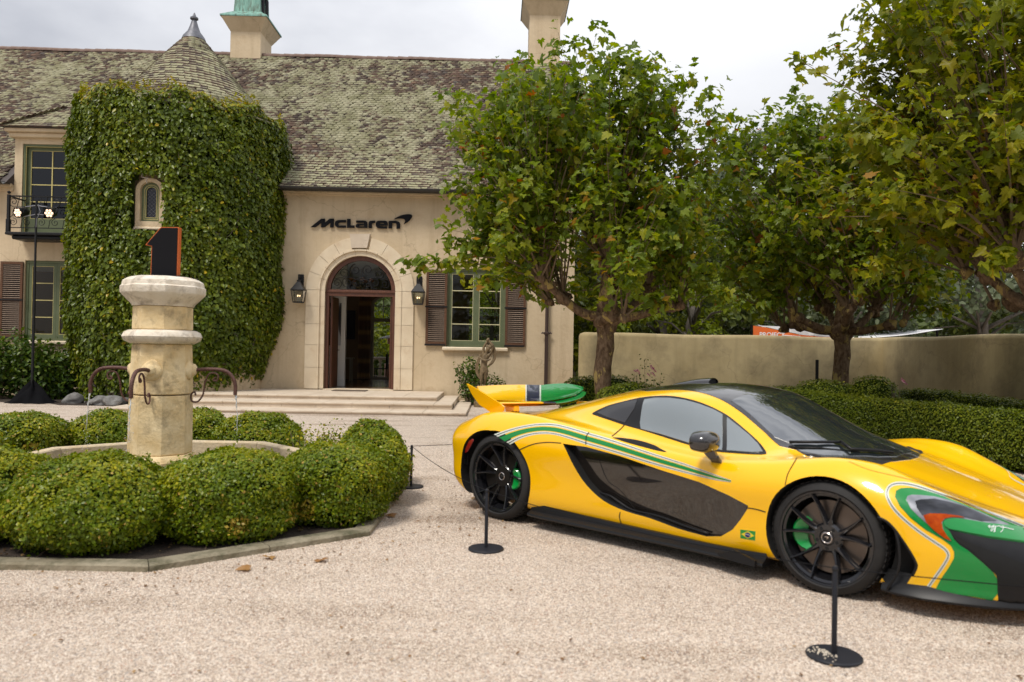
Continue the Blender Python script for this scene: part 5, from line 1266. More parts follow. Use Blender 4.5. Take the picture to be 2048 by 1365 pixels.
# ------------------------------------------------------------------ light stand
L0 = gnd(68, 806); LY = L0[1]
ls = empty('light_stand', (at(66, 700, LY)[0], LY, 0), 0, 'tall black light stand with two lit lamps and a cloth over its foot', 'light stand')
lz = lambda py: at(68, py, LY)[2]
b = MB(); b.tube([(0, 0, .1), (0, 0, lz(560))], .030, 10); b.tube([(0, 0, lz(565)), (0, 0, lz(402))], .024, 10); b.build('pole', M['iron'], ls, smooth=True, ang=60)
b = MB(); nb_ = 44; vs = []; rr2 = random.Random(3); 
rings = [(.02, .46), (.07, .40), (.20, .30), (.33, .16), (.42, .05), (.50, .006)]
for j, (r_, z_) in enumerate(rings):
    for i in range(nb_):
        a = 2 * pi * i / nb_; k = 1 + (.10 + .12 * j / 5) * sin(a * 7 + .8 * j) * sin(a * 3 + 1) + .10 * sin(a * 2 + 2) * (j / 5); vs.append((r_ * k * cos(a) * 1.0, r_ * k * sin(a) * .8, z_ * (1 + .18 * sin(a * 5 + j))))
b.add(vs, [(j * nb_ + i, j * nb_ + (i + 1) % nb_, (j + 1) * nb_ + (i + 1) % nb_, (j + 1) * nb_ + i) for j in range(5) for i in range(nb_)]); b.build('cloth_cover', M['cloth'], ls, smooth=True, ang=180)
b = MB(); zc_ = lz(420); b.tube([(-.32, 0, zc_ + .05), (0, 0, zc_ + .10), (.32, 0, zc_ + .05)], .012, 6); b.tube([(-.28, 0, zc_ - .16), (0, 0, zc_ - .10), (.28, 0, zc_ - .12)], .009, 6)
b.tube([(.05, -.03, zc_ + .12), (.12, -.05, zc_ - .05), (.04, -.04, zc_ - .2), (.02, -.03, zc_ - .4)], .008, 5); b.build('cross_arm', mat('alu_arm', (.25, .25, .27), rough=.4, metal=.6), ls)
for px, py, yaw_ in ((39, 427, -.20), (101, 427, .12)):
    hx = at(px, py, LY)[0] - at(66, 700, LY)[0]; hz_ = lz(py); hd = empty('lamp_head', (hx, -.05, hz_), yaw_); hd.parent = ls; sgn = -1 if hx < 0 else 1
    T = Matrix.Rotation(radians(90 + 14), 4, 'X'); b = MB(); b.lathe([(.02, -.26), (.07, -.25), (.10, -.18), (.115, -.02), (.118, .0), (.112, .03)], 20, T, cap1=False); b.lathe([(.111, .01), (.02, .01)], 20, T, cap0=False); b.build('housing', M['iron'], hd, smooth=True, ang=35)
    b = MB()
    for k in range(7):
        r_ = 0 if k == 0 else .066; a = k * pi / 3; b.lathe([(.031, .012), (.026, .024), (.004, .028)], 10, T @ Matrix.Translation((r_ * cos(a), r_ * sin(a), 0)))
    b.build('led_lens', M['led'], hd)
    b = MB(); b.tube([(-.14, 0, .0), (-.14, .04, .14), (.14, .04, .14), (.14, 0, 0)], .008, 5); b.build('yoke', M['iron'], hd)

# ------------------------------------------------------------------ garden wall
GH = 1.86
gw = empty('garden_wall', (0, 0, 0), 0, 'long plain plaster garden wall with a rounded top closing off the court', 'wall')
def wallrun(p, q, name='wall_section'):
    p, q = Vector(p), Vector(q); d = (q - p); n_ = max(2, int(d.length / .5)); nrm = Vector((-d.y, d.x)).normalized(); b = MB(); pr_ = [(-.17, 0), (-.17, GH - .10), (-.15, GH - .04), (-.09, GH), (.09, GH), (.15, GH - .04), (.17, GH - .10), (.17, 0)]
    vs = []
    for i in range(n_ + 1):
        c = p + d * i / n_; w_ = .012 * sin(i * .9)
        for (o_, z) in pr_: vs.append((c.x + nrm.x * o_, c.y + nrm.y * o_, z + (w_ if z > 1 else 0)))
    k = len(pr_); b.add(vs, [(i * k + j, (i + 1) * k + j, (i + 1) * k + j + 1, i * k + j + 1) for i in range(n_) for j in range(k - 1)] + [tuple(range(k)), tuple(n_ * k + j for j in range(k))[::-1]])
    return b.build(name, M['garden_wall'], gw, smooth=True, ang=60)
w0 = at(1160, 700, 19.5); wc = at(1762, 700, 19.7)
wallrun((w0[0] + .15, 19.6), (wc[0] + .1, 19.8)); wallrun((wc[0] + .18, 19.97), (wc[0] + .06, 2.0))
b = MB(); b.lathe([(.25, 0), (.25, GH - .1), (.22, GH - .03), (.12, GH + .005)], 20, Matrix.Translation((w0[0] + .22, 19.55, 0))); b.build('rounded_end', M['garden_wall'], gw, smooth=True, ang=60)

# hedges
def hedge(pts, wdt, h, dens, lab, seed, leaf=.034):
    root = empty('clipped_hedge', (0, 0, 0), 0, lab, 'hedge', 'clipped box hedges along the garden wall'); rs_ = np.random.default_rng(500 + seed)
    for i in range(len(pts) - 1):
        p, q = Vector(pts[i]), Vector(pts[i + 1]); d = q - p; L_ = d.length; u = d / L_; nrm = Vector((-u.y, u.x)); K_ = max(4, int(L_ / .12)); J = 22
        sec = [(wdt / 2 * np.sign(cos(a)) * abs(cos(a)) ** .45, h * .5 + h * .5 * np.sign(sin(a)) * abs(sin(a)) ** .45) for a in np.linspace(-pi * .5, 1.5 * pi, J, endpoint=False)]
        vs = []
        def nzf(s, o, z): return .030 * sin(s * 3.1 + z * 4 + seed) * sin(o * 5 + s * 1.7) + .022 * sin(s * 7.3 + z * 9) + .03 * sin(s * .9 + seed)
        for k in range(K_ + 1):
            s = L_ * k / K_; e = min(s, L_ - s); sh = 1 - .5 * max(0, 1 - e / .12) ** 2
            for o_, z in sec:
                f_ = 1 + nzf(s, o_, z) * 1.2; c = p + u * s + nrm * (o_ * f_ * sh); vs.append((c.x, c.y, max(.0, (z * (1 + nzf(s, o_, z) * .8)) - (1 - sh) * .1)))
        b = MB(); b.add(vs, [(k * J + j, (k + 1) * J + j, (k + 1) * J + (j + 1) % J, k * J + (j + 1) % J) for k in range(K_) for j in range(J)] + [tuple(range(J))[::-1], tuple(K_ * J + j for j in range(J))])
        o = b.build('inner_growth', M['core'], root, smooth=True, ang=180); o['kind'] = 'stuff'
        # scatter leaves on the triangles
        me = o.data; me.calc_loop_triangles(); nt_ = len(me.loop_triangles); T_ = np.empty(nt_ * 3, np.int32); me.loop_triangles.foreach_get('vertices', T_); T_ = T_.reshape(-1, 3); V_ = np.array(vs)
        A, B, C = V_[T_[:, 0]], V_[T_[:, 1]], V_[T_[:, 2]]; cr2 = np.cross(B - A, C - A); ar = np.linalg.norm(cr2, axis=1) / 2
        n = int(ar.sum() * dens); idx = rs_.choice(nt_, n, p=ar / ar.sum()); r1, r2 = rs_.random(n), rs_.random(n); sw = r1 + r2 > 1; r1[sw] = 1 - r1[sw]; r2[sw] = 1 - r2[sw]
        P = A[idx] + (B - A)[idx] * r1[:, None] + (C - A)[idx] * r2[:, None]; Nn = cr2[idx] / (2 * ar[idx][:, None] + 1e-9)
        Pc = P - np.array([p.x, p.y, 0]); cs = (Pc[:, 0] * u.x + Pc[:, 1] * u.y)[:, None] * np.array([[u.x, u.y, 0]]) + np.array([[p.x, p.y, h * .5]])
        sg2 = np.sign(((P - cs) * Nn).sum(1)); Nn = Nn * sg2[:, None]
        keep = P[:, 2] > .02; P, Nn = P[keep], Nn[keep]; n = len(P)
        P = P + Nn * (rs_.normal(.012, .020, n))[:, None]; Nn = Nn + rs_.normal(0, .5, (n, 3)); Nn[:, 2] += .3
        rnd = np.clip(rs_.beta(2, 2, n) * .75 + .15 * np.sin(P[:, 0] * 5 + P[:, 2] * 6) + .12 * (P[:, 2] > h * .9), 0, 1)
        scatter('foliage', DV, DF, P, frames(Nn, rs_.uniform(0, 6.28, n)), rs_.uniform(.7, 1.3, n) * leaf, M['hedge_leaf'], root, rnd)
hedge([(5.0, 14.9), (5.85, 12.0), (6.7, 8.6), (7.3, 5.6)], .62, .69, 3800, 'long clipped box hedge along the gravel behind the windscreen of the car', 1)
hedge([(4.6, 15.6), (8.35, 15.9), (8.45, 7.6)], .55, .70, 2200, 'clipped hedge standing closer to the garden wall', 2)
for i, (px, Y, r, h, n, lab) in enumerate([(1168, 14.6, .46, .86, 4200, 'round box bush at the near side of the first plane tree trunk'), (1225, 15.4, .60, .86, 4500, 'round box bush behind the first plane tree trunk'), (1262, 13.4, .62, .80, 6000, 'broad box bush above the car roof beside the roses'),
        (1650, 15.2, .62, .84, 5200, 'low broad box dome at the foot of the second plane tree'), (1748, 14.9, .50, .93, 5200, 'tall round box dome beside the foot of the second plane tree')]):
    bush(at(px, 700, Y)[0], Y, r, r * .9, h, n, lab, 'rounded box bushes in the tree bed', leaf=.034, m='hedge_leaf', name='box_dome', seed=40 + i, twigs=False)
def rose(px, Y, h, r, fls, lab, seed, n=700):
    rt_ = shrub(at(px, 700, Y)[0], Y, r, r, h, n, lab, leaf=.05, name='rose_bush', seed=seed, cat='rose bush', stems=14)
    pk = bpy.data.materials.get('pink_petal') or mat('pink_petal', (.62, .16, .26), (.85, .42, .50), scale=20, rough=.6)
    for k, (dx, z, s) in enumerate(fls):
        b = MB(); rs3 = random.Random(seed * 10 + k)
        for q in range(9):
            a = q * 2.4; rr3 = 1.5 * s * (.25 + .08 * q); b.add([(rr3 * .3 * cos(a), rr3 * .3 * sin(a), 0), (rr3 * cos(a - .45), rr3 * sin(a - .45), s * .5), (rr3 * 1.1 * cos(a), rr3 * 1.1 * sin(a), s * .62 - q * s * .05), (rr3 * cos(a + .45), rr3 * sin(a + .45), s * .5)], [(0, 1, 2), (0, 2, 3)])
        o = b.build('rose_flower', pk, rt_); o.location = (dx, -r * .6, z); o.rotation_euler = (.9, 0, rs3.uniform(0, 3))
rose(1298, 14.4, 1.30, .36, [(.02, 1.08, .075), (-.25, 1.02, .05), (.03, .98, .05), (-.05, .97, .04)], 'rose bush with a few pink flowers against the garden wall', 31)
rose(1800, 13.6, .96, .18, [(0, .95, .07)], 'single dark pink rose bud above the hedge near the wall corner', 32, n=160)
p = at(1634, 740, 16.6); b = MB(); b.tube([(0, 0, 0), (0, 0, at(1634, 720, 16.6)[2])], .035, 8); o = b.build('garden_post', M['iron']); o.location = (p[0], 16.6, 0); tag(o, 'thin black post standing before the garden wall beside the second plane tree', 'post')
# ------------------------------------------------------------------ plane trees
def plane_tree(X, Y, head, crown_c, crown_r, nsh, nleaf, lab, m, seed, trunk_r=.155, leaf=.17, big=300, flat_low=None, arms=6, extra=None):
    """pollarded tree: trunk, knobbly arms, long shoots, leaves along the shoots"""
    root = empty('plane_tree', (X, Y, 0), 0, lab, 'tree', 'pollarded plane trees along the garden wall'); rs_ = np.random.default_rng(seed); r2 = random.Random(seed)
    b = MB(); K_ = 12; pts = [(.03 * sin(i * .8), .03 * cos(i * .6) - .03, head * i / K_) for i in range(K_ + 1)]
    b.tube(pts, [trunk_r * (1.35 - .35 * min(1, i / 3)) * (1 + .05 * sin(i * 2.3)) for i in range(K_ + 1)], 14)
    tips = []
    top = Vector(pts[-1]); b.ball(tuple(top), trunk_r * 1.45, 3, .18, seed); b.ball(tuple(top + Vector((.05, -.05, .22))), trunk_r * 1.2, 3, .2, seed + 1)
    b.tube([tuple(top), tuple(top + Vector((.02, 0, .5))), tuple(top + Vector((.05, .02, .95)))], [trunk_r * 1.1, trunk_r * .8, trunk_r * .6], 10)
    b.ball(tuple(top + Vector((.05, .02, 1.0))), trunk_r * .95, 3, .22, seed + 2); tips.append(top + Vector((.05, .02, 1.05)))
    for k in range(arms):
        a = 2 * pi * k / arms + r2.uniform(-.3, .3) + .5; L_ = r2.uniform(.75, 1.15); up = r2.uniform(.05, .75)
        p1 = top + Vector((cos(a) * L_ * .45, sin(a) * L_ * .45, up * .25)); p2 = top + Vector((cos(a) * L_, sin(a) * L_, up))
        b.tube(cr_spline([tuple(top + Vector((0, 0, .05))), tuple(p1), tuple(p2)], 4), [trunk_r * x for x in np.linspace(.62, .42, 9)], 9)
        b.ball(tuple(p2), trunk_r * r2.uniform(.75, 1.0), 3, .25, seed + 3 + k, (1.1, 1, .9)); tips.append(p2)
        p3 = p2 + Vector((cos(a + .6) * .25, sin(a + .6) * .25, r2.uniform(-.1, .15))); b.ball(tuple(p3), trunk_r * r2.uniform(.5, .7), 2, .25, seed + 30 + k); tips.append(p3)
    b.build('trunk', M['bark'], root, smooth=True, ang=180)
    b = MB(); P = []; D = []; S = []
    cc = Vector(crown_c); cr3 = Vector(crown_r)
    for k in range(nsh):
        # aim at a point in the outer crown
        d = Vector(rs_.normal(0, 1, 3)); d.normalize()
        if d.z < -.55: d.z = -d.z
        lump = 1 + .10 * sin(d.x * 5 + seed) * sin(d.y * 5 + 1) + .07 * sin(d.z * 7 + seed)
        rad = r2.uniform(.62, 1.02) * lump
        e = cc + Vector((d.x * cr3.x, d.y * cr3.y, d.z * cr3.z)) * rad
        if flat_low is not None and e.z < flat_low: e.z = flat_low + r2.uniform(0, .4)
        s_ = min(tips, key=lambda q: (q - e).length + r2.uniform(0, 1.0)); mid = s_.lerp(e, .45) + Vector((0, 0, (.22 if e.z > s_.z else -.05) * (e - s_).length * .5))
        sp = cr_spline([tuple(s_), tuple(mid), tuple(e)], 5)
        b.tube([tuple(p) for p in sp], [max(.004, .024 * (1 - i / 11)) for i in range(len(sp))], 4, caps=False)
        m_ = max(3, int(nleaf / nsh * r2.uniform(.6, 1.4))); ts = (1 - rs_.random(m_) ** 1.7 * .80) * 10
        for t in ts:
            i = int(min(9, t)); p = sp[i] + (sp[i + 1] - sp[i]) * (t - i); off = rs_.normal(0, 1, 3); off /= np.linalg.norm(off); dist = rs_.uniform(.06, .34)
            P.append(p + off * dist); D.append(off)
    if extra:
        for e_, n_ in extra:
            e = Vector(e_); s_ = min(tips, key=lambda q: (q - e).length); mid = s_.lerp(e, .5) + Vector((0, 0, .15)); sp = cr_spline([tuple(s_), tuple(mid), tuple(e)], 5)
            b.tube([tuple(p) for p in sp], [max(.004, .018 * (1 - i / 11)) for i in range(len(sp))], 4, caps=False)
            for t in rs_.uniform(4.5, 10, n_):
                i = int(min(9, t)); p = sp[i] + (sp[i + 1] - sp[i]) * (t - i); off = rs_.normal(0, 1, 3); off /= np.linalg.norm(off); P.append(p + off * rs_.uniform(.04, .20)); D.append(off)
    b.build('shoot', M['shoot'], root)['kind'] = 'stuff'
    P = np.array(P); D = np.array(D); n = len(P)
    nr = D * .6 + np.array([0, -.25, .75]) + rs_.normal(0, .45, (n, 3)); R_ = frames(nr, rs_.uniform(0, 6.28, n))
    s = rs_.uniform(.45, 1.3, n)[:, None] * leaf * np.stack([rs_.uniform(.65, 1.1, n), rs_.uniform(.8, 1.1, n), rs_.uniform(.3, 2.2, n)], 1)
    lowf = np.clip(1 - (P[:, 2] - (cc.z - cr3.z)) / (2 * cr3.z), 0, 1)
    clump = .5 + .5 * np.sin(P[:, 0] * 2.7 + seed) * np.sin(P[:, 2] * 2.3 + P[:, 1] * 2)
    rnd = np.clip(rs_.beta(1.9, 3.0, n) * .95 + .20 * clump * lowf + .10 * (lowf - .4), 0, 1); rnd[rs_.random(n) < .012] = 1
    # leaves nearest the court, the ones that show largest, are single objects
    key = np.linalg.norm(P + np.array([X, Y, 0]) - EYE, axis=1) + rs_.uniform(0, .25, n); o_ = np.argsort(key); one = o_[:big]; rest = o_[big:]
    lm = leaf_meshes('leaf', PLV, PLF, M[m], 10)
    for i in one:
        o = bpy.data.objects.new('leaf', lm[min(9, int(rnd[i] * 10))]); link(o, root); m4 = Matrix.Identity(4)
        for r in range(3):
            for c in range(3): m4[r][c] = R_[i][r][c] * s[i][c]
            m4[r][3] = P[i][r]
        o.matrix_local = m4
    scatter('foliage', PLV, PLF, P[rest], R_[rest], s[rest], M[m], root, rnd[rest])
    return root
t1 = at(1208, 700, 14.0)
plane_tree(t1[0], 14.0, 1.95, (-.42, 0, 4.25), (2.75, 2.3, 3.0), 280, 15000, 'plane tree with spotted trunk in front of the house end and the shuttered window', 'plane_leaf', 5, leaf=.16, flat_low=2.2,
           extra=[((-3.6, -.4, 2.85), 110), ((-2.9, -.2, 3.3), 100), ((-2.3, -.9, 2.5), 60), ((2.0, -.8, 2.3), 60), ((.9, -1.2, 2.2), 50)])
t2 = at(1682, 700, 15.6)
plane_tree(t2[0], 15.6, 1.85, (-.15, 0, 4.2), (2.95, 2.3, 2.75), 270, 15000, 'plane tree standing in the middle of the long garden wall', 'plane_leaf', 12, leaf=.165, flat_low=2.1, extra=[((1.8, -.8, 2.3), 50), ((-1.9, -.8, 2.3), 50)])
plane_tree(7.35, 10.6, 2.05, (-.15, .0, 4.75), (3.45, 2.7, 3.0), 310, 16500, 'nearest plane tree with yellowing leaves reaching out of the picture top', 'plane_leaf_yellow', 23, leaf=.165, flat_low=2.15, extra=[((-2.7, -.6, 3.4), 70), ((-2.5, .2, 2.6), 70), ((-1.5, -1.2, 2.5), 60)])

# ------------------------------------------------------------------ woodland behind the wall and the terrace
def wood_tree(X, Y, h, r, lab, m, seed, n=6500, leaf=.26, low=.15):
    root = empty('woodland_tree', (X, Y, 0), 0, lab, 'tree', 'woodland trees beyond the garden wall'); rs_ = np.random.default_rng(seed + 900)
    b = MB(); b.tube([(0, 0, 0), (.1, 0, h * .3), (-.1, .1, h * .6), (.1, 0, h * .9)], [.22, .17, .11, .04], 8)
    cl_ = []
    for k in range(26):
        a = rs_.uniform(0, 6.28); zz = h * rs_.uniform(low, .95); prof_ = sqrt(max(.05, 1 - abs((zz / h - .48) / .56) ** 2.2)); rr3 = r * prof_ * rs_.uniform(.45, 1.0); c = np.array([rr3 * cos(a), rr3 * sin(a), zz]); cl_.append((c, r * rs_.uniform(.28, .46)))
        b.tube([(0, 0, zz * .7), tuple(c * np.array([.5, .5, 1]) * .95), tuple(c)], [.06, .04, .015], 4)
    b.build('trunk', M['bark2'], root, smooth=True, ang=180)
    per = n // 26; P = []; Nn = []; Rn = []
    for c, rc in cl_:
        d = rs_.normal(0, 1, (per, 3)); d /= np.linalg.norm(d, axis=1, keepdims=True); d[:, 2] = np.abs(d[:, 2]) * .9 - .25 * rs_.random(per); P.append(c + d * rc * (rs_.random(per) ** .35)[:, None]); Nn.append(d + rs_.normal(0, .5, (per, 3)) + [0, 0, .3]); Rn.append(np.clip(rs_.beta(2, 2, per) * .7 + rs_.uniform(0, .35), 0, 1))
    P = np.concatenate(P); Nn = np.concatenate(Nn); Rn = np.concatenate(Rn); P[:, 2] = np.maximum(P[:, 2], .1)
    scatter('crown', OV, OF, P, frames(Nn, rs_.uniform(0, 6.28, len(P))), rs_.uniform(.6, 1.3, len(P)) * leaf, M[m], root, Rn)
WT = [(1195, 22.5, 4.6, 1.5, 'lime_leaf', 'bright green shrubby tree right behind the first plane trunk', 4500, .16),
      (1320, 26, 6.2, 3.0, 'far_leaf', 'dark woodland tree above the wall between the first and second plane tree', 7500, .22), (1440, 29, 7.6, 3.2, 'far_leaf', 'round woodland tree behind the garden wall left of the orange banner', 7500, .24),
      (1490, 36, 12.0, 2.6, 'olive_leaf', 'tall grey green tree whose thin top rises between the plane crowns', 8000, .24), (1600, 27, 6.8, 3.0, 'far_leaf', 'woodland tree behind the white sail canopy', 7000, .22),
      (1790, 30, 8.5, 3.6, 'far_leaf', 'woodland tree above the corner of the garden wall', 7500, .25), (1960, 27, 8.2, 3.6, 'olive_leaf', 'grey green woodland tree beyond the side garden wall', 7500, .24), (1385, 24, 3.7, 1.6, 'lime_leaf', 'low bright shrub peeping over the garden wall', 3500, .16),
      (1700, 24.5, 4.6, 2.2, 'olive_leaf', 'low grey green tree behind the second plane trunk', 4500, .18), (1120, 31, 6.0, 3.0, 'far_leaf', 'woodland tree behind the far corner of the house', 5000, .25)]
for i, (px, Y, h, r, m, lab, n, lf) in enumerate(WT): wood_tree(at(px, 700, Y)[0], Y, h, r, lab, m, i, n, lf, low=.12)
# trees seen through the house and beyond the court
for i, (x_, y_, h, r, lab) in enumerate([(.5, 35, 7.5, 3.2, 'green tree seen through the open garden doorway'), (3.6, 34, 7.5, 3.2, 'green tree seen through the shuttered window'), (-4.5, 36, 7, 3.0, 'green tree on the slope behind the terrace')]):
    p = h2w(x_, y_ - 20, 0); wood_tree(p[0], p[1], h, r, lab, 'lime_leaf' if i != 2 else 'far_leaf', 40 + i, 6000, .20, low=.06)
# unseen row of trees added behind the camera to darken the car's reflections
for i in range(7):
    wood_tree(-24 + i * 8 + 2 * sin(i * 2.1), -17 - 3 * sin(i * 1.3), 6.5 + 1.2 * sin(i), 3.4, 'added unseen tree %s behind the camera, mirrored in the car' % ('one two three four five six seven'.split()[i]), 'far_leaf', 70 + i, 3500, .34, low=.05)
# wooded slope
b = MB(); nx_, ny_ = 60, 14; vs = []
for j in range(ny_ + 1):
    for i in range(nx_ + 1):
        x = -70 + 160 * i / nx_; y = 37 + 60 * j / ny_; t = j / ny_; z = 9.5 * (1 - (1 - t) ** 2) * (1 + .12 * sin(x * .11) + .05 * sin(x * .31)) - .3 + .5 * sin(x * .6 + y) * t; vs.append((x, y, z))
b.add(vs, [(j * (nx_ + 1) + i, j * (nx_ + 1) + i + 1, (j + 1) * (nx_ + 1) + i + 1, (j + 1) * (nx_ + 1) + i) for j in range(ny_) for i in range(nx_)])
hl = tag(b.build('wooded_slope', M['core'], None, smooth=True, ang=180), kind='structure')
n = 42000; x = RNG.uniform(-14, 52, n); t = RNG.random(n) ** 1.2; y = 37 + 60 * t * .55; tt = (y - 37) / 60
z = 9.5 * (1 - (1 - tt) ** 2) * (1 + .12 * np.sin(x * .11) + .05 * np.sin(x * .31)) - .3 + .5 * np.sin(x * .6 + y) * tt
bumpy = 1.1 + 1.0 * np.sin(x * 1.3 + y * .9) * np.sin(y * 1.1 - x * .5); z = z + RNG.random(n) * np.clip(bumpy, .25, 3) * 1.5
sc_ = scatter('slope_foliage', OV, OF, np.stack([x, y, z], 1), frames(RNG.normal(0, 1, (n, 3)) + [0, -.5, .5], RNG.uniform(0, 6, n)), RNG.uniform(.25, .55, n), M['far_leaf'], None, np.clip(RNG.beta(2, 2, n) * .7 + .2 * np.sin(x * .8 + y), 0, 1))

# canopy and banner behind the wall
cy = 23.6
bn = empty('banner', (at(1505, 660, cy)[0], cy, 0), 0, 'orange and white printed banner showing above the garden wall', 'banner')
def bl_(p): q = at(p[0], p[1], cy); return (q[0] - at(1505, 660, cy)[0], q[2])
b = MB(); b.holed([bl_((1506, 700)), bl_((1506, 652)), bl_((1530, 655)), bl_((1560, 662)), bl_((1600, 670)), bl_((1640, 674)), bl_((1690, 676)), bl_((1690, 700))], [], -.02, 0); b.build('orange_field', mat('banner_orange', (.72, .14, .02), rough=.6), bn)
b = MB(); b.holed([bl_((1509, 651.5)), bl_((1530, 652)), bl_((1600, 655)), bl_((1690, 668)), bl_((1690, 675)), bl_((1640, 673)), bl_((1600, 669)), bl_((1560, 661)), bl_((1530, 654))], [], -.02, 0); b.build('white_field', M['white'], bn)
b = MB(); b.box(-.06, -.01, -.03, .03, 0, bl_((1506, 650))[1]); b.build('pole', M['black'], bn)
fc = bpy.data.curves.new('banner_text', 'FONT'); fc.body = 'PROJECT'; fc.size = .24; fc.extrude = .003; fc.offset = .004
fo = bpy.data.objects.new('lettering_curve', fc); COL.objects.link(fo); dg = bpy.context.evaluated_depsgraph_get(); tm = bpy.data.meshes.new_from_object(fo.evaluated_get(dg)); bpy.data.objects.remove(fo)
tm.materials.clear(); tm.materials.append(M['white']); to = link(bpy.data.objects.new('lettering', tm), bn); q = bl_((1518, 674)); to.location = (q[0], -.026, q[1]); to.rotation_euler = (pi / 2, 0, 0); wd0 = tm.vertices and (max(v.co.x for v in tm.vertices)); to.scale = (.78 / wd0, .78 / wd0 * 1.0, 1)
cv = empty('sail_canopy', (0, 0, 0), 0, 'white sail canopy stretched behind the garden wall', 'canopy')
b = MB(); A_, B_, C_, D_ = at(1556, 644, cy + .3), at(1872, 659, cy + .6), at(1700, 690, cy + 3), at(1640, 676, cy + 2.2); nn2 = 14; vs = []
e0 = [A_, at(1600, 654, cy + .4), at(1700, 660, cy + 1), at(1790, 661, cy + 1), B_]
top_ = cr_spline([tuple(p) for p in e0], 6); 
bot = cr_spline([tuple(p) for p in (at(1556, 672, cy + .3), at(1640, 676, cy + .5), at(1700, 678, cy + .7), at(1790, 672, cy + .6), B_ - np.array([0, 0, .01]))], 6)
k = len(top_)
for rows_ in range(7):
    t = rows_ / 6
    for i in range(k): p = top_[i] * (1 - t) + bot[i] * t; vs.append((p[0], p[1] + 2.2 - 2.6 * t, p[2] * (1 - .0 * t)))
b.add(vs, [(r * k + i, r * k + i + 1, (r + 1) * k + i + 1, (r + 1) * k + i) for r in range(6) for i in range(k - 1)]); o = b.build('fabric', M['white'], cv, smooth=True, ang=180); o.modifiers.new('thick', 'SOLIDIFY').thickness = .01
b = MB(); b.box(A_[0] - .03, A_[0] + .03, A_[1] - .03, A_[1] + .03, 0, A_[2] + .04); b.build('post', M['black'], cv); b = MB(); b.box(B_[0] + .01, B_[0] + .06, B_[1] - .03, B_[1] + .03, 0, B_[2] + .02); b.build('post', M['black'], cv)

# ------------------------------------------------------------------ statue
sp_ = at(966, 700, 18.7); stt = empty('statue', (sp_[0], 18.7, 0), 0, 'weathered stone figure with raised arms and drapery on a pedestal beside the window', 'statue')
def sz_(py): return at(966, py, 18.7)[2]
Zo = lambda x, y: ((910 + x / 8.533 - 966) / FPX * 18.7, sz_(660 + y / 8.533))
b = MB(); zb2 = sz_(773); b.lathe([(.20, 0), (.20, .12), (.16, .14), (.15, .17), (.13, .20), (.13, zb2 - .06), (.16, zb2 - .04), (.17, zb2 - .005), (.14, zb2)], 16); b.build('pedestal', M['bronze'], stt, smooth=True, ang=35)
J = {}
def jt(n, x, y, dy, r): q = Zo(x, y); J[n] = (q[0], dy, q[1], r * 1.22)
jt('pel', 500, 690, 0, .088); jt('wai', 500, 570, 0, .062); jt('che', 505, 480, 0, .080); jt('nec', 540, 400, -.01, .034); jt('hed0', 560, 350, -.02, .056); jt('hed1', 570, 285, -.03, .062)
jt('shL', 480, 440, 0, .040); jt('elL', 490, 290, -.02, .030); jt('haL', 555, 190, -.03, .022)
jt('shR', 610, 400, 0, .040); jt('elR', 650, 290, -.02, .030); jt('haR', 575, 180, -.03, .022)
jt('hiL', 460, 720, 0, .066); jt('knL', 460, 850, -.04, .042); jt('ftL', 455, 955, -.0, .028); jt('hiR', 540, 720, 0, .066); jt('knR', 520, 850, .02, .042); jt('ftR', 505, 955, .03, .028); jt('toL', 440, 962, -.07, .02); jt('toR', 530, 962, -.05, .02)
names = list(J); idx = {n: i for i, n in enumerate(names)}
ed = [('pel', 'wai'), ('wai', 'che'), ('che', 'nec'), ('nec', 'hed0'), ('hed0', 'hed1'), ('che', 'shL'), ('shL', 'elL'), ('elL', 'haL'), ('che', 'shR'), ('shR', 'elR'), ('elR', 'haR'), ('pel', 'hiL'), ('hiL', 'knL'), ('knL', 'ftL'), ('ftL', 'toL'), ('pel', 'hiR'), ('hiR', 'knR'), ('knR', 'ftR'), ('ftR', 'toR')]
me = bpy.data.meshes.new('figure'); me.from_pydata([J[n][:3] for n in names], [(idx[a], idx[c]) for a, c in ed], []); me.materials.append(M['bronze'])
fo = link(bpy.data.objects.new('figure', me), stt); sm2 = fo.modifiers.new('skin', 'SKIN'); 
for i, n in enumerate(names): me.skin_vertices[0].data[i].radius = (J[n][3], J[n][3] * .85)
me.skin_vertices[0].data[0].use_root = True; sm2.use_smooth_shade = True; fo.modifiers.new('sub', 'SUBSURF').levels = 2; fo.modifiers['sub'].render_levels = 2
dg = bpy.context.evaluated_depsgraph_get(); nm2 = bpy.data.meshes.new_from_object(fo.evaluated_get(dg)); fo.modifiers.clear(); fo.data = nm2
b = MB()
def dr_(pts, r): b.tube(cr_spline([(Zo(x, y)[0], dy, Zo(x, y)[1]) for x, y, dy in pts], 6), r, 7)
for k in range(3):
    o_ = k * 14; dr_([(590, 190, -.02), (650, 260 + o_, 0), (690 - o_, 370, .02), (690 - o_, 480, .02), (640 - o_, 570, 0), (570, 620, 0)], .019)
    dr_([(450, 420, .04), (400 + o_, 500, .05), (365 + o_, 620, .05), (375 + o_, 740, .04), (430, 840, .02)], .018)
dr_([(610, 490, -.09), (560, 520, -.11), (480, 510, -.10), (415, 465, -.05)], .022)
b.build('drapery', M['bronze'], stt, smooth=True, ang=180)
b = MB(); q = Zo(570, 285); b.ball((q[0], .01, q[1] + .005), .072, 3, .25, 4, (1, .9, 1.1)); q = Zo(555, 175); b.ball((q[0], -.03, q[1]), .045, 2, .2, 5); b.build('hair', M['bronze'], stt, smooth=True, ang=180)
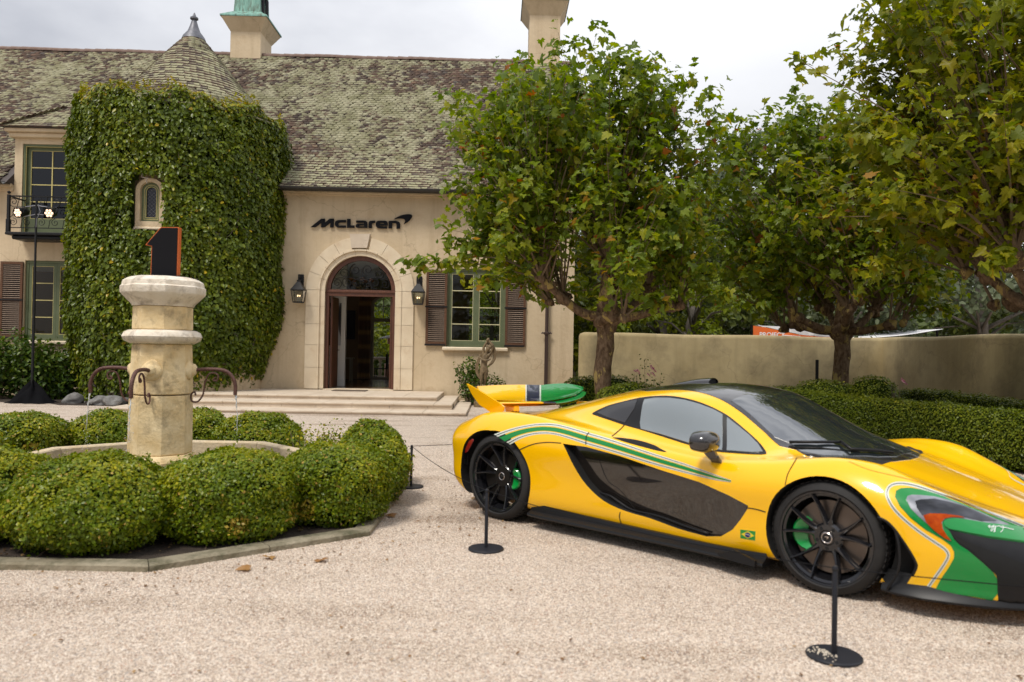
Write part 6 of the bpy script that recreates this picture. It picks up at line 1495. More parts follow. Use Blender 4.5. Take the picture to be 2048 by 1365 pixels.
# ------------------------------------------------------------------ the sports car (local frame: x forward, y to its own left, z up; origin under the rear axle)
CO = np.array([.55, 7.02, 0.0]); CA_ = radians(-43.8); CX = np.array([cos(CA_), sin(CA_), 0]); CY = np.array([-sin(CA_), cos(CA_), 0])
car = empty('sports_car', tuple(CO), CA_, 'yellow and green sports car with a raised rear wing parked on the gravel', 'car')
paint = mat('yellow_paint', (.96, .52, .0), rough=.26, coat=1.0, spec=.3)
green = mat('green_paint_stripe', (.0, .215, .036), rough=.26, coat=.8, spec=.3)
cream = mat('pale_stripe', (.62, .66, .56), rough=.3, coat=1.0)
navy = mat('navy_pinstripe', (.012, .014, .05), rough=.3, coat=1.0)
carbon = mat('gloss_carbon', (.022, .020, .020), rough=.22, coat=1.0)
satin = mat('satin_black_trim', (.009, .009, .010), rough=.42, spec=.3)
dark = mat('dark_cavity', (.006, .006, .006), rough=.9)
darkglass = mat('tinted_glass', (.015, .020, .022), rough=.03, spec=1.0, ior=2.1)
sideglass = mat('side_window_glass', (.10, .125, .12), rough=.03, spec=1.0, ior=2.2)
quarter = mat('quarter_window_glass', (.03, .03, .032), rough=.08, spec=.6)
doorblack = mat('gloss_black_door_inset', (.016, .013, .011), rough=.10, coat=1.0, spec=.6)
rubber = mat('tyre_rubber', (.012, .011, .011), (.019, .018, .017), scale=18, rough=.75, bump=.1, bscale=90)
rimm = mat('gloss_black_alloy', (.010, .010, .012), rough=.16, coat=.6)
discm = mat('brake_disc', (.14, .115, .098), rough=.30, metal=.7)
discr = mat('rear_brake_disc', (.03, .026, .024), rough=.35, metal=.6)
calm = mat('green_brake_caliper', (.0, .30, .05), rough=.25, coat=1.0)
lampm = mat('headlamp_lens', (.010, .011, .014), (.085, .09, .11), scale=4, rough=.08, spec=.25, coat=.12, stretch=(1, 1, 3), detail=3)  # light and dark noise in the colour stands in for highlights and inner parts
lamprim = mat('headlamp_silver', (.12, .125, .14), (.42, .44, .48), scale=5, rough=.25, metal=.5, coat=.3)
amber = mat('amber_indicator', (.46, .075, .004), (.30, .03, .0), scale=20, rough=.2, coat=.0, spec=.15)
redm = mat('red_tail_lamp', (.25, .003, .006), rough=.2, coat=1.0)
chrome = mat('bare_metal', (.5, .45, .42), rough=.2, metal=.9)
whitep = mat('white_ink', (.75, .78, .75), rough=.5)

# stations: x, bottom z, bottom half width, then (y, z) of: side mid, shoulder, crest, valley, rail, roof shoulder, centre z
ST = [
 (-.74, .30, .60, (.72, .46), (.74, .60), (.66, .69), (.45, .73), (.32, .75), (.16, .765), .77),
 (-.66, .24, .74, (.84, .46), (.85, .62), (.75, .72), (.50, .75), (.34, .77), (.17, .785), .79),
 (-.50, .17, .84, (.915, .45), (.925, .64), (.815, .765), (.56, .765), (.37, .785), (.18, .80), .805),
 (-.30, .14, .88, (.955, .45), (.965, .68), (.84, .838), (.60, .795), (.40, .80), (.20, .82), .83),
 (.00, .13, .90, (.970, .45), (.980, .70), (.85, .873), (.64, .825), (.44, .845), (.22, .875), .885),
 (.35, .13, .89, (.955, .45), (.970, .69), (.86, .862), (.69, .835), (.49, .905), (.25, .955), .965),
 (.70, .13, .87, (.935, .43), (.960, .665), (.885, .815), (.735, .840), (.56, .965), (.31, 1.035), 1.055),
 (1.10, .13, .86, (.915, .40), (.945, .63), (.905, .755), (.760, .815), (.60, 1.030), (.35, 1.110), 1.130),
 (1.50, .13, .86, (.905, .38), (.935, .59), (.905, .705), (.775, .770), (.615, 1.060), (.37, 1.140), 1.162),
 (1.90, .13, .87, (.915, .38), (.945, .575), (.905, .680), (.790, .735), (.605, .975), (.40, 1.085), 1.118),
 (2.20, .13, .88, (.940, .40), (.960, .590), (.895, .705), (.765, .745), (.62, .820), (.42, .945), .990),
 (2.45, .13, .89, (.955, .42), (.968, .620), (.870, .748), (.73, .755), (.60, .755), (.40, .835), .875),
 (2.70, .13, .90, (.960, .42), (.965, .640), (.84, .785), (.70, .765), (.54, .730), (.33, .765), .790),
 (2.92, .13, .90, (.950, .42), (.950, .625), (.80, .770), (.63, .730), (.46, .690), (.25, .705), .715),
 (3.12, .13, .89, (.930, .40), (.915, .570), (.76, .690), (.59, .660), (.43, .630), (.22, .645), .655),
 (3.35, .13, .86, (.885, .37), (.850, .490), (.70, .580), (.54, .570), (.38, .555), (.20, .570), .580),
 (3.60, .13, .74, (.780, .32), (.740, .400), (.61, .465), (.46, .480), (.32, .478), (.16, .488), .495),
 (3.80, .14, .50, (.560, .27), (.530, .325), (.44, .370), (.33, .395), (.22, .405), (.11, .410), .412),
 (3.90, .17, .20, (.260, .24), (.250, .275), (.20, .305), (.15, .325), (.10, .335), (.05, .34), .34)]
def pchip(xk, yk, x):
    h = np.diff(xk); dl = np.diff(yk) / h; m_ = np.zeros(len(xk)); m_[0], m_[-1] = dl[0], dl[-1]
    for i in range(1, len(xk) - 1):
        if dl[i - 1] * dl[i] > 0: w1, w2 = 2 * h[i] + h[i - 1], h[i] + 2 * h[i - 1]; m_[i] = (w1 + w2) / (w1 / dl[i - 1] + w2 / dl[i])
    # soften: blend with finite differences to keep flowing curves
    fd = np.zeros(len(xk)); fd[0], fd[-1] = dl[0], dl[-1]; fd[1:-1] = (dl[:-1] * h[1:] + dl[1:] * h[:-1]) / (h[:-1] + h[1:]); m_ = .35 * m_ + .65 * fd
    k = np.clip(np.searchsorted(xk, x) - 1, 0, len(xk) - 2); t = (x - xk[k]) / h[k]
    return (2 * t ** 3 - 3 * t ** 2 + 1) * yk[k] + (t ** 3 - 2 * t ** 2 + t) * h[k] * m_[k] + (-2 * t ** 3 + 3 * t ** 2) * yk[k + 1] + (t ** 3 - t ** 2) * h[k] * m_[k + 1]
xk = np.array([s[0] for s in ST]); cols = []
for s in ST:
    row = [0, s[1], s[2] * .6, s[1], s[2], s[1] + .005, s[3][0] - .02, s[1] + .06]
    for q in range(3, 9): row += [s[q][0], s[q][1]]
    row += [0, s[9]]; cols.append(row)
cols = np.array(cols)
NX = 110; xsn = np.concatenate([np.linspace(xk[0], -.5, 8)[:-1], np.linspace(-.5, 3.6, NX), np.linspace(3.6, xk[-1], 12)[1:]])
par = np.stack([pchip(xk, cols[:, c], xsn) for c in range(cols.shape[1])], 1)
SEG = 6
def ringpts(row):
    P = row.reshape(-1, 2); P = np.vstack([P]); n = len(P)
    ext = np.vstack([[2 * P[0] - P[1]], P, [[-P[-2][0], P[-2][1]]]]); ext[0] = [-P[1][0], P[1][1]]
    o = []
    for i in range(n - 1):
        p0, p1, p2, p3 = ext[i], ext[i + 1], ext[i + 2], ext[i + 3]
        d = [max(1e-4, np.linalg.norm(b_ - a_) ** .5) for a_, b_ in ((p0, p1), (p1, p2), (p2, p3))]; t0, t1, t2, t3 = 0, d[0], d[0] + d[1], sum(d)
        for k in range(SEG):
            t = t1 + (t2 - t1) * k / SEG
            A1 = (t1 - t) / (t1 - t0) * p0 + (t - t0) / (t1 - t0) * p1; A2 = (t2 - t) / (t2 - t1) * p1 + (t - t1) / (t2 - t1) * p2; A3 = (t3 - t) / (t3 - t2) * p2 + (t - t2) / (t3 - t2) * p3
            B1 = (t2 - t) / (t2 - t0) * A1 + (t - t0) / (t2 - t0) * A2; B2 = (t3 - t) / (t3 - t1) * A2 + (t - t1) / (t3 - t1) * A3
            o.append((t2 - t) / (t2 - t1) * B1 + (t - t1) / (t2 - t1) * B2)
    o.append(P[-1]); return np.array(o)
half = np.array([ringpts(r) for r in par]); nh = half.shape[1]
# door scallops: a hollow under the mirror and behind the front wheel hump are left to the crest line
RV = []
for i, x in enumerate(xsn):
    h_ = half[i]
    for y, z in h_: RV.append((x, -max(y, 0), z))            # car's right side, the one facing the court
    for y, z in h_[-2:0:-1]: RV.append((x, max(y, 0), z))
nr_ = 2 * nh - 2; RV = np.array(RV); nst = len(xsn)
# extra smoothing along the length
G3 = RV.reshape(nst, nr_, 3)
for _ in range(2): G3[1:-1, :, 1:] = .25 * G3[:-2, :, 1:] + .5 * G3[1:-1, :, 1:] + .25 * G3[2:, :, 1:]
RV = G3.reshape(-1, 3)
BF = [(i * nr_ + j, (i + 1) * nr_ + j, (i + 1) * nr_ + (j + 1) % nr_, i * nr_ + (j + 1) % nr_) for i in range(nst - 1) for j in range(nr_)]
BF = [f[::-1] for f in BF]
BF.append(tuple(range(nr_))[::-1] if False else tuple(range(nr_))); BF.append(tuple((nst - 1) * nr_ + j for j in range(nr_))[::-1])
bme = bpy.data.meshes.new('body'); bme.from_pydata([tuple(v) for v in RV], [], BF); bme.update()
_bm = bmesh.new(); _bm.from_mesh(bme); bmesh.ops.recalc_face_normals(_bm, faces=_bm.faces[:]); bmesh.ops.triangulate(_bm, faces=[f for f in _bm.faces if len(f.verts) > 4]); _bm.to_mesh(bme)
_bm.normal_update(); _bm.verts.ensure_lookup_table(); VN = [v.normal.copy() for v in _bm.verts]; VC = [v.co.copy() for v in _bm.verts]
_bm.faces.ensure_lookup_table(); FVI = [[v.index for v in f.verts] for f in _bm.faces]
BVH = BVHTree.FromBMesh(_bm)
def smooth_n(p, fi):
    nn3 = Vector((0, 0, 0))
    for v in FVI[fi]: nn3 += VN[v] / max(1e-4, (VC[v] - p).length)
    return nn3.normalized()
EL = EYE - CO; EC = Vector((EL @ CX, EL @ CY, EL[2]))
def cray(px, py): d = ray(px, py); return Vector((d @ CX, d @ CY, d[2])).normalized()
def cpx(px, py):
    """photo pixel -> point on the body (car frame)"""
    d = cray(px, py); h = BVH.ray_cast(EC, d)
    if h[0] is not None: return h[0]
    best = None
    for k in range(60):
        q = EC + d * (3.5 + k * .08); r = BVH.find_nearest(q)
        if best is None or r[3] < best[0]: best = (r[3], r[0])
    return best[1]
def zz(s, ox, oy, pts): return [(ox + x / s, oy + y / s) for x, y in pts]
Z1 = lambda pts: zz(3.4133, 900, 730, pts)
Z2 = lambda pts: zz(3.4133, 1448, 730, pts)
Z3 = lambda pts: zz(3.1383, 1448, 930, pts)
Z9 = lambda pts: zz(4.7078, 1740, 930, pts)
def basis(a):
    a = Vector(a).normalized(); u = Vector((0, 0, 1)).cross(a); u = u.normalized() if u.length > .01 else Vector((1, 0, 0)); return a, u, a.cross(u)
def finish(o, mat_, tree=None, maxd=.012):
    """smooth the panel with the normals of the body"""
    me = o.data; me.materials.append(mat_) if not me.materials else None
def patch(name, pts, axis, off, m, parent, mirror=True, step=.035, smooth=3, closed=True, rim=.008, corner=False, both_one=False, base=None):
    """panel lying on the body inside the outline pts (points on the body, car frame)"""
    a, u, v = basis(axis)
    P = [(Vector(p).dot(u), Vector(p).dot(v)) for p in pts]
    if smooth: P = [tuple(q) for q in cr_spline(P, smooth, closed=True)]
    out2 = [];
    for i in range(len(P)):
        p, q = Vector(P[i]), Vector(P[(i + 1) % len(P)]); k = max(1, int((q - p).length / step)); out2 += [tuple(p.lerp(q, t / k)) for t in range(k)]
    nb = len(out2); xs_ = [p[0] for p in out2]; ys_ = [p[1] for p in out2]; V_ = [Vector(p) for p in out2]
    x = min(xs_) + step * .5; row = 0
    while x < max(xs_):
        y = min(ys_) + step * (.5 if row % 2 else 1)
        while y < max(ys_):
            if inside((x, y), out2) and min((Vector((x, y)) - w_).length_squared for w_ in V_[:nb]) > (step * .45) ** 2: V_.append(Vector((x, y)))
            y += step
        x += step * .87; row += 1
    r = delaunay_2d_cdt(V_, [(i, (i + 1) % nb) for i in range(nb)], [], 0, 1e-7)
    tris = [f for f in r[2] if inside(sum((r[0][i] for i in f), Vector((0, 0))) / 3, out2)]
    c3 = sum((Vector(p) for p in pts), Vector((0, 0, 0))) / len(pts); bd = c3.dot(a)
    vs = []; ns = []
    for q in r[0]:
        og = u * q.x + v * q.y + a * (bd + 1.6); h = BVH.ray_cast(og, -a)
        if h[0] is None or abs(h[0].dot(a) - bd) > .6: h = BVH.find_nearest(u * q.x + v * q.y + a * bd)
        n_ = smooth_n(h[0], h[2]); vs.append(h[0] + n_ * off); ns.append(n_)
    cnt = {}
    for f in tris:
        for i in range(3): cnt[(f[i], f[(i + 1) % 3])] = 1
    objs = []
    for sgn in ((1, -1) if mirror else (1,)):
        b = MB(); fl = [tuple(f) for f in tris]; vv = [tuple(p) for p in vs]; rimmap = {}; fr = []
        for (i, j) in cnt:
            if (j, i) not in cnt:
                for k in (i, j):
                    if k not in rimmap: rimmap[k] = len(vv); vv.append(tuple(vs[k] - ns[k] * (rim + off)))
                fr.append((j, i, rimmap[i], rimmap[j]))
        fs = fl + fr
        if sgn < 0: vv = [(x, -y, z) for x, y, z in vv]; fs = [f[::-1] for f in fs]
        b.add(vv, fs); o = b.build(name, m, parent, smooth=True, ang=180)
        # explicit normals: the body's normals on the face of the panel
        me = o.data; no = []
        nn_ = [Vector((n_.x, n_.y * sgn, n_.z)) for n_ in ns]
        for pol in me.polygons:
            for vi in pol.vertices:
                no.append(nn_[vi] if (len(pol.vertices) == 3 and vi < len(nn_)) else Vector((0, 0, 0)))
        # (0,0,0) keeps the automatic normal
        fa = me.polygons[0] if len(me.polygons) else None
        if fa is not None and fa.normal.dot(nn_[fa.vertices[0]]) < 0: me.flip_normals()
        me.normals_split_custom_set(no)
        objs.append(o)
    return objs
def strip(name, top, bot, fr, off, m, parent, n=60, mirror=True, across=2):
    """band between two pixel polylines, fractions fr of the way across"""
    def samp(pl):
        P = cr_spline(pl, 6); P = np.array(P); d = np.concatenate([[0], np.cumsum(np.linalg.norm(np.diff(P, axis=0), axis=1))]); t = np.linspace(0, d[-1], n); return np.stack([np.interp(t, d, P[:, 0]), np.interp(t, d, P[:, 1])], 1)
    A, B = samp(top), samp(bot); vs = []
    K_ = across + 1
    for i in range(n):
        for k in range(K_):
            f = fr[0] + (fr[1] - fr[0]) * k / across; q = A[i] * (1 - f) + B[i] * f; h = BVH.ray_cast(EC, cray(*q)); h = h if h[0] is not None else BVH.find_nearest(cpx(*q)); vs.append(h[0] + smooth_n(h[0], h[2]) * off)
    fs = [(i * K_ + k, (i + 1) * K_ + k, (i + 1) * K_ + k + 1, i * K_ + k + 1) for i in range(n - 1) for k in range(across)]
    for sgn in ((1, -1) if mirror else (1,)):
        b = MB(); b.add([(p.x, p.y * sgn, p.z) for p in vs], fs if sgn > 0 else [f[::-1] for f in fs]); o = b.build(name, m, parent, smooth=True, ang=180)
        f0 = o.data.polygons[0]; h = BVH.find_nearest(Vector((vs[0].x, vs[0].y * sgn, vs[0].z)))
        if f0.normal.dot(smooth_n(h[0], h[2])) < 0: o.data.flip_normals()
def line(name, pl, wpx, off, m, parent, n=60, mirror=True):
    P = np.array(cr_spline(pl, 6)); t = np.gradient(P, axis=0); t /= np.linalg.norm(t, axis=1, keepdims=True) + 1e-9; nn3 = np.stack([-t[:, 1], t[:, 0]], 1)
    strip(name, [tuple(p) for p in P - nn3 * wpx / 2], [tuple(p) for p in P + nn3 * wpx / 2], (0, 1), off, m, parent, n=n, mirror=mirror, across=1)

# ---- boolean cutters
cut = MB(); 
WR, WF = (0.0, .349, .952, .305), (2.67, .329, .935, .255)      # x, tyre radius, outer face y, width
def cyl(b, x, z, r, y0, y1, n=48): b.add([(x + r * cos(2 * pi * i / n), y0, z + r * sin(2 * pi * i / n)) for i in range(n)] + [(x + r * cos(2 * pi * i / n), y1, z + r * sin(2 * pi * i / n)) for i in range(n)], [tuple(range(n)), tuple(range(n, 2 * n))[::-1]] + [(i, i + n, (i + 1) % n + n, (i + 1) % n) for i in range(n)])
cyl(cut, 0, .352, .378, -1.3, -.55); cyl(cut, 2.67, .335, .355, -1.3, -.55); cyl(cut, -.085, .352, .374, -1.3, -.55); cyl(cut, -.085, .352, .374, .55, 1.3); cyl(cut, 0, .352, .378, .55, 1.3); cyl(cut, 2.67, .335, .355, .55, 1.3)
def body_y(x, z):
    h = BVH.ray_cast(Vector((x, -2.2, z)), Vector((0, 1, 0))); return h[0].y if h[0] is not None else -.9
DOOR = Z1([(770, 538), (930, 560), (1150, 620), (1450, 722), (1700, 800), (1900, 890), (2035, 962), (2030, 985), (1985, 1055), (1930, 1125), (1850, 1172), (1750, 1172), (1560, 1120), (1370, 1050), (1200, 1000), (1050, 930), (930, 820), (850, 700), (800, 600)])
dpts = [cpx(*p) for p in DOOR[:11] + [tuple(q) for q in cr_spline(DOOR[11:] + DOOR[:1], 3)][:-1]]
def recess(poly3, depthf, step=.05):
    """cutter volume: outline in side view, floor follows the body at depthf(x,z)"""
    P = [(p.x, p.z) for p in poly3]; out2 = []
    for i in range(len(P)):
        p, q = Vector(P[i]), Vector(P[(i + 1) % len(P)]); k = max(1, int((q - p).length / step)); out2 += [tuple(p.lerp(q, t / k)) for t in range(k)]
    nb = len(out2); V_ = [Vector(p) for p in out2]; x = min(p[0] for p in out2)
    while x < max(p[0] for p in out2):
        z = min(p[1] for p in out2)
        while z < max(p[1] for p in out2):
            if inside((x, z), out2) and min((Vector((x, z)) - w_).length_squared for w_ in V_[:nb]) > (step * .5) ** 2: V_.append(Vector((x, z)))
            z += step
        x += step
    r = delaunay_2d_cdt(V_, [(i, (i + 1) % nb) for i in range(nb)], [], 0, 1e-7); tris = [f for f in r[2] if inside(sum((r[0][i] for i in f), Vector((0, 0))) / 3, out2)]
    n_ = len(r[0]); fl = [(p.x, body_y(p.x, p.y) + depthf(p.x, p.y), p.y) for p in r[0]]; top = [(p.x, -1.25, p.y) for p in r[0]]
    cnt = {}
    for f in tris:
        for i in range(3): cnt[(f[i], f[(i + 1) % 3])] = 1
    side = [(i, j, j + n_, i + n_) for (i, j) in cnt if (j, i) not in cnt]
    V2 = fl + top; F2 = [tuple(f) for f in tris] + [tuple(i + n_ for i in f)[::-1] for f in tris] + [f[::-1] for f in side]
    cut.add(V2, F2); cut.add([(x, -y, z) for x, y, z in V2], [f[::-1] for f in F2])
def ddepth(x, z):
    t = max(0, min(1, (2.15 - x) / 1.3)); return .012 + .075 * t ** 1.1 + .05 * max(0, min(1, (.42 - z) / .25)) * t
recess(dpts, ddepth)
VENT = Z9([(10, 470), (70, 490), (150, 530), (215, 590), (290, 690), (370, 810), (425, 910), (435, 965), (400, 1040), (345, 1125), (150, 1110), (60, 1000)])
vpts = [cpx(*p) for p in VENT]; recess(vpts, lambda x, z: .10)
# front intake below the lamp
INT = Z9([(740, 610), (900, 650), (1120, 695), (1330, 725), (1600, 760), (1600, 1380), (1200, 1290), (1195, 1080), (1190, 1040), (1050, 910), (930, 810), (840, 750), (790, 700)])
ipts = [cpx(*p) for p in INT]
ipts = [Vector((p.x, p.y, p.z)) for p in ipts]
recess([p for p in ipts if p.x < 3.62], lambda x, z: .09) if False else None
cutme = bpy.data.meshes.new('cutter'); cutme.from_pydata(cut.v, [], cut.f)
_b2 = bmesh.new(); _b2.from_mesh(cutme); bmesh.ops.recalc_face_normals(_b2, faces=_b2.faces[:]); _b2.to_mesh(cutme); _b2.free(); cutme.materials.append(paint); cutme.materials.append(dark); cutme.polygons.foreach_set('material_index', [1] * len(cutme.polygons))
bme.materials.clear(); bme.materials.append(paint); bme.materials.append(dark)
body = link(bpy.data.objects.new('body', bme), None); co_ = link(bpy.data.objects.new('cutter', cutme), None)
md = body.modifiers.new('cut', 'BOOLEAN'); md.operation = 'DIFFERENCE'; md.solver = 'EXACT'; md.use_self = True; md.object = co_
try: md.material_mode = 'INDEX'
except Exception: pass
dg = bpy.context.evaluated_depsgraph_get(); nb2 = bpy.data.meshes.new_from_object(body.evaluated_get(dg)); body.modifiers.clear(); body.data = nb2; bpy.data.objects.remove(co_); body.parent = car
me = body.data; me.polygons.foreach_set('use_smooth', [True] * len(me.polygons))
if len(me.materials) < 2: me.materials.append(dark)
no = []; keepn = []
for pol in me.polygons:
    c = pol.center; h = BVH.find_nearest(c); on = h[0] is not None and h[3] < .002 and abs(pol.normal.dot(h[1])) > .85
    if not on and pol.material_index == 0 and h[3] > .002: pol.material_index = 1
    for vi in pol.vertices:
        if on:
            p = me.vertices[vi].co; hh2 = BVH.find_nearest(p); no.append(smooth_n(hh2[0], hh2[2]))
        else: no.append(pol.normal.copy())
me.normals_split_custom_set(no)
print('body faces', len(me.polygons))

# ---- black door inset lying in the recess
def inset_panel(name, poly3, depthf, lift, m, step=.05, shrink=0.0):
    P = [(p.x, p.z) for p in poly3]; out2 = []
    for i in range(len(P)):
        p, q = Vector(P[i]), Vector(P[(i + 1) % len(P)]); k = max(1, int((q - p).length / step)); out2 += [tuple(p.lerp(q, t / k)) for t in range(k)]
    if shrink: out2 = inset(out2, shrink)
    nb = len(out2); V_ = [Vector(p) for p in out2]; x = min(p[0] for p in out2)
    while x < max(p[0] for p in out2):
        z = min(p[1] for p in out2)
        while z < max(p[1] for p in out2):
            if inside((x, z), out2) and min((Vector((x, z)) - w_).length_squared for w_ in V_[:nb]) > (step * .5) ** 2: V_.append(Vector((x, z)))
            z += step
        x += step
    r = delaunay_2d_cdt(V_, [(i, (i + 1) % nb) for i in range(nb)], [], 0, 1e-7); tris = [f for f in r[2] if inside(sum((r[0][i] for i in f), Vector((0, 0))) / 3, out2)]
    vs = [(p.x, body_y(p.x, p.y) + depthf(p.x, p.y) - lift, p.y) for p in r[0]]
    for sgn in (1, -1):
        b = MB(); b.add([(x, y * sgn, z) for x, y, z in vs], [tuple(f) if sgn > 0 else tuple(f)[::-1] for f in tris]); o = b.build(name, m, car, smooth=True, ang=180)
        if o.data.polygons[0].normal.y * sgn > 0: o.data.flip_normals()
inset_panel('door_inset', dpts, ddepth, .004, doorblack)
# blade that splits the inset from the lower air channel
bl1 = Z1([(985, 885), (1060, 905), (1130, 950), (1225, 1003), (1400, 1040), (1600, 1110), (1760, 1160)]); bp_ = [cpx(*p) for p in bl1]
b = MB(); b.tube(cr_spline([(p.x, p.y + .055 * max(0, (1.9 - p.x)) + .01, p.z + .004) for p in bp_], 4), .008, 6); b.build('channel_blade', satin, car, smooth=True, ang=180)
b = MB(); b.tube(cr_spline([(p.x, -(p.y + .055 * max(0, (1.9 - p.x)) + .01), p.z + .004) for p in bp_], 4), .008, 6); b.build('channel_blade', satin, car, smooth=True, ang=180)
lnp = [cpx(*p) for p in Z1([(965, 575), (985, 680), (1040, 800), (1130, 870), (1225, 1003)])]
for s_ in (1, -1):
    b = MB(); b.tube(cr_spline([(p.x, s_ * (p.y + ddepth(p.x, p.z) - .004), p.z) for p in lnp], 5), .0025, 4); b.build('inset_gap', dark, car)

# ---- windows
WIN = Z1([(975, 330), (1080, 280), (1200, 248), (1300, 226), (1400, 215), (1500, 214), (1600, 228), (1700, 255), (1800, 295), (1900, 350), (2000, 430), (2100, 520), (2155, 590), (2150, 612), (2060, 612), (1940, 604), (1800, 590), (1640, 550), (1450, 490), (1290, 440), (1190, 412), (1080, 375), (1000, 348)])
sa = (0, -1, .55)
patch('window_surround', [cpx(*p) for p in WIN], sa, .0035, satin, car, step=.025)
GL = Z1([(1305, 440), (1300, 400), (1330, 240), (1400, 230), (1500, 230), (1600, 243), (1700, 270), (1800, 308), (1862, 342), (1858, 585), (1790, 575), (1640, 538), (1450, 478)])
patch('side_window', [cpx(*p) for p in GL], sa, .0080, sideglass, car, smooth=0, step=.03)
GL2 = Z1([(1892, 362), (1960, 415), (2040, 480), (2100, 540), (2135, 595), (2060, 600), (1890, 588)])
patch('front_quarter_window', [cpx(*p) for p in GL2], sa, .0080, sideglass, car, smooth=0, step=.025)
GL3 = Z1([(1005, 330), (1090, 288), (1200, 258), (1280, 242), (1260, 300), (1195, 398), (1080, 362)])
patch('rear_quarter_window', [cpx(*p) for p in GL3], sa, .0080, quarter, car, smooth=0, step=.025)
# canopy: black roof and windscreen, symmetric about the middle line
def sym(px_list, extra_front=None):
    L_ = [cpx(*p) for p in px_list]; L_ = [Vector((p.x, min(p.y, -.0) if p.x < 2.3 else max(-.60, min(p.y, 0)), p.z)) for p in L_]; return L_ + [Vector((p.x, -p.y, p.z)) for p in L_[::-1]]
CAN = [(1294, 783), (1330, 781), (1380, 782), (1410, 788), (1440, 799), (1470, 817), (1500, 840), (1530, 866), (1560, 893), (1582, 908)]
ro = [p for p in sym(CAN)]; k_ = len(CAN); bs_ = [(2.44, -.63), (2.58, -.56), (2.72, -.44), (2.83, -.27), (2.87, -.08)]; bs_ = [Vector((x, y, .75)) for x, y in bs_]; ro = ro[:k_] + bs_ + [Vector((p.x, -p.y, p.z)) for p in bs_[::-1]] + ro[k_:]; back = Vector((.80, -.20, 1.07)); ro = [Vector((.76, -.02, 1.06)), Vector((.78, -.22, 1.05))] + ro + [Vector((.78, .22, 1.05)), Vector((.76, .02, 1.06))]
patch('roof_panel', ro, (0, 0, 1), .0035, carbon, car, mirror=False, smooth=0, step=.035)
WS = [(1462, 803), (1490, 822), (1520, 848), (1548, 874), (1575, 895), (1602, 908), (1650, 914), (1700, 917), (1745, 918), (1775, 917)]
wl = [cpx(*p) for p in WS]; wl = [Vector((p.x, p.y if p.x < 2.25 else max(-.57, p.y), p.z)) for p in wl]; hd_ = wl[0]; arc_top = [Vector((hd_.x + .10 * (1 - (k / 5) ** 2), hd_.y * k / 5, 1.1)) for k in range(5)]
ws = wl[::1]; wr = [Vector((p.x, -p.y, p.z)) for p in ws[::-1]]
full = []
_ws = [p for p in wl if p.x < 2.30]; _bs = [Vector((x, y, .8)) for x, y in ((2.38, -.60), (2.50, -.555), (2.64, -.45), (2.75, -.31), (2.81, -.15))]; _h = [Vector((hd_.x + .09 * (1 - t * t), -hd_.y * t, 1.1)) for t in (.75, .45, .15, -.15, -.45, -.75)]
WFULL = _ws + _bs + [Vector((p.x, -p.y, p.z)) for p in (_ws + _bs)[::-1]] + _h
full = ws + wr + [Vector((hd_.x + .08 * (1 - (abs(t)) ** 2), -hd_.y * -t * -1, 1.1)) for t in (-.8, -.5, -.2, .2, .5, .8)][::1]
cx0 = sum(p.x for p in full) / len(full)
full.sort(key=lambda p: math.atan2(p.y, p.x - cx0))
patch('windscreen', WFULL, (0, 0, 1), .0065, darkglass, car, mirror=False, smooth=0, step=.035)
# roof intake
b = MB(); vs = []; n1_ = 20
for i in range(n1_ + 1):
    t = i / n1_; x = 1.00 + .42 * t; w_ = .075 * (.35 + .65 * sin(min(1, t * 1.15) * pi / 2)); hgt = .036 * sin(min(1, t * 1.1) * pi / 2)
    for k in range(9):
        a = pi * k / 8; y = w_ * cos(a); h = BVH.ray_cast(Vector((x, y, 2)), Vector((0, 0, -1))); vs.append((x, y, h[0].z + .002 + hgt * sin(a)))
b.add(vs, [(i * 9 + k, (i + 1) * 9 + k, (i + 1) * 9 + k + 1, i * 9 + k + 1) for i in range(n1_) for k in range(8)]); b.build('roof_intake', carbon, car, smooth=True, ang=180)
b = MB(); b.add([vs[-9 + k] for k in range(9)], [tuple(range(9))]); b.v = [(x - .012, y * .86, z - .003) for x, y, z in b.v]; b.build('intake_mouth', dark, car)
# wipers
def onb(x, y, off): h = BVH.ray_cast(Vector((x, y, 2)), Vector((0, 0, -1))); return (h[0].x, h[0].y, h[0].z + off)
w1 = [cpx(*p) for p in [(1583, 893), (1640, 893), (1686, 893)]]; w2 = [cpx(*p) for p in [(1686, 893), (1706, 908), (1760, 911), (1790, 915)]]
b = MB(); b.tube([tuple(p + Vector((-.01, -.01, .028))) for p in w1], .010, 5); b.tube([tuple(p + Vector((-.01, -.01, .030))) for p in w2], .011, 5); b.tube([tuple(p + Vector((0, 0, .012))) for p in [cpx(1586, 899), cpx(1640, 900), cpx(1720, 908)]], .006, 4); b.build('wiper', satin, car, smooth=True, ang=180)

